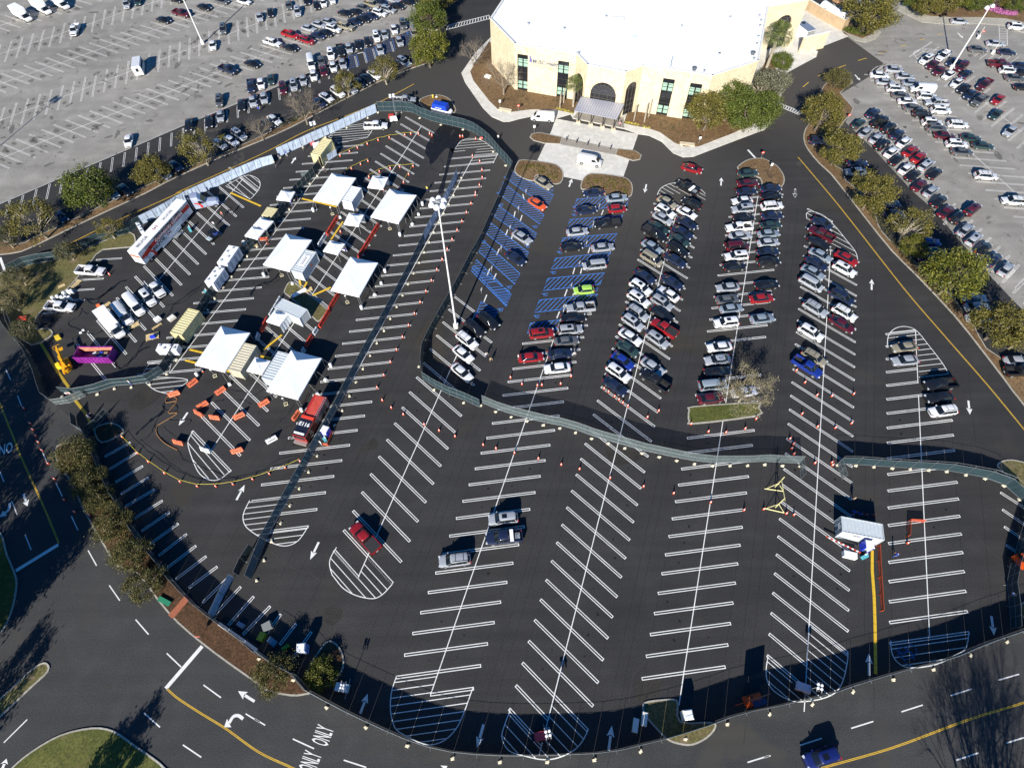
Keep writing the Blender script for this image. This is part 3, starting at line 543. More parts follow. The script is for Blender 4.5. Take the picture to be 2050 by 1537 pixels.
for row, i0, i1 in ((GR1, -2, 38), (GR2, -3, 28), (GV1, -2, 33), (GV2, -1, 22)):
    for i in range(i0, i1):
        for s_ in (-1, 1):
            if random.random() < .8: blob(sm_, row.c(i+.5)+row.t*(s_*random.uniform(1.5, 4.5)), random.uniform(.25, .75), row.a, 1.6)
for _ in range(160):
    p = random.choice([T00, T00, T30])(random.uniform(0, 2049), random.uniform(0, 1300)); blob(sm_, p, random.uniform(.2, .8), None, random.uniform(1, 3))
seam = MB()
for row, i0, i1 in ((R0, -12, 24), (R1, -3, 16), (R2, -3, 24), (R3, -3, 33), (R4, -2, 34), (R5, -3, 28), (R6, -2, 16)):
    for d in (-8.9, -5.2, 5.2, 8.9):
        A = row.c(i0)+Vector((math.sin(DIR), -math.cos(DIR), 0))*d; B = row.c(i1)+Vector((math.sin(DIR), -math.cos(DIR), 0))*d; ribbon(seam, [A.lerp(B, k/6)+Vector((random.uniform(-.06, .06), 0, 0)) for k in range(7)], .05, .0055)
hair = MB()
for P in (T03.L(180, 150, 320, 420, 480, 660, 600, 870, 750, 1010, 880, 1140), T03.L(750, 300, 850, 420, 700, 600), T03.L(30, 640, 300, 420, 420, 330), T03.L(620, 860, 900, 900, 1090, 1010), T12.L(-120, 1180, 80, 1330, 300, 1480)+T13.L(430, 0, 560, 80, 680, 130), T22.L(1560, 680, 1530, 900, 1480, 1200), T13.L(740, 200, 660, 400, 580, 500), T23.L(940, 1010, 980, 800, 1070, 700), T32.L(1660, 1210, 1780, 1350, 1900, 1440), T13.L(0, 1180, 300, 1290, 800, 1400, 1300, 1500)):
    P = catmull(P, False, 5); ribbon(hair, [p+Vector((random.uniform(-.1, .1), random.uniform(-.1, .1), 0)) for p in P], .07, .0056)
for mb, nm, m in ((oil, 'oil_stains', M_OIL), (sm_, 'tyre_smudges', M_SMUDGE), (seam, 'paving_seams', M_SEAM), (hair, 'hairline_cracks', M_HAIR)): o = mb.ob(nm, m); o['kind'] = 'structure'
# ================================================================ BUILDING
STONE = ground_mat('pale_limestone', (.52, .44, .29), (.61, .525, .37), 4, .12, .5, stain=(.45, .37, .22), stain_s=1.5, stain_t=.58, rough=.85)
ROOFM = ground_mat('white_roof_membrane', (.78, .79, .80), (.84, .85, .86), 1.5, .04, .08, stain=(.66, .68, .70), stain_s=.3, stain_t=.66, rough=.6)
GLASS = mat('tinted_glass', (.012, .014, .018), .12, spec=.6); GREENG = mat('green_blinds', (.26, .40, .32), .5); BRONZE = mat('bronze_frame', (.02, .015, .012), .5)
MUL = mat('mullion', (.10, .085, .07), .5); STEELROOF = mat('ribbed_metal_roof', (.42, .43, .50), .35, .4, noise=.06, nscale=3)
HB = 12.0
class Wall:
    def __init__(s, a, b): s.a = Vector((a.x, a.y, 0)); s.b = Vector((b.x, b.y, 0)); s.t = (s.b-s.a).normalized(); s.n = Vector((s.t.y, -s.t.x, 0)); s.L = (s.b-s.a).length
    def hit(s, px, py):
        v = ROT @ Vector((px-CX, -(py-CY), -F)); o = Vector((0, 0, CAM_H)); k = (s.a-o).dot(s.n)/v.dot(s.n); p = o+v*k
        return (p-s.a).dot(s.t), p.z
    def p(s, u, z, out=0.0): q = s.a+s.t*u+s.n*out; return Vector((q.x, q.y, z))
    def X(s, u, z, out): return frame(s.p(u, z, out), s.t, (0, 0, 1))
def arch_loop(u0, u1, z0, zs, n=14):
    r = (u1-u0)/2; c = (u0+u1)/2; return [(u0, z0), (u1, z0)]+[(c+r*math.cos(math.pi*i/n), zs+r*math.sin(math.pi*i/n)) for i in range(n+1)]
def wall_mesh(mb, w, h, holes=(), depth=.45, z0=0, m=0):
    from mathutils.geometry import tessellate_polygon
    loops = [[(0, z0), (w.L, z0), (w.L, h), (0, h)]]+[list(reversed(q)) for q in holes]
    fl = [c for l in loops for c in l]; fs = tessellate_polygon([[Vector((c[0], c[1], 0)) for c in l] for l in loops])
    V = [w.p(u, z) for u, z in fl]; Fc = []
    for f in fs:
        a, b, c = [V[i] for i in f]; Fc.append(tuple(f) if (b-a).cross(c-a).dot(w.n) > 0 else tuple(reversed(f)))
    mb.add(V, Fc, m)
    for q in holes:
        N = len(q); mb.add([w.p(u, z) for u, z in q]+[w.p(u, z, -depth) for u, z in q], [(i, N+i, N+(i+1)%N, (i+1)%N) for i in range(N)], m)
bld = thing('health_centre_building', 'pale stone health centre building with white flat roof and arched windows', 'building', (33, 150, 0))
def bpart(mb, name, mats, parent=bld, **k):
    o = mb.ob(name, mats, None, **k); o.parent = parent; o.matrix_parent_inverse = Matrix.Translation(parent.location).inverted(); return o
_A, _B, _C, _D, _E, _Fp, _Gp, _H = [G(*q, HB) for q in [(981, 38), ZB1.px(340, 195), ZB1.px(1190, 330), ZB1.px(1335, 480), ZB1.px(1870, 580), ZB2.px(400, 490), ZB2.px(1345, 630), ZB2.px(1975, 425)]]
_I = G(*ZW.px(425, 110), HB); _J = G(*ZW.px(1025, 0), HB); _K = _J+(_J-_I).orthogonal()*0+Vector((-8, 40, 0)); _A0 = G(1006, 0, HB); _A1 = _A0+(_A0-_A)*2.0
FP = [_A1, _A, _B, _C, _D, _E, _Fp, _Gp, _H, _I, _J, _K]
walls = [Wall(FP[i], FP[(i+1) % len(FP)]) for i in range(len(FP))]
WBC, WCD, WDE, WEF, WFG, WIJ = walls[2], walls[3], walls[4], walls[5], walls[6], walls[9]
def wr(w, t, q):   # rectangle on a wall from four photo corners
    h = [w.hit(*t.px(*c)) for c in q]; u0 = (h[0][0]+h[3][0])/2; u1 = (h[1][0]+h[2][0])/2; return u0, u1, max(.1, (h[2][1]+h[3][1])/2), (h[0][1]+h[1][1])/2
rects = {id(WBC): [wr(WBC, ZB1, [(382, 330), (525, 350), (520, 850), (383, 830)]), wr(WBC, ZB1, [(940, 420), (1088, 445), (1060, 945), (912, 918)])],
         id(WFG): [wr(WFG, ZB2, [(668, 660), (827, 683), (718, 1190), (568, 1165)]), wr(WFG, ZB2, [(1040, 725), (1203, 748), (1075, 1245), (922, 1215)])]}
arches = {id(WCD): (.7, WCD.L-.9, 0.1, 6.4), id(WDE): (1.5, WDE.L-1.6, 0.1, 5.2), id(WEF): (.9, WEF.L-.9, .1, 7.0), id(WIJ): (4.0, 9.2, .1, 6.4)}
mb = MB()
for w in walls:
    holes = [[(a, c), (b, c), (b, d), (a, d)] for a, b, c, d in rects.get(id(w), [])]
    if id(w) in arches: holes.append(arch_loop(*arches[id(w)]))
    wall_mesh(mb, w, HB, holes)
    t1 = .3  # parapet inner face and coping
for i, w in enumerate(walls):
    mb.box(w.p(w.L/2, HB+.08, -.16), (w.L+.2, .42, .16), 1, math.atan2(w.t.y, w.t.x))
wall_o = bpart(mb, 'wall', [STONE, OFFW])
rm = MB(); rp = inset([Vector((p.x, p.y, 0)) for p in FP], .3)
rm.add([(p.x, p.y, HB-.35) for p in rp], [tuple(f) if True else f for f in tri(rp)])
for i in range(len(rp)): a, b = rp[i], rp[(i+1) % len(rp)]; rm.add([(a.x, a.y, HB-.35), (b.x, b.y, HB-.35), (b.x, b.y, HB+.1), (a.x, a.y, HB+.1)], [(0, 1, 2, 3)])
roof = bpart(rm, 'roof', ROOFM)
b_ = bmesh.new(); b_.from_mesh(roof.data)
for f in b_.faces:
    if f.normal.z < -.5: f.normal_flip()
b_.to_mesh(roof.data); b_.free()
def window(w, a, b, c, d):
    g = MB(); g.add([w.p(a, c, -.4), w.p(b, c, -.4), w.p(b, d, -.4), w.p(a, d, -.4)], [(0, 1, 2, 3)])
    f = bpart(g, 'window', GLASS); H = d-c; mid = (a+b)/2
    g = MB()
    for z0, z1 in ((.66, .87), (.04+.02, .26)):
        for u0, u1 in ((a+.12, mid-.16), (mid+.16, b-.12)):
            zc = (z0+z1)/2
            for q0, q1 in ((z0, zc-.008), (zc+.008, z1)): g.add([w.p(u0, c+H*q0, -.36), w.p(u1, c+H*q0, -.36), w.p(u1, c+H*q1, -.36), w.p(u0, c+H*q1, -.36)], [(0, 1, 2, 3)])
    o = g.ob('pane', GREENG, f)
    g = MB()
    for k in range(7): z = c+H*k/6; g.bar(w.p(a, z, -.34), w.p(b, z, -.34), .05, n=4)
    for u in (a+.04, mid, b-.04): g.bar(w.p(u, c, -.34), w.p(u, d, -.34), .06, n=4)
    g.ob('window_frame', BRONZE, f)
for w in (WBC, WFG):
    for r_ in rects[id(w)]: window(w, *r_)
def arch_window(w, u0, u1, z0, zs):
    lp = arch_loop(u0, u1, z0, zs); g = MB(); P = [w.p(u, z, -.42) for u, z in lp]; g.add(P, [tuple(range(len(P)))])
    f = bpart(g, 'arched_window', GLASS); r = (u1-u0)/2; c = (u0+u1)/2; g = MB()
    n = max(3, int((u1-u0)/1.0))
    for k in range(n+1):
        u = u0+(u1-u0)*k/n; h = zs+math.sqrt(max(0, r*r-(u-c)**2)) if k not in (0, n) else zs
        g.bar(w.p(u, z0, -.36), w.p(u, min(h, zs), -.36), .045, n=4)
    for z in [z0+.1, z0+1.2, z0+2.6, z0+4, zs]:
        if z <= zs: g.bar(w.p(u0, z, -.36), w.p(u1, z, -.36), .045, n=4)
    for q in (.36, .7):
        A = [w.p(c+r*q*math.cos(math.pi*i/12), zs+r*q*math.sin(math.pi*i/12), -.36) for i in range(13)]
        for i in range(12): g.bar(A[i], A[i+1], .04, n=4)
    for i in range(1, 8): t = math.pi*i/8; g.bar(w.p(c+r*.36*math.cos(t), zs+r*.36*math.sin(t), -.36), w.p(c+r*math.cos(t), zs+r*math.sin(t), -.36), .04, n=4)
    g.ob('mullions', MUL, f)
    g = MB(); A = [w.p(c+(r+.35)*math.cos(math.pi*i/16), zs+(r+.35)*math.sin(math.pi*i/16), .05) for i in range(17)]
    for i in range(16): g.bar(A[i], A[i+1], .07, n=5)
    bpart(g, 'arch_moulding', STONE)
for w in (WCD, WDE, WEF, WIJ): arch_window(w, *arches[id(w)])
# lettering on the front
INKB = mat('grey_blue_lettering', (.10, .12, .17), .5); NAVY = mat('navy_enamel', (.02, .06, .28), .4)
u0, z0_ = WBC.hit(*ZB1.px(622, 440)); u1, z1_ = WBC.hit(*ZB1.px(915, 485)); zt = (z0_+z1_)/2
par = bld
def btext(nm, s, size, m, X, **k):
    o = text(nm, s, size, m, None, X, **k); o.parent = bld; o.matrix_parent_inverse = Matrix.Translation(bld.location).inverted()
btext('wall_lettering', 'MUSC Health', 1.3, INKB, WBC.X((u0+u1)/2, zt+.1, .06), ext=.03, sx=.94, bold=.03)
g = MB(); ux = (u0+u1)/2-4.2
for i in range(22): g.box(WBC.p(ux+i*.33, zt-1.0, .04), (.22, .04, .14), 0, math.atan2(WBC.t.y, WBC.t.x))
bpart(g, 'wall_lettering', mat('small_lettering', (.25, .22, .17), .6))
g = MB(); ul, zl = WBC.hit(*ZB1.px(556, 400)); ur, _ = WBC.hit(*ZB1.px(600, 400))
for i, (du, dz, w_, h_) in enumerate([(0, 0, .3, 1.5), (.35, -.28, .22, .9)]): g.box(WBC.p(ul+du, zl+dz, .05), (w_, .06, h_), 0, math.atan2(WBC.t.y, WBC.t.x))
bpart(g, 'wall_emblem', NAVY)
# roof bits
def roofthing(u, v, t, kind):
    p = G(*t.px(u, v), HB-.3); g = MB()
    if kind == 'vent': g.lathe((p.x, p.y, HB-.34), [(.16, 0), (.16, .5), (.28, .52), (.28, .62)], n=8)
    if kind == 'fan': g.lathe((p.x, p.y, HB-.34), [(.45, 0), (.45, .4), (.6, .45), (.55, .7), (.2, .85)], n=12)
    if kind == 'curb': g.box((p.x, p.y, HB-.2), (1.0, .7, .28))
    if kind == 'mast':
        for a in range(3): g.bar((p.x+.7*math.cos(a*2.1), p.y+.7*math.sin(a*2.1), HB-.34), (p.x, p.y, HB+.6), .04, n=5)
        g.bar((p.x, p.y, HB-.3), (p.x, p.y, HB+2.6), .05, n=5)
    if kind == 'pipe': g.bar((p.x, p.y, HB-.2), (p.x+3.4, p.y+.3, HB-.2), .06, n=5); g.bar((p.x+3.4, p.y+.3, HB-.2), (p.x+3.3, p.y-1.5, HB-.2), .06, n=5)
    bpart(g, {'vent': 'roof_vent', 'fan': 'exhaust_fan', 'curb': 'roof_hatch', 'mast': 'antenna_mast', 'pipe': 'roof_pipe'}[kind], {'fan': mat('dark_steel', (.08, .09, .11), .6), 'curb': mat('hatch_blue', (.55, .68, .72), .4)}.get(kind, GALV))
for q in [(147, 197, T20, 'vent'), (760, 140, T20, 'vent'), (800, 140, T20, 'pipe'), (430, 235, T20, 'vent'), (985, 296, T20, 'curb'), (1356, 218, T20, 'vent'), (760, 520, ZB2, 'mast'), (1090, 548, ZB2, 'fan'), (1225, 580, ZB2, 'vent'), (1430, 350, ZB2, 'vent'), (1890, 335, ZB2, 'fan'), (1905, 410, ZB2, 'vent'), (1945, 210, ZB2, 'vent'), (1965, 110, ZB2, 'vent'), (290, 255, ZW, 'vent'), (300, 400, ZW, 'vent'), (315, 320, ZW, 'vent'), (1215, 335, ZB1, 'vent'), (1655, 435, T20, 'vent'), (1740, 148, T20, 'vent')]: roofthing(q[0], q[1], q[2], q[3])
# entrance canopy
cz = 3.9
c1, c2 = G(*ZB1.px(1250, 922), cz+.4), G(*ZB1.px(1845, 1020), cz+.4); c3, c4 = G(*ZB1.px(1740, 1228), cz-.5), G(*ZB1.px(1157, 1112), cz-.5)
can = thing('entrance_canopy', 'ribbed metal canopy on slim posts over the main arched entrance', 'canopy', ((c1+c3)/2).to_2d().to_3d())
def lp(mb, name, m, par, **k): o = mb.ob(name, m, None, **k); o.parent = par; o.matrix_parent_inverse = Matrix.Translation(par.location).inverted(); return o
g = MB(); n = 18
up = Vector((0, 0, .12))
g.add([c4, c3, c2, c1, c4+up, c3+up, c2+up, c1+up], [(0, 1, 2, 3), (7, 6, 5, 4), (0, 4, 5, 1), (1, 5, 6, 2), (2, 6, 7, 3), (3, 7, 4, 0)])
lp(g, 'metal_roof', STEELROOF, can)
g = MB()
for i in range(n+1): k = i/n; g.bar(c4.lerp(c3, k)+up*1.2, c1.lerp(c2, k)+up*1.2, .045, n=4)
lp(g, 'standing_seams', mat('seam_metal', (.22, .22, .27), .4, .4), can)
for k in (.1, .4, .68, .94):
    q = c4.lerp(c3, k)+(c1-c4)*.12; g = MB(); g.box((q.x, q.y, .35), (1.0, .8, .5)); lp(g, 'plinth', STONE, can)
    g = MB(); g.bar((q.x, q.y, .5), (q.x, q.y, cz-.45), .12, n=8); lp(g, 'post', BRONZE, can)
# screen wall, plant unit, compound
def freewall(name, label, P, h, th, m, cat='wall'):
    o = thing(name, label, cat, P[0]); g = MB()
    for i in range(len(P)-1):
        a, b = P[i], P[i+1]; c = (a+b)/2; g.box((c.x, c.y, h/2), (d2(a, b)+.01*i, th+.004*i, h), 0, ang(a, b))
    lp(g, 'wall_panel', m, o); g = MB()
    for i in range(len(P)-1):
        a, b = P[i], P[i+1]; c = (a+b)/2; g.box((c.x, c.y, h+.06), (d2(a, b)+th+.01*i, th+.14+.004*i, .12), 0, ang(a, b))
    lp(g, 'coping', OFFW, o); return o
freewall('screen_wall', 'pale stone screen wall beside the arched right wing of the building', [ZW(860, 790), ZW(1220, 702)], 4.4, .5, STONE)
q = [G(*ZW.px(*c), 3.2) for c in [(920, 275), (1140, 415), (1012, 448), (885, 352)]]; c = (q[0]+q[1]+q[2]+q[3])/4
ac = thing('air_conditioning_unit', 'large grey rooftop style cooling unit behind the stone screen wall', 'cooling unit', (c.x, c.y, 0), ang(q[3], q[2]))
g = MB().box((0, 0, 1.5), (5.0, 2.6, 2.8)); g.ob('casing', WHITE, ac); MB().box((0, 0, 2.96), (5.1, 2.7, .1)).ob('top_panel', mat('grey_top', (.16, .20, .28), .5), ac)
g = MB(); [g.box((2.52, -1.1+.28*i, 1.5), (.05, .14, 2.5)) for i in range(9)]; g.ob('louvre', BLACKP, ac); g = MB().lathe((-1.4, .1, 3.01), [(.45, 0), (.45, .25), (.2, .3)], n=12); g.ob('fan', BLACKP, ac)
cw = freewall('compound_wall', 'beige compound wall in front of the white storage tank', [ZW(960, 150)+Vector((0, 0, 0)), ZW(1190, 290), ZW(1480, 450), ZW(1570, 400)], 3.0, .4, mat('beige_block', (.42, .30, .18), .8, noise=.12, nscale=.8))
a, b = G(*ZW.px(1230, 80), 2), G(*ZW.px(1500, 260), 2); tk = thing('storage_tank', 'white cylindrical storage tank lying behind the beige compound wall', 'tank', ((a+b)/2).to_2d().to_3d(), ang(a, b))
L_ = d2(a, b); g = MB(); V = []; g.bar((-L_/2, 0, 2), (L_/2, 0, 2), 1.35, n=16); g.bar((-L_/2-.6, 0, 2), (-L_/2, 0, 2), .7, 0, 16, 1.35); g.bar((L_/2, 0, 2), (L_/2+.6, 0, 2), 1.35, 0, 16, .7); g.ob('shell', WHITE, tk, smooth=True)
for s in (-.3, .3): MB().box((L_*s, 0, .5), (.5, 2.2, 1.0)).ob('saddle', OFFW, tk)
p = ZW(1470, 40); pl = thing('boulder_pile', 'pile of brown boulders and rubble behind the storage tank', 'rubble', p); g = MB()
for i in range(26): g.lathe((random.uniform(-3, 3), random.uniform(-2, 2), random.uniform(0, .9)), [(.3, 0), (.75, .3), (.6, .8), (.15, 1.0)], n=6)
g.ob('boulder', mat('brown_rock', (.30, .17, .09), .9, noise=.4, nscale=2), pl)
# low walls / planters near the entrance, small bollard lights
def simple(name, label, cat, mb, mats, loc, rz=0, group=None, **k):
    o = mb.ob(name, mats, None, **k); o.location = loc; o.rotation_euler = (0, 0, rz); return tag(o, label, cat, group)
p = ZB1(215, 1115); simple('concrete_bench', 'pale concrete bench at the mulch bed corner left of the entrance', 'bench', MB().box((0, 0, .38), (3.4, 1.1, .14)).box((-1.1, 0, .15), (.5, .8, .32)).box((1.1, 0, .15), (.5, .8, .32)), STONE, (p.x, p.y, .12), R(-18))
p = T20(1398, 1150); simple('concrete_bench', 'pale concrete bench at the mulch bed right of the entrance', 'bench', MB().box((0, 0, .38), (3.6, 1.2, .14)).box((-1.2, 0, .15), (.5, .8, .32)).box((1.2, 0, .15), (.5, .8, .32)), STONE, (p.x, p.y, .12), R(-12))
p = T10(1840, 615); simple('utility_box', 'flat pale utility box on mulch beside the bare tree at the building corner', 'utility box', MB().box((0, 0, .2), (1.6, 1.1, .4)).box((0, 0, .43), (1.7, 1.2, .05)), OFFW, (p.x, p.y, .13), R(-30))
pb = [T20(*q) for q in [(450, 1110), (530, 1128), (617, 1145), (703, 1162), (797, 1180)]]
for i, p in enumerate(pb): simple('bollard', ordw(i)+' slim black bollard from the left on the paved strip by the crossing', 'bollard', MB().lathe((0, 0, 0), [(.11, 0), (.11, 1.0), (.13, 1.02), (.13, 1.12), (.04, 1.2)], n=8), BLACKP, p, group='bollards on the paved crossing strip')
# ================================================================ VEHICLES
def paint_mat():
    m = bpy.data.materials.new('car_paint'); m.use_nodes = True; n = m.node_tree; b = n.nodes['Principled BSDF']; oi = n.nodes.new('ShaderNodeObjectInfo')
    n.links.new(oi.outputs['Color'], b.inputs['Base Color']); b.inputs['Roughness'].default_value = .38; b.inputs['Metallic'].default_value = .15
    b.inputs['Coat Weight'].default_value = .6; b.inputs['Coat Roughness'].default_value = .06; return m
PAINT = paint_mat(); CGLASS = mat('car_glass', (.008, .010, .013), .08, spec=.7); TYRE = mat('tyre', (.012, .012, .013), .85); RIM = mat('alloy_rim', (.45, .46, .48), .35, .7)
LAMP = mat('headlamp', (.65, .68, .70), .15, .2); TAIL = mat('tail_lamp', (.35, .01, .01), .3); TRIM = mat('black_trim', (.010, .010, .011), .6); BEDM = mat('bed_liner', (.02, .02, .022), .8)
PLATE = mat('number_plate', (.6, .6, .6), .5)
def interp(P, x):
    for i in range(len(P)-1):
        if P[i][0] <= x <= P[i+1][0]:
            t = (x-P[i][0])/(P[i+1][0]-P[i][0]+1e-9); t = t*t*(3-2*t) if False else t
            return [a+(b-a)*t for a, b in zip(P[i][1:], P[i+1][1:])]
    return list(P[-1][1:] if x > P[-1][0] else P[0][1:])
def loft_body(st, name, n=22):
    """st: x, halfwidth, z_top(centre), z_shoulder ; ring of points per station"""
    xs = [st[0][0]+(st[-1][0]-st[0][0])*i/n for i in range(n+1)]
    xs = sorted(set(xs+[s[0] for s in st])); mb = MB(); V = []
    K = 12
    for x in xs:
        hw, zt, zs, zb = interp(st, x)
        ring = [(-hw*.86, zb), (-hw*.985, zb+.16), (-hw, zb+(zs-zb)*.55), (-hw*.97, zs), (-hw*.80, zs+(zt-zs)*.72), (-hw*.4, zt-(zt-zs)*.08)]
        ring += [(-a, b) for a, b in reversed(ring)]
        V += [(x, a, b) for a, b in ring]
    N = len(xs); Fc = []
    for i in range(N-1):
        for k in range(K): Fc.append((i*K+k, i*K+(k+1) % K, (i+1)*K+(k+1) % K, (i+1)*K+k))
    Fc.append(tuple(range(K))); Fc.append(tuple((N-1)*K+k for k in reversed(range(K))))
    mb.add(V, [tuple(reversed(f)) for f in Fc] if False else Fc); return mb
def fixn(me):
    b = bmesh.new(); b.from_mesh(me); bmesh.ops.recalc_face_normals(b, faces=b.faces); b.to_mesh(me); b.free()
def fin(mb, name, mats, parent, smooth=True, sharp=38):
    me = mesh(name, mb.V, mb.F, mats, mb.M); fixn(me)
    if smooth: me.polygons.foreach_set('use_smooth', [True]*len(me.polygons)); me.set_sharp_from_angle(angle=R(sharp))
    return link(bpy.data.objects.new(name, me), parent)
def cabin(parent, xb0, xb1, xt0, xt1, zb, zt, wb, wt, pill=(), roof_ext=0, crown=.05):
    """glass house: front base xb1 / front top xt1, rear base xb0 / rear top xt0"""
    g = MB(); n = 6
    def sec(k, f=1.0, up=0):   # k 0..1 from belt to roof
        x0 = xb0+(xt0-xb0)*k; x1 = xb1+(xt1-xb1)*k; w = wb+(wt-wb)*k; z = zb+(zt-zb)*k+up; r = .12*(1-k)+.16*k
        P = [(x1, -w*.62), (x1-.10, -w*.88), (x1-.34, -w), (x0+.34, -w), (x0+.10, -w*.88), (x0, -w*.6)]
        return [(x, y, z) for x, y in P]+[(x, -y, z) for x, y in reversed(P)]
    S = [sec(0), sec(.5), sec(.86), sec(.97)]; 
    V = [v for s in S for v in s]; K = 12; Fc = []
    for i in range(len(S)-1):
        for k in range(K): Fc.append((i*K+k, i*K+(k+1) % K, (i+1)*K+(k+1) % K, (i+1)*K+k))
    g.add(V, Fc); fin(g, 'windows', CGLASS, parent, sharp=45)
    # roof skin
    g = MB(); a = sec(.90, up=.004); a = [(x, y*1.012, z) for x, y, z in a]; b_ = [(x, y*.95, zt) for x, y, z in sec(1.0)]; c = [(x*.9+(xt0+xt1)/2*.1, y*.55, zt+crown) for x, y, z in sec(1.0)]
    V = a+b_+c; Fc = [(i*K+k, i*K+(k+1) % K, (i+1)*K+(k+1) % K, (i+1)*K+k) for i in range(2) for k in range(K)]+[tuple(2*K+k for k in range(K))]
    g.add(V, Fc); r = fin(g, 'roof', PAINT, parent, sharp=50)
    g = MB()                                            # pillars
    def strip(p0, p1, wd):
        p0, p1 = Vector(p0), Vector(p1)
        for sy in (-1, 1):
            A = [(p0.x-wd, p0.y*sy, p0.z), (p0.x+wd, p0.y*sy, p0.z), (p1.x+wd*.8, p1.y*sy, p1.z), (p1.x-wd*.8, p1.y*sy, p1.z)]
            B = [(x, y-.03*sy, z) for x, y, z in A]; g.add(A+B, [(0, 1, 2, 3), (4, 7, 6, 5), (0, 4, 5, 1), (1, 5, 6, 2), (2, 6, 7, 3), (3, 7, 4, 0)])
    strip((xb1-.22, wb*.965, zb-.02), (xt1-.2, wt*.965+.0, zt-.04), .055)
    strip((xb0+.26, wb*.985, zb-.02), (xt0+.26, wt*.98, zt-.04), .10)
    for x in pill: strip((x, wb*1.008, zb-.02), (x-.03, wt*1.01, zt-.04), .045)
    fin(g, 'pillars', PAINT, parent, smooth=False); return r
def wheels(parent, L, W, r, xf, xr, tw=.22):
    for x in (xf, xr):
        for sy in (-1, 1):
            g = MB(); g.bar((x, sy*(W/2-tw), r), (x, sy*(W/2-.012), r), r, n=16); w = fin(g, 'wheel', TYRE, parent)
            g = MB(); g.bar((x, sy*(W/2-.05), r), (x, sy*(W/2+.008), r), r*.62, n=12); fin(g, 'rim', RIM, w)
def lights(parent, L, W, zf, zr, wf=.36, hf=.14, xfo=0, xro=0, zf2=.1):
    for sy in (-1, 1):
        g = MB().box((L/2-.17+xfo, sy*(W/2-.30), zf), (.26, wf, hf), rz=-sy*.35); g.ob('headlight', LAMP, parent)
        g = MB().box((-L/2+.07+xro, sy*(W/2-.23), zr), (.16, .34, .16), rz=sy*.2); g.ob('taillight', TAIL, parent)
def mirrors(parent, x, W, z):
    for sy in (-1, 1): MB().box((x, sy*(W/2+.07), z), (.14, .22, .15)).ob('mirror', PAINT, parent)
def trims(parent, L, W, zg, arch, r, extra=None, grille=(1.0, .16)):
    g = MB().box((L/2-.02, 0, zg), (.08, grille[0], grille[1])).box((L/2-.05, 0, .28), (.1, W*.62, .14)).box((-L/2+.05, 0, .30), (.1, W*.62, .14))
    for x in arch:
        for sy in (-1, 1): g.bar((x, sy*(W/2-.26), r+.02), (x, sy*(W/2-.022), r+.02), r*1.13, n=14)
    if extra: extra(g)
    g.ob('trim', TRIM, parent)
    MB().box((-L/2-.0, 0, .62), (.04, .34, .14)).ob('number_plate', PLATE, parent)
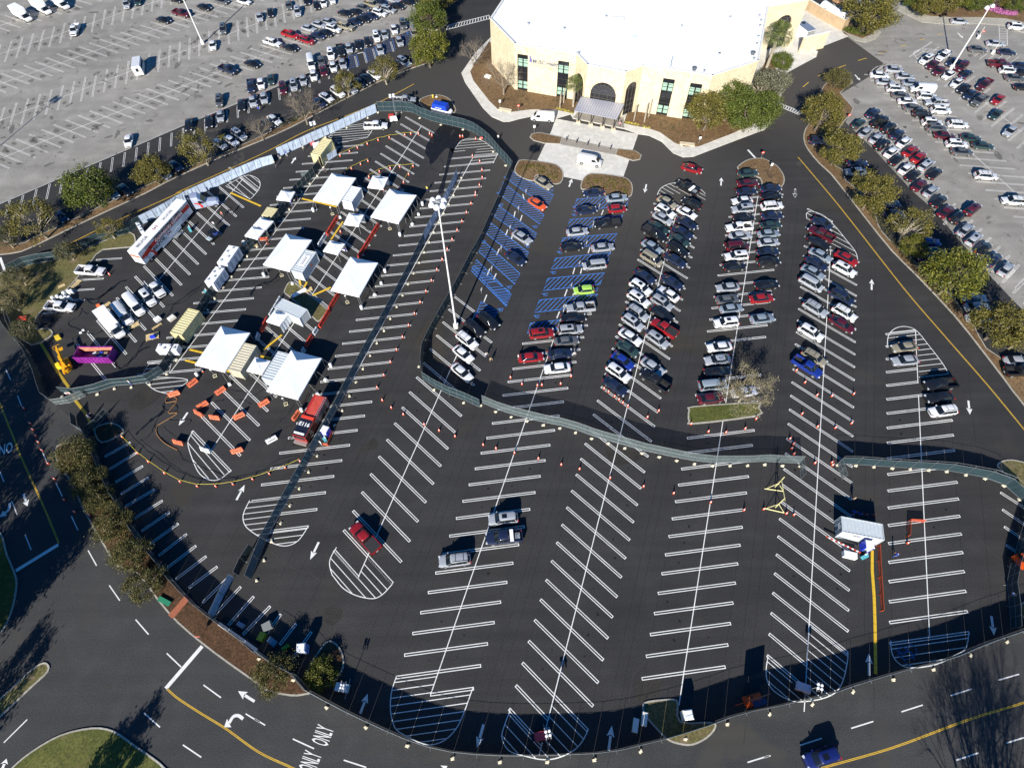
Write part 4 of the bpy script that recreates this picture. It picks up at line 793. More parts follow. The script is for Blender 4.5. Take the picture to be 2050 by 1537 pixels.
def veh(kind):
    t = bpy.data.objects.new(kind, None); COL.objects.link(t); t.empty_display_size = .5
    if kind == 'sedan':
        L, W = 4.85, 1.84
        fin(loft_body([(-2.42, .62, .82, .70, .30), (-2.30, .80, .93, .80, .24), (-1.95, .89, 1.0, .88, .20), (-1.5, .92, 1.02, .90, .18), (0, .925, 1.0, .90, .18), (1.0, .92, .98, .88, .18), (1.5, .91, .90, .80, .18), (2.1, .86, .78, .70, .20), (2.33, .74, .66, .60, .25), (2.42, .55, .56, .52, .30)], 'body'), 'body', PAINT, t)
        cabin(t, -1.95, 1.22, -1.12, .38, .93, 1.42, .86, .64, pill=(-.28,)); wheels(t, L, W, .33, 1.48, -1.42); lights(t, L, W, .66, .80); mirrors(t, .78, W, .98); trims(t, L, W, .56, (1.48, -1.42), .33)
    if kind == 'hatchback':
        L, W = 4.15, 1.78
        fin(loft_body([(-2.07, .66, .88, .76, .30), (-1.9, .82, 1.0, .86, .22), (-1.4, .89, 1.03, .90, .18), (0, .89, 1.0, .90, .18), (.9, .885, .98, .88, .18), (1.4, .87, .90, .80, .18), (1.85, .80, .78, .70, .22), (2.07, .56, .60, .55, .30)], 'body'), 'body', PAINT, t)
        cabin(t, -1.92, 1.15, -1.55, .32, .95, 1.50, .84, .64, pill=(-.25, -1.1)); wheels(t, L, W, .32, 1.25, -1.25); lights(t, L, W, .68, .90); mirrors(t, .72, W, 1.0); trims(t, L, W, .56, (1.25, -1.25), .32)
    if kind in ('suv', 'suv_roof_rails'):
        L, W = 4.85, 1.93
        fin(loft_body([(-2.42, .74, 1.0, .90, .36), (-2.30, .88, 1.12, .98, .28), (-1.9, .95, 1.15, 1.02, .24), (0, .965, 1.12, 1.02, .24), (1.05, .96, 1.10, 1.0, .24), (1.5, .95, 1.04, .94, .24), (2.1, .89, .95, .85, .26), (2.34, .77, .84, .76, .30), (2.42, .6, .68, .62, .34)], 'body'), 'body', PAINT, t)
        cabin(t, -2.32, 1.30, -2.02, .52, 1.06, 1.72, .89, .70, pill=(-.20, -1.22)); wheels(t, L, W, .38, 1.45, -1.42, .24); lights(t, L, W, .84, 1.0); mirrors(t, .92, W, 1.14); trims(t, L, W, .72, (1.45, -1.42), .38)
        if kind == 'suv_roof_rails':
            g = MB(); [g.bar((-1.9, s*.62, 1.80), (.35, s*.62, 1.80), .03, n=5) for s in (-1, 1)]; [g.box((x, 0, 1.81), (.06, 1.26, .03)) for x in (-1.4, -.2)]; g.ob('roof_rails', TRIM, t)
        else: MB().box((-.25, 0, 1.775), (.8, .7, .02)).ob('sunroof', CGLASS, t)
    if kind == 'minivan':
        L, W = 5.1, 1.98
        fin(loft_body([(-2.55, .80, 1.0, .9, .34), (-2.42, .93, 1.08, .96, .26), (-1.9, .98, 1.1, .98, .22), (0, .99, 1.08, .98, .22), (1.4, .98, 1.06, .96, .22), (1.8, .95, .98, .88, .22), (2.3, .86, .84, .76, .25), (2.55, .6, .66, .6, .32)], 'body'), 'body', PAINT, t)
        cabin(t, -2.46, 1.78, -2.2, .85, 1.02, 1.76, .92, .72, pill=(.12, -1.15)); wheels(t, L, W, .34, 1.62, -1.45); lights(t, L, W, .76, 1.0); mirrors(t, 1.25, W, 1.08); trims(t, L, W, .62, (1.62, -1.45), .34)
    if kind in ('pickup', 'pickup_toolbox', 'pickup_bed_cover'):
        L, W = 5.85, 2.02
        fin(loft_body([(-.78, .98, 1.20, 1.12, .36), (0, 1.0, 1.2, 1.12, .34), (1.3, 1.0, 1.2, 1.1, .34), (1.8, .99, 1.16, 1.06, .34), (2.5, .95, 1.08, .98, .36), (2.8, .86, .98, .9, .40), (2.92, .7, .80, .74, .42)], 'body'), 'body', PAINT, t)
        cabin(t, -.80, 1.55, -.62, .78, 1.15, 1.86, .93, .74, pill=(.18,)); wheels(t, L, W, .41, 1.85, -1.82, .26); lights(t, L, W, .92, 1.0); mirrors(t, 1.15, W+.08, 1.28); trims(t, L, W, .82, (1.85, -1.82), .41, grille=(1.3, .28))
        g = MB()
        for s in (-1, 1): g.box((-1.86, s*.94, .86), (2.12, .12, .72)); g.box((-1.86, s*.92, 1.24), (2.12, .17, .05))
        g.box((-2.86, 0, .86), (.12, 2.0, .72)); g.box((-.86, 0, .9), (.1, 1.8, .7)); g.ob('bed_sides', PAINT, t)
        if kind == 'pickup_bed_cover': MB().box((-1.86, 0, 1.26), (2.0, 1.72, .05)).ob('bed_cover', BEDM, t)
        else: MB().box((-1.86, 0, .62), (2.0, 1.78, .08)).ob('bed_floor', BEDM, t)
        if kind == 'pickup_toolbox': MB().box((-1.2, 0, 1.30), (.55, 1.86, .38)).ob('tool_box', WHITE, t); MB().box((-2.1, .1, .85), (.8, 1.1, .5)).ob('cargo', mat('cargo_mix', (.2, .22, .25), .7, noise=.6, nscale=3), t)
    if kind in ('cargo_van', 'box_truck', 'shuttle_bus'):
        L, W = (5.9, 2.02)
        Z = {'cargo_van': 2.35}.get(kind, 0)
        if kind == 'cargo_van':
            fin(loft_body([(-2.95, .90, 2.2, 1.5, .34), (-2.85, .98, 2.34, 1.62, .28), (0, 1.0, 2.38, 1.65, .26), (1.0, 1.0, 2.34, 1.6, .26), (1.55, .98, 2.12, 1.4, .26), (2.15, .95, 1.28, 1.06, .26), (2.6, .90, 1.16, .96, .28), (2.85, .80, .98, .84, .32), (2.95, .6, .76, .7, .36)], 'body'), 'body', PAINT, t)
            g = MB(); g.add([(1.60, -.72, 2.12), (1.60, .72, 2.12), (2.2, .80, 1.31), (2.2, -.80, 1.31)], [(0, 1, 2, 3)])
            for s in (-1, 1): g.add([(1.35, s*.93, 1.95), (.55, s*.95, 1.95), (.55, s*1.012, 1.32), (1.95, s*.985, 1.30)], [(0, 1, 2, 3)])
            b0 = g; fin(b0, 'windscreen', CGLASS, t, smooth=False); wheels(t, L, W, .38, 2.0, -1.75); lights(t, L, W, .84, 1.2); mirrors(t, 1.5, W+.1, 1.5); trims(t, L, W, .7, (2.0, -1.75), .38)
        elif kind == 'box_truck':
            L = 7.4; W = 2.3
            fin(loft_body([(1.2, .95, 1.2, 1.1, .4), (2.2, 1.0, 1.25, 1.12, .36), (2.9, 1.0, 1.2, 1.08, .36), (3.4, .93, 1.08, .98, .4), (3.68, .75, .84, .78, .45)], 'body'), 'body', PAINT, t)
            cabin(t, 1.3, 2.95, 1.35, 2.25, 1.15, 2.05, .95, .8); MB().box((-1.15, 0, 1.95), (4.9, 2.35, 2.35)).ob('cargo_box', WHITE, t)
            g = MB().box((-1.15, 0, .66), (4.9, .9, .2)); g.ob('chassis', TRIM, t); wheels(t, L, 2.2, .42, 2.75, -2.0, .3); lights(t, L, 2.1, .85, .8); mirrors(t, 2.6, 2.2, 1.5)
            MB().box((-3.62, 0, 1.0), (.05, 2.2, .3)).ob('rear_bumper', TRIM, t)
        else:
            L = 7.0; W = 2.3
            MB().box((-.75, 0, 1.62), (5.4, 2.32, 2.35)).box((-.75, 0, 2.84), (5.2, 2.1, .14)).ob('coach_body', PAINT, t)
            fin(loft_body([(1.9, 1.0, 1.3, 1.15, .36), (2.9, .98, 1.15, 1.02, .36), (3.35, .9, 1.0, .9, .4), (3.5, .7, .8, .74, .45)], 'body'), 'body', PAINT, t)
            g = MB().box((1.96, 0, 2.0), (.05, 1.9, .9)).box((-3.46, 0, 1.9), (.04, .7, .9)); [g.box((-.6, s*1.165, 2.05), (4.4, .03, .75)) for s in (-1, 1)]; g.ob('windows', CGLASS, t)
            wheels(t, L, 2.25, .42, 2.5, -2.1, .3); lights(t, L, 2.1, .8, 1.4)
    return t
VP = {}
VCOL = {'w': ('white', (.78, .78, .78)), 's': ('silver', (.36, .38, .41)), 'g': ('grey', (.10, .105, .11)), 'k': ('black', (.012, .012, .014)), 'b': ('navy', (.014, .022, .055)), 'r': ('red', (.30, .012, .016)),
        'm': ('maroon', (.085, .009, .018)), 'B': ('blue', (.012, .035, .26)), 'd': ('dark-blue', (.008, .015, .11)), 'G': ('lime', (.36, .62, .10)), 't': ('beige', (.30, .27, .20)), 'n': ('green', (.025, .050, .048)), 'o': ('orange', (.70, .10, .025)), 'l': ('pale-blue', (.25, .30, .35))}
VKND = {'s': ('sedan', 'sedan'), 'h': ('hatchback', 'hatchback'), 'u': ('suv', 'SUV'), 'U': ('suv_roof_rails', 'SUV'), 'v': ('minivan', 'minivan'), 'p': ('pickup', 'pickup'), 'P': ('pickup_toolbox', 'pickup'), 'q': ('pickup_bed_cover', 'pickup'),
        'c': ('cargo_van', 'van'), 'x': ('box_truck', 'box truck'), 'X': ('shuttle_bus', 'shuttle bus')}
OBN = {'suv': 'suv', 'suv_roof_rails': 'suv', 'pickup': 'pickup_truck', 'pickup_toolbox': 'pickup_truck', 'pickup_bed_cover': 'pickup_truck', 'box_truck': 'box_truck', 'cargo_van': 'cargo_van', 'shuttle_bus': 'shuttle_bus', 'sedan': 'sedan', 'hatchback': 'hatchback', 'minivan': 'minivan'}
ZMID = {'c': 1.2, 'x': 1.6, 'X': 1.6, 'p': .8, 'P': .8, 'q': .8, 'u': .8, 'U': .8, 'v': .85}
CARS = []
def cars(tile, spec, a, where, group, order='y', rev=False):
    """spec 'u,v,type+colour[>|<]' - '<' turns the car round; where = phrase for the label"""
    for s in spec.split():
        u, v, k = s.split(','); fl = k.endswith('<'); k = k.rstrip('<>'); ad = 0
        if '@' in k: k, d = k.split('@'); ad = R(float(d))
        p = tile(float(u), float(v), ZMID.get(k[0], .65)); h = (ad if '@' in s else a)+random.uniform(-.025, .025)+(math.pi if fl else 0)
        CARS.append(dict(p=Vector((p.x, p.y, 0)), rz=h, t=k[0], c=k[1], where=where, group=group, px=tile.px(float(u), float(v)), order=order, full=k[2:] or None))
def flush_cars():
    by = {}
    for c in CARS: by.setdefault((c['where'], VCOL[c['c']][0], VKND[c['t']][1]), []).append(c)
    for (wh, cn, kn), L in by.items():
        L.sort(key=lambda c: c['px'][1] if c['order'] == 'y' else c['px'][0]); dr = 'from the top' if L[0]['order'] == 'y' else 'from the left'
        for i, c in enumerate(L):
            lab = f'{cn} {kn}, {wh}' if len(L) == 1 else f'{ordw(i)} {cn} {kn} {dr}, {wh}'
            if lab.startswith('first '): lab = ('topmost ' if 'top' in dr else 'leftmost ')+lab[6:].replace(' '+dr, '', 1)
            k = VKND[c['t']][0]
            if k not in VP:
                root = veh(k); root.name = OBN[k]; VP[k] = proto_tree(root)
            col = VCOL[c['c']][1]; j = random.uniform(.88, 1.1); col = tuple(min(.9, q*j) for q in col)
            o = place(VP[k], c['p'], c['rz'], lab, c['group'], color=col); o['category'] = {'SUV': 'car', 'sedan': 'car', 'hatchback': 'car', 'minivan': 'car', 'pickup': 'pickup', 'van': 'van', 'box truck': 'truck', 'shuttle bus': 'bus'}[kn]
            s = random.uniform(.97, 1.03); o.scale = (s, s, random.uniform(.97, 1.03))
HO = A_O; HE = A_E; PI = math.pi
gm, gl, gr_ = 'cars parked in the main lot', 'cars parked in the upper left grey lot', 'cars parked in the upper right grey lot'
cars(T11, '1845,1035,uk 1735,1090,uk 1675,1185,Uw 1645,1295,sw 1635,1440,sw', HO, 'row at the foot of the tall light pole', gm)
cars(T21, '220,110,so 100,375,ss 50,540,sb', HO, 'blue bays nearest the curved fence', gm); cars(T20, '265,1445,st', HO, 'blue bays nearest the curved fence', gm)
cars(T21, '605,160,sb 535,330,ss 490,450,sk 660,22,sb< 255,1130,ur 170,1320,sr', HE, 'left file of the row with the lime car', gm)
cars(T21, '845,65,sl 850,150,hr 770,265,qk< 735,455,ss 670,590,vs< 585,790,hG< 560,930,ps< 505,1010,sk 480,1100,us 450,1190,sg 400,1290,sb 375,1405,sw<', HE, 'right file of the row with the lime car', gm)
w = 'left file of the double row after the lime car'
cars(T21, '1245,100,st 1230,170,uw 1210,225,ss 1175,300,sn 1145,345,qk 1125,450,sl 1125,540,vt 1070,685,sb 1035,770,uw 1020,860,uw 1015,970,Us 975,1045,us 955,1160,sw 935,1250,sn 895,1350,sB 860,1440,uw', HO, w, gm); cars(T22, '835,50,sb', HO, w, gm)
w = 'right file of the double row after the lime car'
cars(T20, '1400,1480,Pk<', HO, w, gm); cars(T21, '1435,110,uk< 1400,180,sw 1400,262,sb 1365,335,sb 1340,395,sn 1330,475,Uk 1310,555,sb 1285,730,sb 1255,820,sw< 1205,890,us 1205,980,sk 1220,1090,qr< 1170,1180,us 1130,1395,ss 1150,1505,pk<', HO, w, gm)
w = 'left file of the row above the grass island'
cars(T20, '1880,1365,sn 1880,1445,sm 1870,1510,sb', HE, w, gm); cars(T21, '1835,85,sw< 1840,150,us< 1850,222,sk 1810,295,pw< 1820,362,ss 1800,440,vm 1790,520,uw< 1775,605,sk 1720,770,ss< 1720,865,sg 1750,935,sl 1710,1045,uw< 1655,1240,sw< 1640,1340,ss< 1640,1435,sk', HE, w, gm); cars(T22, '1610,40,vl 1590,145,sm', HE, w, gm)
w = 'right file of the row above the grass island'
cars(T31, '50,-10,sb 55,52,sk 62,125,Uw 62,205,sb 50,278,sn 35,345,sl 32,415,ss 30,490,sb 35,565,uk 20,750,sk -20,855,sr -15,1015,sl', HE, w, gm); cars(T22, '1850,95,sw', HE, w, gm)
w = 'left file of the row with the bright blue pickup'
cars(T31, '460,265,sb 450,345,pm< 430,420,sk 445,515,sl 415,580,sb 385,650,sl 375,735,vs 405,935,Us 370,1125,uw 395,1320,Ut 340,1395,pB>', HO, w, gm)
w = 'right file of the row with the bright blue pickup'
cars(T31, '650,540,sr 635,625,uw 615,845,Ub 635,970,Uw 615,1060,sm', HO, w, gm)
cars(T31, '1105,1240,st< 1110,1345,ss<', HE, 'left file of the rightmost row', gm); cars(T32, '1390,35,pk< 1380,138,sk< 1410,245,Uw<', HE, 'right file of the rightmost row', gm)
# upper right grey lot
a1, a2 = aT1, aT2
w = 'kerbside file of the upper right lot'
cars(T30, '860,893,sb 745,975,sn 800,1045,ss 890,1090,ss 935,1138,uk 1005,1200,sw 1045,1260,sk 1120,1330,sw 1175,1385,sk 1225,1460,sm 1315,1508,ss', a2, w, gr_); cars(T31, '1378,90,sk 1435,170,sm 1530,215,uk 1585,315,ss 1655,385,us 1730,465,sk 1810,550,sb 1905,625,ss', a2, w, gr_)
w = 'second kerbside file of the upper right lot'
cars(T30, '915,960,pk 985,1005,uk 1050,1060,sb 1105,1120,sw 1155,1190,sr 1220,1240,sr 1280,1300,us 1345,1370,sk', a2, w, gr_); cars(T31, '1645,150,um', a2, w, gr_)
cars(T30, '910,592,sw 955,648,ss 1040,700,uw 1080,752,sg 1130,800,sw 1175,850,sg 1250,900,uk 1325,965,uw 1360,1010,ug 1425,1070,sm 1520,1135,uw 1560,1198,sg', a1, 'middle left file of the upper right lot', gr_)
cars(T30, '1025,550,ss 1110,605,ss 1160,655,sl 1255,692,cw< 1285,760,uw 1360,812,ps< 1395,868,uw 1530,980,Uw 1630,1090,sn 1725,1150,sn 1750,1385,Uw', a1, 'middle right file of the upper right lot', gr_); cars(T31, '1965,85,Uw<', a1, 'middle right file of the upper right lot', gr_)
cars(T30, '1280,468,uw< 1330,512,sm< 1380,560,sm< 1455,592,sw< 1520,655,sw< 1575,700,sk< 1625,748,sb< 1700,790,pg<', a2, 'far left file below the leaning light pole', gr_)
cars(T30, '1415,440,pw< 1485,490,sb< 1555,525,um< 1595,585,sb 1740,665,pm< 1845,785,sr< 1830,905,sn< 1940,1035,ss<', a2, 'far right file below the leaning light pole', gr_)
cars(T30, '1685,392,sg 1825,345,ss 1915,412,sb 1540,170,ss 1995,210,uw 1860,505,pm 1930,555,uw 1975,615,sg 2025,522,sb 2045,575,sk 2045,690,sk', R(-9), 'top right corner of the picture', gr_)
cars(T30, '435,1110,ub 735,1290,sb 720,1355,ss<', R(-2), 'shaded bays under the right-hand trees', gr_); cars(T31, '985,110,ub 1020,190,sb 1300,412,sB 1340,495,un 1310,545,sb 1660,855,sl 1680,925,ss 1690,1010,ss 2000,1350,ss 2025,1430,pk', R(-2), 'shaded bays under the right-hand trees', gr_)
# upper left grey lot
cars(T00, '590,235,pw', R(-80), 'open part of the upper left lot', gl, 'x'); cars(T00, '1015,1110,sw 1730,795,ug 1680,358,sw 1760,230,ug 1090,510,Xw<', aV, 'open part of the upper left lot', gl, 'x')
cars(T00, '1290,160,sk 1432,105,pm 1610,58,sk 1750,10,sg 1925,12,sw 1800,550,pb 1990,505,sk 1385,-2,sk', aG, 'open part of the upper left lot', gl, 'x'); cars(T00, '1000,32,us 1090,10,sn', aV, 'open part of the upper left lot', gl, 'x')
cars(T00, '165,105,xw 320,50,xw 465,10,xw', R(-38), 'parked in a row at the top left', 'white box trucks', 'x')
w = 'upper file along the black strip, upper left lot'
cars(ZC, '675,750,cw 800,740,sg 915,650,uw 1035,610,pk 1135,580,ss 1245,540,sk 1360,500,sk 1465,440,uw 1565,415,ss 1680,355,sw 1790,295,ug 75,1010,sw 195,960,sn', aV, w, gl, 'x')
cars(T00, '1980,680,pb 1905,830,sk 1995,800,ss', aV, w, gl, 'x')
w = 'lower file along the black strip, upper left lot'
cars(ZC, '110,1180,ss 0,1210,sb 340,1065,um 470,1025,us 585,965,ss 710,910,sw 830,855,sm 945,805,sw 1060,770,ss 1510,600,ss 1745,500,ss 1925,400,st', aV, w, gl, 'x'); cars(T00, '1490,985,sk 1650,960,sk 1740,915,ss', aV, w, gl, 'x')
w = 'under the trees along the left road'
cars(ZC, '865,1175,sw 1000,1110,uw 1150,1070,us 1270,1000,sk 1350,950,sk 1440,900,sw 1800,745,us 235,1445,sw 160,1500,sk 780,1240,sb', R(-45), w, gl, 'x'); cars(T00, '1735,1135,ss 1825,1110,sw 1885,1060,us 1385,1310,sb 1290,1370,ss', R(-42), w, gl, 'x'); cars(T01, '880,25,us 985,0,sk 480,210,sb', R(-42), w, gl, 'x')
cars(ZC, '60,205,ss 190,155,sk 410,65,sg 515,140,us 625,10,sk 745,65,sk 830,35,sw 935,0,sw', aV, 'top file of the upper left lot', gl, 'x')
w = 'slanting block of the upper left lot'
cars(ZC, '215,515,pw 435,420,pr 430,580,sk 630,485,ur 650,345,ss 775,300,ss 890,265,ss 770,430,sb 860,400,sk 950,345,uw 1090,320,pt 1090,165,sk 1215,150,sk 1210,265,sb 1310,95,sg 1310,230,sk 1410,195,sb 1505,155,uw 1415,55,pt 1530,30,sb 1610,115,us 1725,75,sk 1670,0,ss 1860,30,sk 1965,5,sk', aG, w, gl, 'x')
# driving / working vehicles
cars(T12, '870,1245,qr', HO+PI+R(0), 'alone in the empty lot, lower middle', 'vehicles standing in the closed lot'); CARS[-1]['rz'] = R(135)
cars(PX, '1007,1037,us 910,1120,Us 1009,1075,Pb', R(6)+PI, 'on the empty lot right of the maroon truck', 'vehicles standing in the closed lot')
cars(T33, '450,1450,ud', R(14)+PI, 'driving on the road at the lower right', 'moving cars'); cars(T20, '1440,1330,sr', R(-27), 'driving in front of the building', 'moving cars')
cars(T20, '262,915,cw', R(-8)+PI, 'standing at the kerb left of the entrance', 'delivery vans by the entrance'); cars(T20, '635,1258,cw', R(-19), 'on the concrete paving before the entrance', 'delivery vans by the entrance')
cars(T10, '955,993,pw', R(0), 'inside the upper tip of the fenced site', 'site vehicles'); cars(T10, '1185,790,ps', R(0), 'outside the fence next to a light tower', 'site vehicles')
cars(T01, '715,637,pw 475,920,pw', R(-6), 'parked at the grass verge, left of the white trailer', 'site vehicles'); cars(T01, '1228,772,qw 1165,848,uw 1055,900,cw 965,975,cw 870,1050,xw', R(-47), 'in the row of white vehicles below the long trailer', 'site vehicles')
flush_cars()
# ================================================================ TREES AND PLANTS
def leafmat(name, c1, c2, c3):
    m = bpy.data.materials.new(name); m.use_nodes = True; n = m.node_tree; N = n.nodes.new; b = n.nodes['Principled BSDF']
    g = N('ShaderNodeNewGeometry'); r = N('ShaderNodeValToRGB'); e = r.color_ramp.elements
    e[0].position = 0; e[0].color = (*c1, 1); e[1].position = 1; e[1].color = (*c3, 1); q = e.new(.55); q.color = (*c2, 1)
    n.links.new(g.outputs['Random Per Island'], r.inputs[0]); n.links.new(r.outputs[0], b.inputs['Base Color'])
    b.inputs['Roughness'].default_value = .55; b.inputs['Specular IOR Level'].default_value = .3
    MATS[name] = m; return m
LOAK = leafmat('oak_leaves', (.050, .050, .010), (.108, .096, .018), (.185, .155, .036)); LGRN = leafmat('green_leaves', (.030, .050, .009), (.070, .090, .013), (.13, .145, .025))
LRED = leafmat('bronze_leaves', (.034, .038, .010), (.080, .076, .020), (.15, .125, .042)); LDRK = leafmat('dusky_leaves', (.03, .038, .014), (.07, .068, .028), (.13, .115, .055))
LYEL = leafmat('yellow_green_leaves', (.045, .058, .009), (.10, .108, .013), (.18, .17, .025)); LGRY = leafmat('grey_green_leaves', (.06, .065, .04), (.12, .12, .07), (.20, .19, .13))
BARK = mat('bark', (.13, .105, .08), .9, noise=.3, nscale=3); PALE = mat('pale_bark', (.30, .26, .20), .9, noise=.25, nscale=2); TWIG = mat('bare_twigs', (.20, .165, .125), .9)
BUD = leafmat('leaf_buds', (.12, .10, .05), (.20, .17, .08), (.26, .22, .12)); PALMG = leafmat('palm_fronds', (.05, .08, .02), (.11, .14, .04), (.20, .20, .07))
def leaf(mb, p, s, rnd):
    a = Vector((rnd.gauss(0, 1), rnd.gauss(0, 1), rnd.gauss(0, .7))).normalized(); b = a.cross(Vector((rnd.gauss(0, 1), rnd.gauss(0, 1), rnd.gauss(0, 1)))).normalized()
    a *= s; b *= s*.62; V = mb.V; k = len(V); V += [p-a, p+b*.9, p+a, p-b*.9]; mb.F.append((k, k+1, k+2, k+3)); mb.M.append(0)
def crown(name, seed, rx=4.0, rz=2.9, zc=4.4, nc=84, nl=125, ls=.155, m=LOAK, cl=.95, hole=.0):
    rnd = random.Random(seed); mb = MB(); lobes = [(rnd.uniform(0, 6.28), rnd.uniform(.75, 1.12)) for _ in range(7)]; C = []
    for i in range(nc):
        t = rnd.uniform(0, 6.283); cz = rnd.uniform(-.55, 1); rr = math.sqrt(max(0, 1-cz*cz)) if cz > 0 else 1-.3*abs(cz); q = rnd.uniform(.55, 1.0)**.5
        f = 1+.16*math.sin(3*t+seed)+.12*math.sin(5*t+seed*2.3)+.07*math.sin(9*t+seed)
        c = Vector((math.cos(t)*rr*rx*f*q, math.sin(t)*rr*rx*f*q, zc+cz*rz*q*(1+.12*math.sin(4*t+seed)))); C.append(c)
        s = cl*rnd.uniform(.55, 1.25)
        for _ in range(int(nl*s*s)):
            v = Vector((rnd.gauss(0, .5), rnd.gauss(0, .5), rnd.gauss(0, .38)))*s; leaf(mb, c+v, ls*rnd.uniform(.7, 1.3), rnd)
    return mesh(name, mb.V, mb.F, m), C
def limbs(C, name='trunk', seed=1, m=BARK, r0=.28, lean=.5, step=3, z0=1.6):
    rnd = random.Random(seed); g = MB(); f = Vector((rnd.uniform(-.3, .3), rnd.uniform(-.3, .3), z0)); g.bar((0, 0, -.1), f, r0, n=8, r2=r0*.75)
    for c in C[::step]:
        mid = f.lerp(c, .45)+Vector((rnd.uniform(-.4, .4), rnd.uniform(-.4, .4), rnd.uniform(.1, .6))); g.bar(f, mid, r0*.42, n=5, r2=r0*.24); g.bar(mid, c*1.0, r0*.24, n=4, r2=r0*.08)
    return g.me(name, m)
def tproto(name, cr, tr):
    r = bpy.data.objects.new(name, None); COL.objects.link(r); a = link(bpy.data.objects.new('crown', cr), r); b = link(bpy.data.objects.new('trunk', tr), r); return proto_tree(r)
TP = {}
def tp(kind, v):
    k = (kind, v)
    if k in TP: return TP[k]
    S = v*7+3
    if kind == 'oak': me, C = crown('oak_crown', S, m=LOAK); TP[k] = tproto('oak_tree', me, limbs(C, seed=v))
    if kind == 'thin': me, C = crown('oak_crown', S, nc=56, nl=85, m=LOAK); TP[k] = tproto('oak_tree', me, limbs(C, seed=v, m=PALE, step=2))
    if kind == 'green': me, C = crown('green_crown', S, rz=3.2, nc=92, nl=130, m=LGRN); TP[k] = tproto('broadleaf_tree', me, limbs(C, seed=v))
    if kind == 'mix': me, C = crown('mixed_crown', S, nc=88, nl=125, m=LYEL); TP[k] = tproto('broadleaf_tree', me, limbs(C, seed=v))
    if kind == 'red': me, C = crown('bronze_crown', S, rz=2.6, zc=3.0, nc=86, nl=130, ls=.14, m=LRED); TP[k] = tproto('bushy_tree', me, limbs(C, seed=v, z0=.8))
    if kind == 'dusk': me, C = crown('dusky_crown', S, nc=66, nl=100, m=LDRK); TP[k] = tproto('oak_tree', me, limbs(C, seed=v, m=PALE))
    if kind == 'grey': me, C = crown('grey_crown', S, nc=80, nl=110, ls=.15, m=LGRY); TP[k] = tproto('broadleaf_tree', me, limbs(C, seed=v, m=PALE))
    if kind == 'bush': me, C = crown('bush_crown', S, rz=2.2, zc=1.9, nc=80, nl=130, ls=.17, m=LYEL); TP[k] = tproto('round_bush', me, limbs(C, seed=v, z0=.5))
    if kind == 'hedge': me, C = crown('hedge_crown', S, rz=2.2, zc=2.1, nc=80, nl=130, ls=.17, m=LGRN); TP[k] = tproto('leafy_shrub', me, limbs(C, seed=v, z0=.5))
    if kind in ('bare', 'budding'):
        rnd = random.Random(S); g = MB(); bud = MB()
        def br(p, d, L, r, dep):
            e = p+d*L; g.bar(p, e, r, n=4 if dep < 4 else 3, r2=r*.6)
            if dep <= 0:
                return
            for _ in range(3 if dep > 1 else 4):
                nd = (d+Vector((rnd.gauss(0, .55), rnd.gauss(0, .55), rnd.gauss(.08, .35)))).normalized(); nd.z = max(nd.z, -.1)
                br(p.lerp(e, rnd.uniform(.55, 1)), nd, L*rnd.uniform(.62, .85), r*.55, dep-1)
            if kind == 'budding' and dep <= 3:
                for _ in range(5): leaf(bud, e+Vector((rnd.gauss(0, .3), rnd.gauss(0, .3), rnd.gauss(0, .3))), .10, rnd)
        g.bar((0, 0, -.1), (0, 0, 1.5), .2, n=8, r2=.16)
        for i in range(5): t = i*1.26+rnd.uniform(-.3, .3); br(Vector((0, 0, 1.4)), Vector((math.cos(t)*.75, math.sin(t)*.75, .8)).normalized(), 2.1, .085, 5)
        if kind == 'budding': TP[k] = tproto('budding_tree', bud.me('bud_crown', BUD), g.me('trunk', PALE))
        else:
            r = bpy.data.objects.new('bare_tree', None); COL.objects.link(r); link(bpy.data.objects.new('trunk', g.me('trunk', TWIG)), r); TP[k] = proto_tree(r)
    if kind == 'palm':
        g = MB(); tr = MB(); rnd = random.Random(S); tr.bar((0, 0, 0), (.1, 0, 5.2), .22, n=8, r2=.2)
        for i in range(64):
            t = rnd.uniform(0, 6.283); el = rnd.uniform(-.5, 1.3); p = Vector((.1, 0, 5.2)); L = 1.9; N = 5; d = Vector((math.cos(t)*math.cos(el), math.sin(t)*math.cos(el), math.sin(el)))
            sd_ = Vector((-math.sin(t), math.cos(t), 0))
            for j in range(9):
                a = (j-4)*.2; dd = (d+sd_*a).normalized(); e = p+d*L*.45; g.add([e, e+dd*L*.5+sd_*.03, e+dd*L*.62+Vector((0, 0, -.25)), e+dd*L*.5-sd_*.03], [(0, 1, 2, 3)])
            g.bar(p, p+d*L*.5, .025, n=3)
        TP[k] = tproto('palm_tree', g.me('palm_crown', PALMG), tr.me('trunk', PALE))
    if kind == 'cone':
        me, C = crown('conifer_crown', S, rx=2.6, rz=5.5, zc=7, nc=110, nl=60, ls=.2, m=LDRK, cl=.8); TP[k] = tproto('tall_tree', me, limbs(C, seed=v, z0=4))
    return TP[k]
ZCR = dict(oak=4.4, thin=4.4, green=4.6, mix=4.4, red=2.8, dusk=4.4, grey=4.4, bush=1.9, hedge=2.1, bare=4.2, budding=4.2, palm=5.0, cone=7)
_used = set()
def tree(t, u, v, d, kind, label, group=None, var=None, cat='tree', sz=1.0, tint=None):
    zc = ZCR[kind]; w0 = {'palm': 3.3, 'bare': 6.6, 'budding': 6.6}.get(kind, 8.2); w = 4.0; s = 1.0
    for _ in range(3):
        z = zc*s*sz; w = d2(t(u-d/2, v, z), t(u+d/2, v, z)); s = w/w0
    p = t(u, v, zc*s*sz); var = random.randrange(3) if var is None else var
    pr = tp(kind, var); o = place(pr, (p.x, p.y, .1), random.uniform(0, 6.28), label, group, used=_used, scale=(s, s, s*sz)); o['category'] = cat; return o
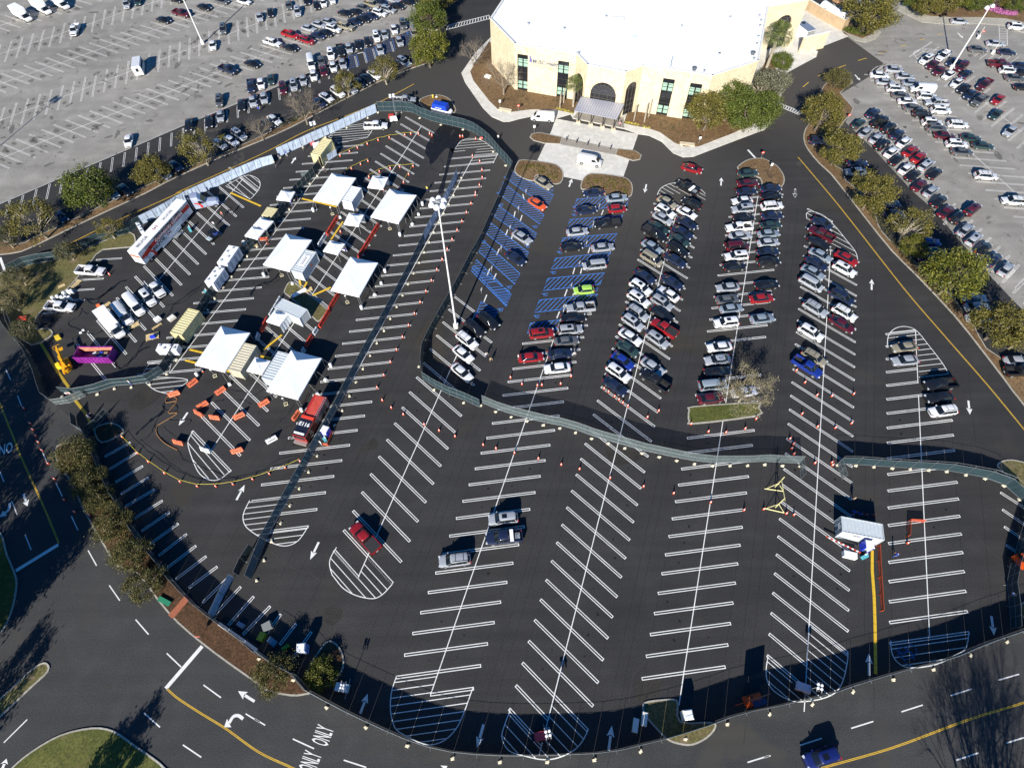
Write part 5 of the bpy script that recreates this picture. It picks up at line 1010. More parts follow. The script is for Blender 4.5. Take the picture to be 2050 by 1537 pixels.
g1 = 'trees along the strip by the left road'; g2 = 'trees along the strip by the right road'; g3 = 'bushy trees along the lower left fence'; g4 = 'small trees on the verge of the fenced site'; g5 = 'trees and shrubs around the building'; g6 = 'trees and hedges at the top right'
for q in [(T01, 30, 380, 200, 'dusk', 'dark olive tree cut by the left edge above the road'), (T01, 250, 240, 350, 'thin', 'olive tree with grey limbs, second from the left in the roadside strip'), (T00, 690, 1480, 360, 'green', 'large green tree in the left roadside strip'),
          (T00, 1195, 1345, 250, 'oak', 'round olive tree right of the large green one in the left strip'), (T00, 1570, 1165, 300, 'thin', 'wide olive tree by three silver cars in the left strip'), (T10, 25, 1000, 190, 'bare', 'small bare tree in the left strip beside a dark car'),
          (ZC, 560, 1270, 400, 'bare', 'wide bare grey tree in the left strip by the road'), (ZC, 1100, 1010, 310, 'thin', 'sparse olive tree over two white cars in the left strip'), (ZC, 1560, 850, 330, 'thin', 'olive tree with pale trunk near the upper end of the left strip'),
          (T10, 1365, 375, 300, 'mix', 'dense yellow-green tree at the upper end of the left strip')]: tree(*q, group=g1)
tree(T10, 1370, 130, 260, 'green', 'green tree on the bark island beside the top crossing', g5); tree(T10, 1430, 10, 230, 'oak', 'olive tree at the top edge left of the building', g5); tree(T10, 1510, -60, 200, 'oak', 'olive tree cut by the top edge next to the building', g5)
for q in [(T01, 850, 310, 190, 'thin', 'small olive tree nearest the long white trailer'), (T01, 525, 485, 180, 'dusk', 'small dusky tree behind the parked white pickups'), (T01, 135, 680, 190, 'dusk', 'dusky tree at the left corner of the brown verge'), (T01, 70, 870, 240, 'dusk', 'dark tree at the left edge beside the red kayak-like cover'), (T01, 190, 1090, 180, 'dusk', 'dark small tree nearest the yellow lift')]: tree(*q, group=g4)
for i, (t, u, v, d) in enumerate([(T02, 590, 590, 330), (T02, 700, 790, 290), (T02, 770, 930, 250), (T02, 890, 1130, 310), (T02, 1035, 1380, 320), (T03, 1150, 90, 310), (T13, 155, 800, 340)]):
    tree(t, u, v, d*.9, 'red', ['topmost', 'second', 'third', 'fourth', 'fifth', 'sixth', 'lowest'][i]+' bushy bronze tree down the strip outside the lower left fence', g3)
tree(T13, 522, 790, 235, 'bush', 'rounded yellow-green bush on the dark island by the bottom fence', g3, cat='bush')
tree(T10, 1715, 405, 190, 'bare', 'grey bare tree at the pavement bend left of the building', g5); tree(T10, 1960, 590, 270, 'bare', 'large bare tree on mulch against the left facade', g5)
tree(T20, 515, 672, 125, 'palm', 'green palm in front of the narrow left arch', g5, cat='palm'); tree(T30, 105, 290, 190, 'palm', 'shaggy palm in front of the right-wing arch', g5, cat='palm'); tree(T30, 75, 300, 130, 'hedge', 'shrub beneath the palm at the right wing', g5, cat='shrub')
for q in [(T20, 1570, 880, 320, 'oak', 'broad olive oak, leftmost of the grove right of the entrance'), (T20, 1750, 790, 330, 'green', 'middle green tree of the grove right of the entrance'), (T20, 1900, 880, 330, 'green', 'bright green tree at the pavement edge of the grove'), (T20, 1990, 700, 300, 'grey', 'greyish tree behind the grove at the facade corner'),
          (T30, 70, 660, 250, 'grey', 'grey-green tree overhanging the road right of the building'), (T30, 20, 830, 230, 'green', 'green tree beside the crossing, right end of the grove')]: tree(*q, group=g5)
tree(T30, 140, 485, 170, 'hedge', 'green shrub beside the steps on the right of the building', g5, cat='shrub')
for q in [(T30, 575, 630, 210, 'red', 'reddish rounded tree at the upper tip of the right strip'), (T30, 465, 885, 350, 'oak', 'large golden-olive tree above the right crossing'), (T30, 595, 1170, 330, 'oak', 'olive oak, third down the right strip'), (T31, 860, 20, 370, 'oak', 'olive oak beside the white sedan in right-hand shade'),
          (T31, 1150, 290, 360, 'thin', 'olive tree above the dark green car in the right strip'), (T31, 1190, 450, 220, 'mix', 'small yellow-green tree beside the dark green car'), (T31, 1510, 670, 500, 'mix', 'largest bright green tree in the right strip'), (T31, 1870, 1060, 420, 'oak', 'lower olive oak near the right edge'), (T31, 2010, 1180, 260, 'thin', 'thin olive tree cut by the right edge')]: tree(*((q[0], q[1], q[2], q[3]*.9)+q[4:]), group=g2)
for q in [(T30, 840, 100, 420, 'oak', 'very large golden oak at the top, right of the building'), (T30, 1190, 10, 160, 'green', 'green shrub left of the top right hedge'), (T30, 1290, 40, 230, 'oak', 'olive hedge tree above the curved pavement, left part'), (T30, 1420, 20, 240, 'oak', 'olive hedge tree above the curved pavement, right part'),
          (T30, 1570, -10, 200, 'mix', 'yellow-green tree left of the light pole head'), (T30, 1690, 25, 170, 'green', 'bright green bush beside the pink flowers'), (T30, 1830, -30, 200, 'oak', 'olive tree above the pink flower bed'), (T30, 1990, 30, 170, 'green', 'green bush at the top right corner')]: tree(*q, group=g6, sz=.7)
tree(T22, 1880, 60, 350, 'budding', 'pale budding tree growing on the small grass island', None, cat='tree')
# trees outside the picture whose shadows fall into it
def offtree(t, u, v, kind, label, s, szf=1.0):
    p = t(u, v); h = ZCR[kind]*s*szf; L = h/math.tan(SUN_EL); q = Vector((p.x+L*math.cos(SUN_AZ), p.y+L*math.sin(SUN_AZ), .1)); o = place(tp(kind, random.randrange(3)), q, random.uniform(0, 6), label, 'trees outside the left and bottom edges', used=_used, scale=(s, s, s*szf)); o['category'] = 'tree'
for i, q in enumerate([(T02, 10, 60, 'dusk', 1.0, 2.0), (T02, 150, 190, 'dusk', .5, 3.0), (T02, 10, 420, 'oak', 1.05, 2.0), (T02, -20, 660, 'dusk', 1.0, 2.0), (T02, -30, 1010, 'oak', .9, 2.2), (T02, 340, 1170, 'dusk', 1.15, 2.1), (T02, 260, 1330, 'oak', 1.2, 2.1), (T02, 450, 1210, 'oak', .95, 2.4), (T02, 60, 1470, 'oak', 1.1, 2.2), (T02, 420, 1400, 'dusk', .8, 2.2), (T03, 130, 30, 'oak', 1.0, 2.2), (T03, 10, 150, 'dusk', .9, 2.0), (T03, 30, 930, 'dusk', .7, 2.2), (T03, 930, 1560, 'cone', .8, 1.0), (T03, 740, 1640, 'cone', .7, 1.0), (T33, 1720, 1060, 'bare', 1.8, 1.7), (T33, 1800, 1350, 'bare', 1.6, 1.6), (T33, 1620, 1250, 'bare', 1.5, 1.6)]):
    offtree(q[0], q[1], q[2], q[3], 'tree outside the picture, '+ordw(i)+' of those casting shadows on the lower roads', q[4], q[5])
# bare palm trunks by the entrance
for i, (t, u, v, h) in enumerate([(ZB1, 960, 1075, 4.2), (ZB1, 1012, 1005, 4.0), (ZB2, 265, 1250, 4.2), (ZB2, 405, 1270, 5), (ZB2, 465, 1195, 4.6)]):
    p = t(u, v); g = MB().bar((0, 0, 0), (.05, 0, h*.55), .17, n=8, r2=.2).bar((.05, 0, h*.55), (.1, 0, h), .2, n=8, r2=.15); simple('leafless_palm', ['tall', 'rear', 'slim', 'thick', 'far right'][i]+' leafless palm trunk on mulch '+['left', 'left', 'right', 'right', 'right'][i]+' of the entrance canopy', 'palm', g, PALE, (p.x, p.y, .13), group='leafless palm trunks by the entrance')
# small planting: ground cover stuff
def tufts(name, label, poly, n, m, s, z, cat):
    rnd = random.Random(len(name)+n); xs = [p.x for p in poly]; ys = [p.y for p in poly]; mb = MB(); c = 0
    from mathutils.geometry import intersect_point_tri_2d
    ts = [[poly[i] for i in f] for f in tri(poly)]
    while c < n:
        x, y = rnd.uniform(min(xs), max(xs)), rnd.uniform(min(ys), max(ys))
        if not any(intersect_point_tri_2d((x, y), a.to_2d(), b.to_2d(), d.to_2d()) for a, b, d in ts): continue
        for _ in range(14): leaf(mb, Vector((x+rnd.gauss(0, s*.5), y+rnd.gauss(0, s*.5), z+abs(rnd.gauss(0, s*.5)))), s*.35, rnd)
        c += 1
    o = mb.ob(name, m); tag(o, label, cat, None, 'stuff')
tufts('shrub_cover', 'low olive shrubs dotted over the left island before the entrance', T20.L(70, 1350, 80, 1295, 320, 1305, 400, 1350, 390, 1425, 330, 1420, 210, 1370), 70, LOAK, .35, .13, 'ground cover')
tufts('shrub_cover', 'low olive shrubs dotted over the right island before the entrance', T20.L(590, 1470, 620, 1400, 870, 1410, 945, 1450, 930, 1530, 750, 1490), 75, LOAK, .35, .13, 'ground cover')
tufts('shrub_cover', 'low shrubs on the mulch bed along the left facade', T20.L(30, 760, 380, 800, 480, 870, 200, 850, 10, 860)+T10.L(1900, 800), 26, LDRK, .3, .15, 'ground cover')
tufts('shrub_cover', 'low shrubs on the mulch bed right of the entrance', T20.L(1120, 960, 1400, 980, 1380, 1100, 1200, 1020), 22, LDRK, .3, .15, 'ground cover')
tufts('flower_border', 'narrow yellow flower border left of the entrance paving', T20.L(370, 865, 380, 855, 500, 890, 495, 905), 26, leafmat('yellow_blooms', (.1, .12, .02), (.5, .42, .05), (.7, .62, .2)), .3, .14, 'flowers')
tufts('flower_border', 'narrow yellow flower border right of the entrance paving', T20.L(905, 975, 910, 965, 1105, 1010, 1100, 1022), 34, MATS['yellow_blooms'], .3, .14, 'flowers')
tufts('pink_flowers', 'bright pink azalea bed at the top right corner', T30.L(1740, 95, 1760, 60, 1850, 50, 1990, 90, 1970, 130, 1900, 130), 300, leafmat('pink_blooms', (.28, .06, .20), (.42, .14, .32), (.55, .25, .45)), .5, .3, 'flowers')
tufts('weed_cover', 'green undergrowth on the mulch below the large golden oak', T30.L(620, 220, 700, 230, 800, 250, 790, 290, 700, 275, 620, 250), 80, LGRN, .5, .15, 'ground cover')
tufts('weed_cover', 'scrubby ground cover along the right tree strip', T31.L(850, 60, 1000, 350, 1200, 620, 1500, 920, 1480, 960, 1180, 640, 900, 300, 760, 90), 160, LDRK, .35, .12, 'ground cover')
tufts('weed_cover', 'scrubby ground cover along the left tree strip', ZC.L(300, 1500, 700, 1330, 1300, 1060, 1280, 1110, 700, 1390, 340, 1530), 140, LDRK, .35, .12, 'ground cover')
tufts('weed_cover', 'dry leaves and weeds under the bronze trees', T02.L(640, 560, 760, 620, 1000, 1100, 1180, 1400, 1050, 1440, 850, 1150, 700, 850), 220, LRED, .35, .12, 'ground cover')
# ================================================================ FENCES
def mesh_mat(name, col, alpha, rough=.7):
    m = mat(name, col, rough, alpha=alpha, noise=.10, nscale=.8); m.node_tree.nodes['Principled BSDF'].inputs['Specular IOR Level'].default_value = .2; return m
CLOTH_D = mesh_mat('dark_green_screen', (.022, .042, .050), .94); CLOTH_T = mesh_mat('thin_green_screen', (.105, .135, .14), .62); CLOTH_L = mesh_mat('pale_screen_cloth', (.42, .50, .62), 1.0, .5)
FENCE_N = 0
def fence(name, label, P, h=2.75, cloth=CLOTH_D, top=None, span=3.1, feet='block', closed=False, mid=True, pale=(), side=-1, smooth=True, wires=True):
    """one fence run: cloth panels, steel frames; ballast blocks stand on the feet as things of their own"""
    P = [Vector((p.x, p.y, 0)) for p in P]; P = catmull(P, False, 8) if smooth else P
    cum = [0]
    for i in range(len(P)-1): cum.append(cum[-1]+(P[i+1]-P[i]).length)
    tot = cum[-1]; n = max(1, round(tot/span)); top = top or h
    def at(s):
        for i in range(len(cum)-1):
            if cum[i+1] >= s-1e-6: return P[i].lerp(P[i+1], (s-cum[i])/max(1e-6, cum[i+1]-cum[i]))
        return P[-1]
    Q = [at(tot*i/n) for i in range(n+1)]; o = thing(name, label, 'fence', Q[0])
    inv = Matrix.Translation(-o.location)
    rnd = random.Random(int(tot*100)); frames = []; cl = []
    for i in range(n):
        a, b = Q[i], Q[i+1]; t = (b-a).normalized(); nn = Vector((-t.y, t.x, 0)); a_, b_ = a+t*.03, b-t*.03
        g = MB(); K = 7; V = []
        for k in range(K+1):
            bow = math.sin(math.pi*k/K)*rnd.uniform(-.04, .10)
            for z, q in ((.10, 0), (h*.5, 1), (h-.03-abs(bow)*.6, 0)): pt = a_.lerp(b_, k/K)+nn*(.02+bow*q); V.append((pt.x, pt.y, z))
        g.add(V, [(3*k+j, 3*(k+1)+j, 3*(k+1)+j+1, 3*k+j+1) for k in range(K) for j in range(2)], 0, inv); m = CLOTH_L if pale == 'all' or i in pale else cloth
        c = g.ob('screen_panel', m, o)
        g = MB(); r = .020
        for z in ([.12, top] + ([h*.5] if mid else []) + ([h] if top > h else [])): g.bar((a.x, a.y, z), (b.x, b.y, z), r, n=4)
        for k in ((0, .5) if mid else (0,)): q = a.lerp(b, k)+t*.03; g.bar((q.x, q.y, 0), (q.x, q.y, top+.03), r, n=4)
        if i == n-1: g.bar((b.x, b.y, 0), (b.x, b.y, top), r, n=4)
        g.bar(a+nn*-.45+Vector((0, 0, .04)), a+nn*.45+Vector((0, 0, .04)), .03, n=4)
        g.V = [inv @ v for v in g.V]; g.ob('steel_frame', FSTEEL, o)
    return o, Q
SAND = mat('sandbag', (.62, .56, .42), .85, noise=.2, nscale=5)
def ballast(Q, side, group, where, every=1, kind='sandbag', off=.55, start='left'):
    L = []
    for i, q in enumerate(Q):
        if i % every: continue
        a = Q[max(0, i-1)]; b = Q[min(len(Q)-1, i+1)]; t = (b-a).normalized(); n = Vector((-t.y, t.x, 0))*side; L.append((q+n*off, math.atan2(t.y, t.x)))
    for i, (p, r) in enumerate(L):
        g = MB(); w = random.uniform(.42, .6)
        g.box((0, 0, .09), (w, .34, .18), taper=.75).box((.1, .12, .2), (w*.8, .26, .1), rz=.4, taper=.6)
        simple('sandbag', f'pale sandbag, {ordw(i)} from its {start} end, {where}', 'sandbag', g, SAND, (p.x, p.y, 0), r+random.uniform(-.5, .5), group)
GF = 'sandbags on the fence feet'
# central fence through the long row
P = [T10(1600, 1400), T11(1560, 0), T11(1370, 350), T11(1255, 595), T11(1115, 865), T11(1015, 1050), T11(905, 1245), T11(795, 1450), T12(740, 60), T12(640, 265), T12(440, 620), T12(230, 1000), T12(80, 1285), T13(-30, 50)]
o, Q = fence('site_fence', 'long straight green-screened fence through the row right of the tents', P, 2.6, cloth=mesh_mat('backlit_tint_screen', (.05, .10, .13), .94), pale=range(0, 7), smooth=False)  # dark green cloth; paler teal base colour stands in for grazing backlight
ballast(Q, 1, GF, 'central straight fence', off=.9, start='top')
# upper loop around the site to the curved middle fence
P = [T10(955, 890), T10(1130, 900), T10(1240, 895), T10(1330, 930), T10(1440, 990), T10(1560, 1000), T10(1640, 1020), T10(1730, 1050), T10(1790, 1085), T10(1880, 1180), T10(1950, 1260), T10(2025, 1340), T11(2049, -50+0), T11(1975, 20), T11(1940, 100), T11(1900, 210), T11(1790, 410), T11(1700, 560), T11(1610, 760), T11(1520, 900), T11(1430, 1060), T11(1335, 1220), T11(1320, 1300), T11(1320, 1400), T11(1340, 1510), T12(1430, 60), T12(1550, 120), T12(1650, 160), T12(1770, 215)]
P = ZN.L(-20, 435, 250, 432, 430, 440, 560, 510, 760, 580, 980, 630, 1125, 660, 1270, 710, 1390, 790, 1500, 880, 1640, 1050, 1730, 1140, 1800, 1240)+[T10(2035, 1350), T11(1995, -60), T11(1950, 60), T11(1865, 250), T11(1790, 420), T11(1710, 560), T11(1620, 740), T11(1530, 900), T11(1450, 1040), T11(1370, 1190), T11(1325, 1300), T11(1320, 1400), T11(1335, 1510), T12(1430, 65), T12(1550, 125), T12(1650, 160), T12(1775, 218)]
o, Q = fence('site_fence', 'long curving green-screened fence from the road down past the blue bays', P, 2.75, pale=()); ballast(Q, -1, GF, 'curving fence beside the blue bays', 2, off=.6, start='top')
P = T12.L(1795, 185, 1925, 240)+T22.L(40, 280, 180, 315, 305, 345, 450, 370, 580, 415, 710, 465, 860, 500, 990, 545, 1130, 575, 1270, 605, 1415, 635, 1570, 655, 1850, 655, 1990, 645)+T32.L(140, 655, 275, 660)
o, Q = fence('site_fence', 'long see-through fence sweeping across the middle of the lot', P, 2.75, cloth=CLOTH_T, span=2.9, smooth=False); ballast(Q, -1, GF, 'fence across the middle of the lot', off=.6)
o, Q = fence('fence_gate', 'open gate panel at the right end of the middle fence', T32.L(275, 660, 288, 780), 2.2, CLOTH_T, span=3.2, smooth=False); o, Q = fence('fence_gate', 'open gate panel at the left end of the right fence', T32.L(572, 665, 612, 790), 2.2, CLOTH_T, span=3.2, smooth=False)
P = T32.L(575, 665, 710, 668, 860, 680, 1010, 690, 1150, 698, 1300, 705, 1460, 718, 1620, 750, 1770, 778, 1880, 822, 1970, 885, 2035, 965, 2080, 1080)
o, Q = fence('site_fence', 'green-screened fence running to the right edge of the picture', P, 2.45, top=3.1, mid=False, smooth=False); ballast(Q, -1, GF, 'fence running to the right edge', 1, off=.25)
# bottom perimeter, seen from almost straight above
P = T13.L(60, 640, 200, 740, 330, 805, 450, 945, 540, 990, 740, 1095, 950, 1195, 1150, 1285, 1320, 1350, 1480, 1395, 1700, 1425, 2030, 1440)+T23.L(350, 1435, 560, 1425, 770, 1412, 950, 1370, 1130, 1330, 1300, 1280, 1470, 1230, 1640, 1165, 1790, 1115, 2020, 1068)+T33.L(120, 1045, 290, 1003, 460, 965, 610, 910, 770, 862, 920, 815, 1085, 772, 1240, 733, 1380, 698, 1500, 650, 1680, 572, 1820, 525, 2049, 442, 2300, 340)
o, Q = fence('site_fence', 'long screened fence curving along the bottom of the closed lot', P, 2.7, top=3.4, mid=False, cloth=mesh_mat('olive_screen', (.10, .11, .10), .97)); ballast(Q, -1, GF, 'fence along the bottom', 2, off=.75)
P = T02.L(690, 420, 740, 500, 790, 640, 860, 800, 930, 945, 1020, 1070, 1060, 1180, 1170, 1330, 1310, 1500)+T03.L(1360, 50, 1560, 260, 1730, 395, 1900, 520, 2060, 655)
o, Q = fence('site_fence', 'dark screened fence behind the bronze trees at lower left', P, 2.4, cloth=CLOTH_D, mid=False)
# left side: kerb fence, site boundary and inner fence
P = [T01(20, 960), T01(60, 1080), T01(140, 1190), T01(210, 1260), T01(270, 1370), T01(330, 1500), T02(350, 100), T02(375, 150)]
o, Q = fence('site_fence', 'dark screened fence along the left kerb below the verge', P, 2.2, span=3.2)
P = [T02(378, 148), T02(420, 200), T02(530, 195), T02(680, 130)]; o, Q = fence('site_fence', 'short mesh fence with the small red and white notice', P, 1.9, CLOTH_T, span=2.6, smooth=False)
P = [T02(505, 110), T02(700, 120), T02(840, 60), T02(970, 45), T02(1110, 30), T02(1230, 5), T01(1300, 1440), T01(1370, 1340), T01(1440, 1215), T01(1560, 1040), T01(1660, 870), T01(1800, 690), T01(1890, 560), T01(1985, 470), T11(200, 235), T11(310, 60), T10(480, 1380), T10(540, 1290), T10(590, 1210), T10(640, 1130)]
o, Q = fence('site_fence', 'long dark inner fence from the yellow lift up past the white trailers', P, 2.3, pale=()); ballast(Q, -1, GF, 'inner fence left of the tents', 1, off=.7, start='lower')
P = [T01(100, 660), T01(240, 590), T01(420, 560), T01(500, 540), T01(760, 430), T01(840, 395), T01(1010, 345), T01(1100, 290), T01(1300, 190), T01(1420, 120), T00(1420, 1610), T00(1700, 1480), T00(2040, 1330), T10(160, 1290)]
o, Q = fence('site_fence', 'pale-screened fence between the left road and the long white trailer', P, 2.4, pale=range(9, 60))
P = [T10(190, 1240), T10(340, 1175), T10(480, 1110), T10(640, 1040), T10(800, 965), T10(965, 890)]
o, Q = fence('site_fence', 'pale-screened fence along the road above the cream container', P, 2.5, pale='all'); ballast(Q, -1, GF, 'upper roadside fence', 2)
o, Q = fence('fence_gate', 'open dark gate leaf beside the topmost bronze tree', [T02(595, 290), T02(610, 400), T02(690, 430)], 1.8, CLOTH_D, span=2.4, smooth=False)
o, Q = fence('fence_gate', 'open dark gate leaf nearest the shaded island at left', [T02(700, 420), T02(740, 400), T02(860, 270)], 1.8, CLOTH_D, span=2.4, smooth=False)
o, Q = fence('loose_fence_panel', 'loose mesh fence panel leaning beside the inner fence near the cream container', [T10(375, 1405), T10(440, 1400)], 1.8, CLOTH_T, span=3, smooth=False)
o, Q = fence('loose_fence_panel', 'pale loose fence panels beside the cream container', [T10(580, 1275), T10(655, 1225), T10(640, 1170)], 1.8, CLOTH_L, span=2.4, smooth=False)
o, Q = fence('loose_fence_panel', 'pale-screened fence stub at the lower end of the inner dark screens', [T03(1690, 345), T03(1760, 210), T03(1800, 60), T02(1850, 1560)], 2.2, CLOTH_L, span=2.6, smooth=False)
P = [T12(-10, 1330), T12(-60, 1400), T12(-110, 1500), T03(1880, 20)]; o, Q = fence('site_fence', 'dark fence stub below the long central fence', P, 2.2, CLOTH_D, span=2.6, smooth=False)
P = [T32(2060, 1090), T33(1905, 60), T33(1935, 280), T33(1940, 440)]; o, Q = fence('site_fence', 'dark fence closing the lower right corner of the lot', P, 2.4, CLOTH_D, smooth=False)
# ================================================================ CONES AND BARRIERS
def cone_proto():
    r = bpy.data.objects.new('traffic_cone', None); COL.objects.link(r)
    MB().box((0, 0, .02), (.42, .42, .04)).ob('base', DARK, r); fin(MB().lathe((0, 0, .04), [(.17, 0), (.115, .26)], n=12).lathe((0, 0, .04), [(.075, .46), (.035, .72)], n=12), 'cone_body', CONEO, r)
    fin(MB().lathe((0, 0, .30), [(.116, 0), (.074, .20)], n=12), 'white_collar', WHITE, r); return proto_tree(r)
CONE = cone_proto()
def cones(t, q, where, dr='from the top'):
    pts = [(q[i], q[i+1]) for i in range(0, len(q), 2)]; pts.sort(key=lambda c: c[1] if 'top' in dr else c[0])
    for i, (u, v) in enumerate(pts):
        p = t(u, v+3); o = place(CONE, p, random.uniform(0, 1.5), f'orange cone, {ordw(i)} {dr}, {where}', 'orange traffic cones'); o['category'] = 'cone'; o.scale = (1.15, 1.15, 1.15)
cones(T11, [1740, 45, 1707, 112, 1671, 182, 1635, 252, 1598, 322, 1558, 395, 1520, 472, 1480, 552, 1438, 632, 1396, 718, 1352, 802, 1307, 888, 1262, 978, 1216, 1070, 1168, 1162, 1121, 1262, 1073, 1358, 1020, 1462], 'line along the stall ends right of the central fence')
cones(T12, [967, 62, 1008, 162, 1079, 220, 1174, 273, 1338, 352, 1455, 400, 1581, 445, 1803, 512, 1903, 540], 'slanting line across the upper empty lot')
cones(T10, [1185, 1070, 1232, 1060, 1063, 1090, 975, 1110, 890, 1140, 812, 1170, 750, 1200, 675, 1232], 'upper arc beside the cream container'); cones(T10, [1293, 1060, 1380, 1060, 1398, 1072, 1620, 1080, 1640, 1080, 1743, 1100], 'row across the wet patch')
cones(T10, [895, 1275, 837, 1300, 765, 1335, 712, 1372, 985, 1358, 1070, 1330, 1145, 1322, 1250, 1315, 1215, 1380, 1175, 1442, 902, 1400], 'loop above the rearmost tents'); cones(T10, [1718, 1235, 1775, 1278, 1793, 1345, 1795, 1405, 1773, 1465, 1742, 1525], 'short line below the hatched row end')
cones(T22, [98, 35, 220, 45, 255, 42, 403, 32], 'row behind the white sedan of the lime row', 'from the left'); cones(T21, [8, 1480, 485, 1470], 'stall end near the lime row', 'from the left')
cones(T22, [745, 70, 780, 95, 828, 132, 862, 157, 893, 182, 932, 207], 'tight row below the navy sedan', 'from the left'); cones(T22, [1175, 245, 1087, 295], 'pair right of the tight cone row')
cones(T22, [1430, 348, 1567, 408, 1705, 415, 1857, 385, 1943, 308], 'around the foot of the grass island', 'from the left')
cones(T22, [228, 620, 408, 668, 552, 702, 793, 772, 1056, 840, 1293, 893, 1585, 965, 1848, 1025, 2003, 1018, 40, 575], 'long dotted line below the middle fence', 'from the left')
cones(T32, [172, 1052, 232, 1062, 397, 655, 530, 652, 535, 672], 'beside the gate opening and yellow frames'); cones(T32, [318, 22, 413, 122, 530, 128, 702, 112, 295, 268, 417, 370, 558, 378, 685, 342, 200, 465, 228, 505, 215, 540, 232, 583], 'scattered above the gate opening')
cones(T31, [250, 1425], 'behind the bright blue pickup'); cones(T32, [1128, 1285], 'below the orange barrier frame')
cones(T02, [195, 225, 245, 345, 265, 392, 288, 440, 310, 492, 338, 555, 385, 658, 437, 780, 513, 945, 595, 1040, 713, 1065], 'line down the left road'); cones(T02, [1000, 1010], 'by the fence behind the bronze trees')
cones(T02, [1090, 578, 1175, 645, 1302, 735, 1425, 802, 1560, 838, 1706, 838, 1842, 822, 1996, 782, 970, 450], 'yellow-taped arc around the engine', 'from the left'); cones(T12, [118, 740, 243, 692, 360, 640], 'taped line ending at the central fence', 'from the left')
cones(ZT1, [1743, 370, 870, 135, 805, 1065, 1480, 400], 'between the rear tents'); cones(T01, [868, 668], 'in front of the upper white pickup'); cones(ZT3, [185, 845], 'at the weight of the lower left tent')
# tape strung between cones
TAPE = mat('caution_tape', (.60, .50, .03), .6)
def tape(name, label, P, z=.75):
    g = MB(); 
    for i in range(len(P)-1):
        a, b = P[i], P[i+1]; A = Vector((a.x, a.y, z)); B = Vector((b.x, b.y, z)); M_ = (A+B)/2-Vector((0, 0, .12)); g.bar(A, M_, .03, n=4); g.bar(M_, B, .03, n=4)
    tag(g.ob(name, TAPE), label, 'tape')
tape('caution_tape', 'yellow tape strung over the arc of cones around the fire engine', T02.L(970, 450, 1090, 575, 1175, 642, 1302, 732, 1425, 800, 1560, 835, 1706, 835, 1842, 818, 1996, 780)+T12.L(118, 738, 243, 690, 360, 640))
tape('caution_tape', 'yellow tape above the upper arc of cones by the cream container', T10.L(675, 1230, 750, 1198, 812, 1168, 890, 1138, 975, 1108, 1063, 1088, 1185, 1068, 1293, 1058)); tape('caution_tape', 'yellow tape on the cone loop above the rearmost tents', T10.L(712, 1370, 765, 1333, 837, 1298, 895, 1273)); tape('caution_tape', 'yellow tape on the lower cone loop by the small rear tent', T10.L(902, 1400, 985, 1356, 1070, 1328, 1145, 1320, 1250, 1313, 1215, 1378, 1175, 1440))
# water-filled barriers
def barrier_me(m, L=1.8):
    g = MB(); pr = [(.30, 0), (.30, .18), (.15, .45), (.12, .95), (-.12, .95), (-.15, .45), (-.30, .18), (-.30, 0)]; N = len(pr)
    g.add([(x, y, z) for x in (-L/2, L/2) for y, z in pr], [(i, (i+1) % N, N+(i+1) % N, N+i) for i in range(N)]+[tuple(range(N)), tuple(N+i for i in reversed(range(N)))])
    me = g.me('barrier_shell', m); fixn(me); return me
BM = {}
def barrier(p, rz, m, label, group, L=1.8):
    k = (m.name, L)
    if k not in BM:
        r = bpy.data.objects.new('water_barrier', None); COL.objects.link(r); link(bpy.data.objects.new('shell', barrier_me(m, L)), r); MB().lathe((0, 0, .95), [(.07, 0), (.07, .05)], n=8).ob('filler_cap', BLACKP, r)
        MB().box((0, .2, .45), (L*.7, .06, .12)).box((0, -.2, .45), (L*.7, .06, .12)).ob('forklift_slot', BLACKP, r); BM[k] = proto_tree(r)
    o = place(BM[k], p, rz, label, group); o['category'] = 'barrier'
ORB = mat('salmon_barrier', (.72, .17, .08), .55, noise=.12, nscale=2); WHB = mat('white_barrier', (.62, .64, .64), .55)
for i, (t, u, v, u2, v2, c) in enumerate([(T02, 1480, 45, 1545, -5, 'o'), (T02, 1325, 118, 1410, 92, 'o'), (T02, 1700, 105, 1765, 60, 'o'), (T02, 1555, 215, 1630, 172, 'o'), (T02, 1525, 238, 1600, 280, 'o'), (T02, 1645, 285, 1735, 298, 'o'), (T02, 1840, 298, 1920, 262, 'o'), (ZT3, 940, 1300, 1065, 1230, 'o'), (ZF, 170, 755, 300, 570, 'o'), (T02, 1360, 478, 1445, 500, 'o'), (T02, 1575, 535, 1660, 562, 'w'), (T02, 1820, 565, 1910, 540, 'o'), (T12, 85, 490, 170, 445, 'w')]):
    a, b = t(u, v, .6), t(u2, v2, .6); c_ = (a+b)/2; wh = ['at the upper left beside the hatched stalls', 'left end of the curve by the hoses', 'nearest the lower left tent', 'above the bend of the barrier curve', 'at the bend of the curve', 'just right of the bend', 'bottom of the upper curve', 'below the lower right tent', 'beside the red engine', 'by the hose on the left of the hatched tip', 'on the hatched tip', 'right of the hatched tip', 'between the engine and the hatched tip'][i]
    barrier((c_.x, c_.y, 0), ang(a, b), ORB if c == 'o' else WHB, ('salmon' if c == 'o' else 'white')+' plastic water barrier '+wh, 'water barriers around the turning loop', 1.9)
def brow(t, a, b, n, cols, where):
    A, B = t(*a, .6), t(*b, .6); L = d2(A, B)/n
    for i in range(n):
        p = A.lerp(B, (i+.5)/n); c = cols[i]; barrier((p.x, p.y, 0), ang(A, B), {'r': REDP, 'w': WHB}[c], f"{ {'r': 'red', 'w': 'white'}[c] } water barrier, {ordw(i)} from the top in the {where}", 'red and white barrier lines between the tents', round(L-.04, 2))
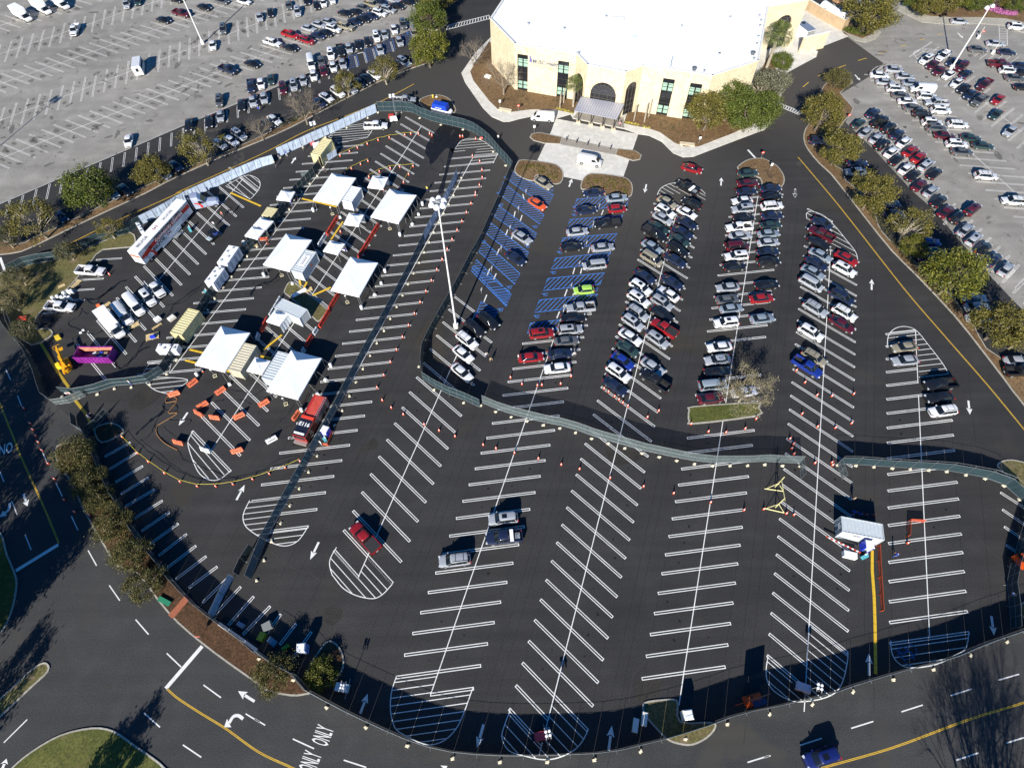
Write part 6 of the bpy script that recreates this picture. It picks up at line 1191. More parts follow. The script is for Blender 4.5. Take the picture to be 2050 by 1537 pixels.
brow(ZT1, (750, 810), (580, 1085), 4, 'rrrr', 'left line between the rear tents'); brow(ZT1, (562, 1085), (450, 1265), 2, 'ww', 'white stub below the left line')
brow(ZT1, (1395, 930), (1080, 1440), 7, 'rrrrrrr', 'right line between the rear tents'); brow(ZT2, (1390, 1000), (1245, 1240), 4, 'rrrr', 'upper part of the lower right line')
brow(ZT3, (1900, 0), (1765, 225), 4, 'rrrr', 'middle of the lower right line'); brow(ZT3, (1735, 245), (1685, 325), 1, 'w', 'lower right line'); brow(ZT3, (1665, 345), (1575, 490), 3, 'rrr', 'foot of the lower right line'); brow(ZT3, (1560, 520), (1530, 570), 1, 'w', 'end of the lower right line')
brow(ZT2, (480, 1060), (310, 1350), 4, 'wwww', 'lower left line beside the grey container'); brow(ZT3, (1055, 110), (960, 285), 4, 'rrrr', 'lower left line'); brow(ZT3, (935, 315), (905, 400), 1, 'w', 'end of the lower left line')
# ================================================================ SITE OBJECTS
def place_by_top(t, q, z):
    """centre, heading and size from four roof corners seen in the photo: q = a,b,c,d with a->b the long side"""
    P = [t(u, v, z) for u, v in q]; c = sum(P, Vector())/4; x = ((P[1]-P[0])+(P[2]-P[3])); y = ((P[3]-P[0])+(P[2]-P[1])); return Vector((c.x, c.y, 0)), math.atan2(x.y, x.x), x.length/2, y.length/2
def container(label, c, rz, L, Wd, m, H=2.6, door=None, z0=0.0, ribm=None, group='shipping containers', lid=None):
    o = thing('shipping_container', label, 'container', c, rz, group); g = MB(); ribm = ribm or m
    n = int(L/.28)
    def corr(y, s):   # corrugated side
        V = []; 
        for i in range(n*2+1):
            x = -L/2+L*i/(n*2); d = .045*(1 if (i//1) % 4 < 2 else 0); V += [(x, y-s*d, z0+.12), (x, y-s*d, H-.1)]
        k = len(V)//2; g.add(V, [(2*i, 2*i+2, 2*i+3, 2*i+1) if s < 0 else (2*i+1, 2*i+3, 2*i+2, 2*i) for i in range(k-1)])
    corr(-Wd/2+.03, -1); corr(Wd/2-.03, 1); g.ob('side_wall', m, o)
    g = MB(); V = []
    for i in range(n*2+1): x = -L/2+.08+(L-.16)*i/(n*2); d = .05*((i % 4) < 2); V += [(x, -Wd/2+.06, H-.07+d), (x, Wd/2-.06, H-.07+d)]
    g.add(V, [(2*i, 2*i+2, 2*i+3, 2*i+1) for i in range(len(V)//2-1)]); g.ob('roof', lid or m, o)
    g = MB()
    for y in (-Wd/2, Wd/2): g.box((0, y, H-.05), (L, .10, .12)); g.box((0, y, z0+.07), (L, .10, .14))
    for x in (-L/2, L/2): g.box((x, 0, H-.05), (.10, Wd+.06, .13)); [g.box((x, y, H/2), (.12, .12, H-.1)) for y in (-Wd/2, Wd/2)]
    g.ob('frame', ribm, o)
    MB().box((L/2-.04, 0, H/2), (.05, Wd-.2, H-.3)).ob('end_wall', m, o)
    d = MB(); 
    for s in (-1, 1): d.box((-L/2+.03, s*(Wd/4), H/2), (.06, Wd/2-.1, H-.3)); 
    do = d.ob('door', door or m, o); g = MB()
    for s in (-1, 1):
        for k in (.2, .38): g.bar((-L/2-.04, s*Wd*k, .2), (-L/2-.04, s*Wd*k, H-.2), .022, n=5)
    g.ob('lock_bar', GALV, do); return o
GREYC = mat('pale_grey_container', (.50, .54, .56), .5, noise=.06, nscale=2); TANC = mat('tan_container', (.55, .50, .37), .55, noise=.08, nscale=2); BLUEC = mat('blue_grey_container', (.16, .25, .33), .5, noise=.1, nscale=2); YELC = mat('cream_container', (.62, .55, .30), .55, noise=.1, nscale=2)
c, a, L, Wd = place_by_top(ZB := Tile(510, 0, 3.9404), [(430, 1210), (520, 1085), (612, 1105), (538, 1232)], 2.6); c, a, L, Wd = place_by_top(T10, [(438, 1205), (535, 1085), (615, 1105), (515, 1238)], 2.6)
o = container('cream shipping container with an open door, at the upper tip of the site', c, a, 6.05, 2.44, YELC); g = MB().box((-3.45, -.95, 1.3), (1.0, .06, 2.3), rz=.5); g.ob('open_door', YELC, o)
c, a, L, Wd = place_by_top(T01, [(1320, 1110), (1475, 925), (1590, 955), (1445, 1170)], 2.6); container('cream ribbed shipping container beside the white flat trailer at lower left', c, a, 6.05, 2.44, YELC)
c, a, L, Wd = place_by_top(ZT3, [(525, 800), (745, 460), (905, 495), (690, 850)], 2.6); container('tan ribbed container between the two lower tents', c, a, 6.05, 2.44, TANC)
c, a, L, Wd = place_by_top(ZT3, [(1000, 900), (1205, 565), (1370, 610), (1130, 1000)], 2.6); container('pale grey ribbed container half under the lower right tent', c, a, 6.05, 2.44, GREYC)
c, a, L, Wd = place_by_top(ZT2, [(650, 640), (880, 320), (1050, 350), (830, 680)], 2.6); o = container('grey container with a white roof banner beside the middle left tent', c, a, 6.05, 2.44, GREYC)
MB().box((.2, .0, 2.66), (3.0, 1.5, .02)).ob('roof_banner', WHITE, o); g = MB(); [g.box((-1.0+.3*i, .25, 2.68), (.14, .1, .02)) for i in range(9)]; [g.box((-.9+.22*i, -.1, 2.68), (.12, .2, .02)) for i in range(10)]; g.ob('banner_print', BLACKP, o); MB().box((.3, -1.25, 1.5), (.6, .02, .7)).box((.5, -1.262, 1.3), (.3, .02, .3)).ob('side_emblem', mat('emblem_orange', (.6, .2, .08), .5), o)
c, a, L, Wd = place_by_top(ZT1, [(805, 580), (990, 310), (1140, 345), (950, 620)], 2.6); container('white container beside the rearmost left tent', c, a, 4.9, 2.44, mat('white_container', (.66, .68, .70), .5))
c, a, L, Wd = place_by_top(ZT2, [(430, 1240), (900, 1255), (780, 1385), (520, 1080)], 2.6)
c, a, L, Wd = place_by_top(ZT2, [(420, 1235), (770, 1390), (900, 1260), (510, 1080)], 2.6); container('grey container lying crosswise behind the small open tent', c, a, 6.05, 2.44, GREYC)
c, a, L, Wd = place_by_top(ZR, [(435, 955), (1200, 1105), (1185, 840), (425, 695)], 2.6); o = container('lone pale container with a blue end, in the empty lot at right', c, a, 6.05, 2.44, GREYC, door=BLUEC, group=None)
g = MB(); g.box((-3.075, 0, 1.6), (.02, .9, .5)).box((-3.075, -.2, 1.95), (.02, .35, .35)); g.ob('end_emblem', WHITE, o); MB().box((-.9, -1.24, 1.8), (.5, .02, .3)).box((-.3, -1.24, 1.8), (.5, .02, .3)).ob('side_mark', mat('grey_letter', (.2, .2, .22), .5), o)
# tents -----------------------------------------------------------------
def tent(label, eave, t, z=2.9, peak=1.6, group='large white frame tents', big=True, weights=True, open_side=None, ridge=.30, kind='frame_tent'):
    """eave = four eave corners (a-b long side)"""
    c, a, L, Wd = place_by_top(t, eave, z); o = thing(kind, label, 'tent', c, a, group)
    x, y = L/2, Wd/2; n = 3 if big else 1; g = MB(); rx = x-Wd*.42 if big else 0
    # hip roof with sagging quads
    def hip(k): s = 1-k; return s
    R0 = [(-x, -y), (x, -y), (x, y), (-x, y)]; top = [(-rx, 0), (rx, 0)] if big else [(0, 0)]
    V = []; Fc = []
    def patch(P0, P1, Q0, Q1, m=8):
        b = len(V)
        for i in range(m+1):
            k = i/m; zz = z+peak*(k**(1.0 if big else 1.5))
            for j in range(5):
                u = j/4; A = Vector((*P0, 0)).lerp(Vector((*P1, 0)), u); B = Vector((*Q0, 0)).lerp(Vector((*Q1, 0)), u); p = A.lerp(B, k); V.append((p.x, p.y, zz-.05*math.sin(math.pi*u)*math.sin(math.pi*k)))
        for i in range(m):
            for j in range(4): Fc.append((b+i*5+j, b+i*5+j+1, b+(i+1)*5+j+1, b+(i+1)*5+j))
    T0, T1_ = top[0], top[-1]
    patch(R0[0], R0[1], T0, T1_); patch(R0[1], R0[2], T1_, T1_); patch(R0[2], R0[3], T1_, T0); patch(R0[3], R0[0], T0, T0)
    g.add(V, Fc); g.ob('canopy', TENT, o)
    g = MB()   # valance
    for i in range(4):
        p, q = R0[i], R0[(i+1) % 4]; A = Vector((*p, z)); B = Vector((*q, z)); g.add([A, B, B-Vector((0, 0, .28)), A-Vector((0, 0, .28))], [(0, 1, 2, 3)])
    g.ob('valance', TENT, o)
    legs = [(sx*x*.98, sy*y*.97) for sx in (-1, 1) for sy in (-1, 1)]+([(sx*x*.33, sy*y*.97) for sx in (-1, 1) for sy in (-1, 1)] if big else [])
    for px_, py_ in legs: MB().bar((px_, py_, 0), (px_, py_, z), .04, n=6).ob('leg', GALV, o)
    g = MB()
    for sy in (-1, 1): g.bar((-x, sy*y*.97, z-.02), (x, sy*y*.97, z-.02), .035, n=4)
    for sx in (-1, 1): g.bar((sx*x*.98, -y, z-.02), (sx*x*.98, y, z-.02), .035, n=4)
    g.ob('frame', GALV, o)
    if not big:
        for s in (open_side or []):   # side curtain walls
            p, q = R0[s], R0[(s+1) % 4]; gg = MB(); K = 12; Vv = []
            for i in range(K+1):
                u = i/K; w_ = .05*math.sin(u*25); A = Vector((*p, 0)).lerp(Vector((*q, 0)), u); nn = Vector((q[1]-p[1], p[0]-q[0], 0)).normalized()*w_; Vv += [(A.x+nn.x, A.y+nn.y, .05), (A.x*.985+nn.x*.3, A.y*.985+nn.y*.3, z-.1)]
            gg.add(Vv, [(2*i, 2*i+2, 2*i+3, 2*i+1) for i in range(K)]); gg.ob('side_wall', TENT, o)
    M_ = Matrix.Translation(c) @ Matrix.Rotation(a, 4, 'Z')
    return o, M_, x, y
WT = mat('water_weight', (.72, .74, .74), .5)
def weight(p, label, kind='barrel'):
    if kind == 'barrel': g = MB().lathe((0, 0, 0), [(.26, 0), (.31, .1), (.31, .85), (.26, .95), (.08, 1.0)], n=12)
    else: g = MB().box((0, 0, .22), (.55, .55, .44), taper=.85).box((0, 0, .47), (.2, .2, .08))
    simple('tent_weight', label, 'tent weight', g, WT, (p.x, p.y, 0), random.uniform(0, 1), 'white ballast weights on the tent ropes', smooth=kind == 'barrel')
big = [(ZT1, [(365, 540), (670, 130), (1040, 205), (760, 640)], 'rearmost left'), (ZT1, [(1228, 690), (1580, 385), (1995, 470), (1735, 910)], 'rearmost right'),
       (ZT2, [(205, 545), (575, 60), (975, 160), (630, 655)], 'middle left'), (ZT2, [(1200, 760), (1590, 430), (2020, 515), (1730, 1055)], 'middle right'),
       (ZT3, [(70, 750), (425, 220), (825, 315), (475, 850)], 'lower left'), (ZT3, [(1050, 1105), (1385, 550), (1805, 660), (1475, 1230)], 'lower right')]
big[1] = (ZT1, [(1255, 830), (1580, 385), (1995, 470), (1735, 910)], 'rearmost right'); big[3] = (ZT2, [(1270, 950), (1590, 430), (2020, 515), (1730, 1055)], 'middle right')
for t, q, nm in big:
    o, M_, x, y = tent(f'large white peaked frame tent, {nm} of the six', q, t)
    wp = {'left': [(-x-.7, y+.4), (-x-.9, -y-.2)], 'right': [(-x-.7, -y-.2), (-x*.3, -y-1.3), (x*.4, -y-1.3), (x+.3, -y-.9)]}[nm.split()[-1]]
    for k, w_ in enumerate(wp):
        p = M_ @ Vector((*w_, 0)); weight(p, f'white tent weight {["nearest the front corner", "second from the front", "third from the front", "at the far corner"][k]} of the {nm} tent', 'barrel' if k in (0, 3) else 'block')
        simple('guy_rope', f'grey guy rope to the weight {["nearest the front corner", "second from the front", "third from the front", "at the far corner"][k]} of the {nm} tent', 'rope', MB().bar((0, 0, .9), M_ @ Vector((w_[0]*.9, w_[1]*.82, 2.85))-p, .025, n=4), GALV, (p.x, p.y, 0), 0, 'guy ropes of the large tents')
for i, (t, q, nm, wl_) in enumerate([(ZT1, [(1245, 300), (1335, 165), (1530, 205), (1455, 435)], 'beside the rearmost right tent', [1]), (ZT1, [(855, 900), (960, 745), (1145, 800), (1080, 1000)], 'between the rearmost left and right tents', [1]), (ZT1, [(520, 1330), (660, 1190), (850, 1245), (765, 1440)], 'above the middle right tent', [1]),
    (ZT2, [(260, 1435), (410, 1245), (600, 1335), (470, 1520)], 'with crumpled side curtain, before the crosswise container', [0, 1]), (ZT3, [(775, 830), (890, 645), (1105, 700), (985, 890)], 'between the two lower tents', [1]),
    (ZT0, [(785, 560), (905, 420), (1110, 470), (985, 625)], 'lower of the pair by the inner fence', []), (ZT0, [(925, 405), (1030, 268), (1250, 340), (1115, 465)], 'upper of the pair by the inner fence', []), (T11, [(168, 68), (215, 0), (312, 18), (280, 95)], 'beside the fence above the cream crate', [])]):
    tent(f'small white canopy tent {nm}', q, t, 2.35, 1.1, 'small white canopy tents', False, open_side=wl_, kind='canopy_tent')
# sign frames on pale bases before the large tents
for i, (t, u, v, nm) in enumerate([(ZT1, 675, 780, 'rearmost left'), (ZT1, 1580, 1010, 'rearmost right'), (ZT2, 505, 720, 'middle left'), (ZT2, 1540, 1145, 'middle right'), (ZT3, 345, 905, 'lower left'), (ZT3, 1315, 1290, 'lower right')]):
    p = t(u, v); o = thing('signal_stand', f'pale square-based stand in front of the {nm} tent', 'stand', p, .4, 'square-based stands before the tents')
    g = MB(); [g.box((sx*.3, 0, .06), (.1, .7, .12)) for sx in (-1, 1)]; [g.box((0, sy*.3, .06), (.5, .1, .11)) for sy in (-1, 1)]; g.ob('base', CREAM, o); MB().bar((0, 0, 0), (0, .1, 1.9), .04, n=6).ob('pole', GALV, o); MB().box((0, .1, 1.9), (.3, .06, .35)).ob('sign_plate', WHITE, o)
# cable ramps
YP = mat('yellow_ramp', (.65, .42, .03), .5)
def ramp(label, P, w=.5, m=YP):
    o = thing('cable_ramp', label, 'cable ramp', P[0], 0, 'yellow cable ramps'); 
    for i in range(len(P)-1):
        a, b = P[i], P[i+1]; n = max(1, round(d2(a, b)/1.2)); r = ang(a, b); g = MB(); h = MB()
        for k in range(n):
            p = a.lerp(b, (k+.5)/n)-P[0]; g.box((p.x, p.y, .045), (d2(a, b)/n-.04, w, .07), 0, r); h.box((p.x, p.y, .09), (d2(a, b)/n-.04, w*.45, .03), 0, r)
        g.ob('ramp_base', BLACKP if w < .3 else m, o); h.ob('lid', m, o)
for nm, t, q in [('under the front of the rearmost left tent', ZT1, (195, 535, 750, 665)), ('slanting up from the small tent between the rear tents', ZT1, (655, 1180, 840, 900)), ('from the lamp stand to the middle right tent', ZT2, (990, 1040, 1280, 910)), ('short one below the banner container', ZT2, (785, 790, 805, 885)), ('short slanting one below the banner container', ZT2, (905, 825, 850, 930)),
    ('slanting beside the open small tent', ZT3, (1000, 555, 1260, 345)), ('left of the lower left tent', ZT3, (0, 545, 190, 590)), ('lowest one left of the lower left tent', ZT3, (-60, 690, 90, 730)), ('between the tan container and grey container', ZT3, (955, 630, 1120, 670)), ('short one at the tan container corner', ZT3, (490, 825, 550, 850)), ('near the top curve of the hatched row', T01, (1820, 25, 2060, 130))]:
    ramp('yellow cable ramp '+nm, [t(*q[:2]), t(*q[2:])], .38)
ramp('long straight yellow and blue cable ramp beside the red ground netting', [ZR(985, 1310), T32(850, 1500), T33(865, 180), T33(872, 400), T33(878, 795)], .42)
simple('blue_ramp_section', 'short blue sections set in the long yellow cable ramp', 'cable ramp', MB(), BLUEP, T33(0, 0)) if False else None
ramp('long dull yellow ramp running past the yellow lift to the gate', [T01(320, 1205), T01(460, 1440), T02(545, 60), T02(600, 170), T02(680, 270), T02(770, 440)], .5, mat('dull_yellow', (.40, .28, .03), .6))
# long white trailer with lettering and its tractor -----------------------
q = [ZS(*c, 4.0) for c in [(125, 1220), (1060, 255), (1240, 300), (340, 1300)]]
rear = (q[0]+q[3])/2; front = (q[1]+q[2])/2; a = ang(rear, front); L = d2(rear, front); Wd = 2.6; c = (rear+front)/2
tr = thing('command_trailer', 'very long white and red lettered trailer parked by the pale fence', 'trailer', (c.x, c.y, 0), a)
TRW = mat('trailer_white', (.76, .77, .80), .35); TGREY = mat('trailer_grey_band', (.42, .45, .48), .4); TRED = mat('trailer_red', (.50, .03, .02), .4)
MB().box((0, 0, 2.45), (L, Wd, 3.1)).ob('trailer_body', TRW, tr); MB().box((0, 0, 4.02), (L-.1, Wd-.1, .05)).ob('roof', WHITE, tr)
s = -1; yo = -Wd/2-.012
g = MB(); g.add([(-L/2+2.0, yo, 3.3), (L/2-.1, yo, 3.3), (L/2-.1, yo, 3.95), (-L/2+2.0, yo, 3.95)], [(0, 1, 2, 3)]); g.ob('grey_band', TGREY, tr)
g = MB(); y2 = yo-.008
g.add([(-L/2+.2, y2, 2.0), (-L/2+1.6, y2, 2.0), (-L/2+3.6, y2, 2.42), (-L/2+3.2, y2, 3.3), (-L/2+1.4, y2, 3.0), (-L/2+.2, y2, 2.8)], [(0, 1, 2, 3, 4, 5)]); g.add([(-L/2+2.9, y2, 2.42), (L/2-.1, y2, 2.42), (L/2-.1, y2, 3.3), (-L/2+2.9, y2, 3.3)], [(0, 1, 2, 3)])
N = 12; V = []
for i in range(N+1): t_ = math.pi*.62*i/N-.3; V += [(-L/2+1.6+1.5*math.cos(t_), y2-.004, .95+1.5*math.sin(t_)), (-L/2+1.6+2.1*math.cos(t_), y2-.004, .95+1.7*math.sin(t_))]
g.add(V, [(2*i, 2*i+1, 2*i+3, 2*i+2) for i in range(N)]); g.ob('red_stripe', TRED, tr)
g = MB(); V = []
for i in range(N+1): t_ = math.pi*.55*i/N; V += [(-L/2+.5+.9*math.cos(t_), y2-.002, .95+.9*math.sin(t_)), (-L/2+.5+1.4*math.cos(t_), y2-.002, .95+1.3*math.sin(t_))]
g.add(V, [(2*i, 2*i+1, 2*i+3, 2*i+2) for i in range(N)]); g.ob('grey_swoosh', TGREY, tr)
INK = mat('black_lettering', (.012, .012, .015), .5); X = lambda u, z, d=.03: frame((u, -Wd/2-d, z), (1, 0, 0), (0, 0, 1))
text('side_lettering', 'National Disaster Team', .80, INK, tr, X(.9, 3.66), ext=.004, bold=.02, sx=1.12); text('side_lettering', 'COMMAND CENTER', .82, WHITE, tr, X(1.2, 2.86, .035), ext=.006, bold=.02, sx=1.22); text('side_lettering', 'COMMAND CENTER', .78, TRED, tr, X(1.3, 2.88, .05), ext=.004, bold=0, sx=1.25) if False else None
text('side_lettering', 'BELFOR', 1.0, INK, tr, X(-3.0, 1.85), ext=.004, bold=.03, sx=1.15); text('side_lettering', 'PROPERTY RESTORATION', .36, TGREY, tr, X(-1.6, 1.25), ext=.004)
g = MB(); [g.box((5.4, -Wd/2-.02, 1.5+.28*i), (2.2-.2*i, .02, .09)) for i in range(3)]; g.ob('fine_print', TGREY, tr)
def rings(cx_, cy_, Xf):
    g = MB(); g.bar(Xf @ Vector((cx_, cy_, 0)), Xf @ Vector((cx_, cy_, .02)), .2, n=14); g.ob('round_emblem', INK, tr); g = MB()
    for s0 in (0, math.pi):
        V = []
        for i in range(9): t_ = s0-.8+1.6*i/8; V += [Xf @ Vector((cx_+.42*math.cos(t_), cy_+.42*math.sin(t_), .02)), Xf @ Vector((cx_+.60*math.cos(t_), cy_+.60*math.sin(t_), .02))]
        g.add(V, [(2*i, 2*i+1, 2*i+3, 2*i+2) for i in range(8)])
    g.ob('round_emblem', TRED, tr)
rings(.4, 1.85, frame((0, -Wd/2-.02, 0), (1, 0, 0), (0, 0, 1)))
zt = 4.05; text('roof_lettering', 'BELFOR', 1.0, INK, tr, Matrix.Translation((-5.2, 0, zt+.01)), ext=.005, bold=.01, sx=1.0); text('roof_lettering', 'BELFOR', .95, INK, tr, Matrix.Translation((3.2, 0, zt+.01)) @ Matrix.Rotation(PI, 4, 'Z'), ext=.005, sx=1.0)
rings(-.9, 0, Matrix.Translation((0, 0, zt+.012)))
MB().box((-L/2-.02, 0, 2.9), (.04, Wd-.3, .5)).ob('rear_stripe', mat('rear_orange', (.6, .1, .03), .5), tr); MB().box((0, 0, .75), (L-3, 1.8, .4)).ob('chassis', BLACKP, tr); MB().box((.5, -Wd/2+.1, .8), (6.5, .25, .9)).ob('belly_boxes', TRW, tr)
for x in (4.2, 5.4, 6.6): pass
for x in (-6.6, -5.4, 4.6, 5.8):
    for sy in (-1, 1): g = MB().bar((x, sy*.75, .5), (x, sy*1.24, .5), .5, n=14); w = fin(g, 'wheel', TYRE, tr); fin(MB().bar((x, sy*1.2, .5), (x, sy*1.26, .5), .26, n=10), 'rim', RIM, w)
g = MB(); g.box((1.2, -Wd/2-.7, .5), (1.6, .9, .06)); [g.box((1.2+.9+.28*i, -Wd/2-.7, .42-.13*i), (.28, .8, .05)) for i in range(3)]; [g.bar((x, -Wd/2-1.1, 0), (x, -Wd/2-1.1, 1.4), .03, n=4) for x in (.5, 1.9)]; g.ob('entry_steps', GALV, tr)
p = ZS(1640, 330, 1.8); ta = ang(ZS(1440, 300, 1.5), ZS(1710, 220, 1.5)); TB = mat('tractor_paint', (.42, .47, .60), .3, .3)
ta = ang(ZS(1300, 320, 1.2), ZS(1690, 240, 1.2))
tk = thing('tractor_unit', 'silver-blue long-nosed tractor unit with a red swirl, ahead of the white trailer', 'truck', (ZS(1500, 330, 1.4).x, ZS(1500, 330, 1.4).y, 0), ta)
fin(loft_body([(1.0, 1.0, 1.9, 1.7, .6), (2.4, .95, 1.75, 1.5, .5), (3.4, .85, 1.6, 1.35, .5), (3.9, .6, 1.3, 1.1, .5)], 'b'), 'bonnet', TB, tk); fin(loft_body([(-1.4, 1.15, 3.5, 3.2, .6), (-1.2, 1.2, 3.7, 3.4, .6), (.1, 1.2, 3.6, 3.2, .6), (.6, 1.15, 2.95, 2.7, .6), (1.3, 1.05, 1.9, 1.7, .6)], 'b'), 'cab', TB, tk)
g = MB().add([(.56, -.95, 2.98), (.56, .95, 2.98), (1.32, .9, 1.98), (1.32, -.9, 1.98)], [(0, 1, 2, 3)]); [g.add([(.3, s*1.21, 2.7), (.95, s*1.16, 2.2), (.95, s*1.17, 1.9), (-.1, s*1.215, 1.9), (-.1, s*1.215, 2.7)], [(0, 1, 2, 3, 4)]) for s in (-1, 1)]; fin(g, 'windscreen', CGLASS, tk, smooth=False)
g = MB(); V = []
for i in range(11): t_ = -.3+1.9*i/10; V += [(-.9+.9*math.cos(t_), -1.23, 1.2+.9*math.sin(t_)), (-.9+1.35*math.cos(t_), -1.23, 1.2+1.2*math.sin(t_))]
g.add(V, [(2*i, 2*i+1, 2*i+3, 2*i+2) for i in range(10)]); g.ob('red_swirl', TRED, tk); g = MB().box((-2.6, 0, .9), (2.6, .9, .25)); g.ob('chassis', BLACKP, tk)
for x in (3.0, -2.2, -3.3):
    for sy in (-1, 1): w = fin(MB().bar((x, sy*.8, .52), (x, sy*1.2, .52), .52, n=14), 'wheel', TYRE, tk); fin(MB().bar((x, sy*1.15, .52), (x, sy*1.22, .52), .28, n=10), 'rim', RIM, w)
for sy in (-1, 1): MB().bar((-1.7, sy*1.0, .9), (-1.7, sy*1.0, 3.9), .09, n=8).ob('exhaust_stack', RIM, tk); MB().box((3.2, sy*.95, .95), (1.1, .4, .5)).ob('fender', TB, tk)
p = ZS(1300, 400, 2); MB().box((0, 0, 0), (.1, .1, .1)) if False else None
g = MB().box((-4.6, 0, 1.7), (.9, 2.4, 2.4)); g.ob('generator_pack', mat('dark_glass_blue', (.10, .16, .20), .3), tk)
# white service trailers, carts
def strailer(label, t, q, z, dirty=TRW):
    c, a, L, Wd = place_by_top(t, q, z); o = thing('service_trailer', label, 'trailer', c, a, 'white box trailers'); MB().box((0, 0, z/2+.25), (L, Wd, z-.5)).ob('trailer_body', TRW, o); MB().box((0, 0, z+.01), (L-.08, Wd-.08, .05)).ob('roof', WHITE, o)
    g = MB(); [g.box((L*k, Wd*j, z+.12), (.35, .35, .18)) for k, j in ((-.35, .2), (-.1, -.2), (.15, .2), (.38, -.1))]; g.ob('roof_vent', mat('vent_grey', (.25, .27, .3), .5), o)
    g = MB(); [g.box((L*k, -Wd/2-.012, z*.55), (.7, .02, z*.6)) for k in (-.3, .05, .32)]; g.ob('door', mat('door_grey', (.45, .48, .54), .4), o); g = MB(); g.bar((-L/2, -.4, .5), (-L/2-1.2, 0, .45), .05, n=5); g.bar((-L/2, .4, .5), (-L/2-1.2, 0, .45), .05, n=5); g.ob('drawbar', BLACKP, o)
    for sy in (-1, 1):
        for x in (-.4, .45): w = fin(MB().bar((x, sy*(Wd/2-.22), .36), (x, sy*(Wd/2+.02), .36), .36, n=12), 'wheel', TYRE, o)
    return o
strailer('white box trailer with four roof vents, upper of the pair by the inner fence', ZT0, [(355, 965), (550, 715), (685, 745), (500, 1045)], 2.9)
strailer('white box trailer with blue drawbar, lower of the pair by the inner fence', ZT0, [(150, 1285), (335, 1045), (465, 1085), (290, 1320)], 2.9)
strailer('low white trailer beside the cream ribbed container', T01, [(1232, 1262), (1395, 1270), (1405, 1215), (1245, 1215)], 2.0)
strailer('small white trailer squeezed between the long trailer and the pale fence', ZS, [(385, 900), (285, 705), (350, 690), (450, 860)], 2.2)
c, a, L, Wd = place_by_top(ZT0, [(1060, 240), (1145, 110), (1310, 150), (1210, 290)], 2.0); o = thing('cream_crate', 'cream ribbed storage crate beside the inner fence above two tents', 'crate', c, a); MB().box((0, 0, 1.0), (L, Wd, 1.9)).ob('crate_body', mat('grey_green_side', (.22, .23, .20), .6), o); MB().box((0, 0, 2.0), (L, Wd, .1)).ob('lid', YELC, o)
# golf cart
p = T01(1690, 385); o = thing('golf_cart', 'dark utility cart with a grey front standing right of the long trailer', 'cart', p, R(55)+PI); MB().box((0, 0, .5), (3.0, 1.3, .4)).ob('body', BLACKP, o); MB().box((1.0, 0, .8), (.9, 1.2, .3), taper=.8).ob('bonnet', mat('cart_grey', (.35, .42, .45), .4), o); MB().box((-.3, 0, 1.85), (1.7, 1.3, .07)).ob('roof', BLACKP, o); MB().box((-.9, 0, 1.0), (.9, 1.1, .5)).ob('cargo', mat('cargo_blue', (.03, .06, .25), .5), o)
g = MB(); [g.bar((x, y, .7), (x, y, 1.85), .03, n=4) for x in (.5, -1.1) for y in (-.6, .6)]; g.ob('roof_post', BLACKP, o); [fin(MB().bar((x, s*.5, .28), (x, s*.68, .28), .28, n=12), 'wheel', TYRE, o) for x in (1.1, -1.1) for s in (-1, 1)]
# purple skip
c, a, L, Wd = place_by_top(ZV, [(450, 1225), (1035, 1300), (1120, 1110), (510, 1065)], 1.9); PUR = mat('purple_steel', (.21, .018, .22), .45, noise=.2, nscale=1.5)
c, a, L, Wd = place_by_top(ZV, [(455, 1222), (985, 1222), (1060, 1065), (510, 1065)], 1.9)
o = thing('rubbish_skip', 'purple open skip full of debris at the lower left', 'skip', c, a); L = 6.6; Wd = 2.4; g = MB()
g.box((0, Wd/2, 1.0), (L, .08, 1.8)).box((0, -Wd/2, 1.0), (L, .08, 1.8)).box((L/2, 0, 1.0), (.08, Wd, 1.8)).box((-L/2, 0, 1.0), (.08, Wd, 1.8)).box((0, 0, .15), (L, Wd, .1)); g.ob('skip_walls', PUR, o)
g = MB(); [g.box((-L/2+.4+.72*i, s*(Wd/2+.07), 1.0), (.1, .1, 1.75)) for i in range(9) for s in (-1, 1)]; [g.box((0, s*(Wd/2+.05), 1.92), (L+.1, .14, .1)) for s in (-1, 1)]; g.ob('rib', PUR, o)
MB().box((0, Wd/2-.06, 1.1), (L-.2, .03, 1.5)).ob('rusty_inner_face', mat('rust_pink', (.42, .17, .10), .8, noise=.3, nscale=1.5), o); g = MB()
for i in range(40): g.box((random.uniform(-.3, 2.9), random.uniform(-.9, .8), random.uniform(.3, 1.3)), (random.uniform(.2, .9), random.uniform(.2, .6), random.uniform(.05, .3)), random.randrange(4), random.uniform(0, 3))
g.ob('debris', [mat('debris_white', (.6, .62, .65), .8), BLUEP, mat('debris_dark', (.05, .05, .06), .8), mat('debris_tan', (.3, .22, .15), .8)], o)
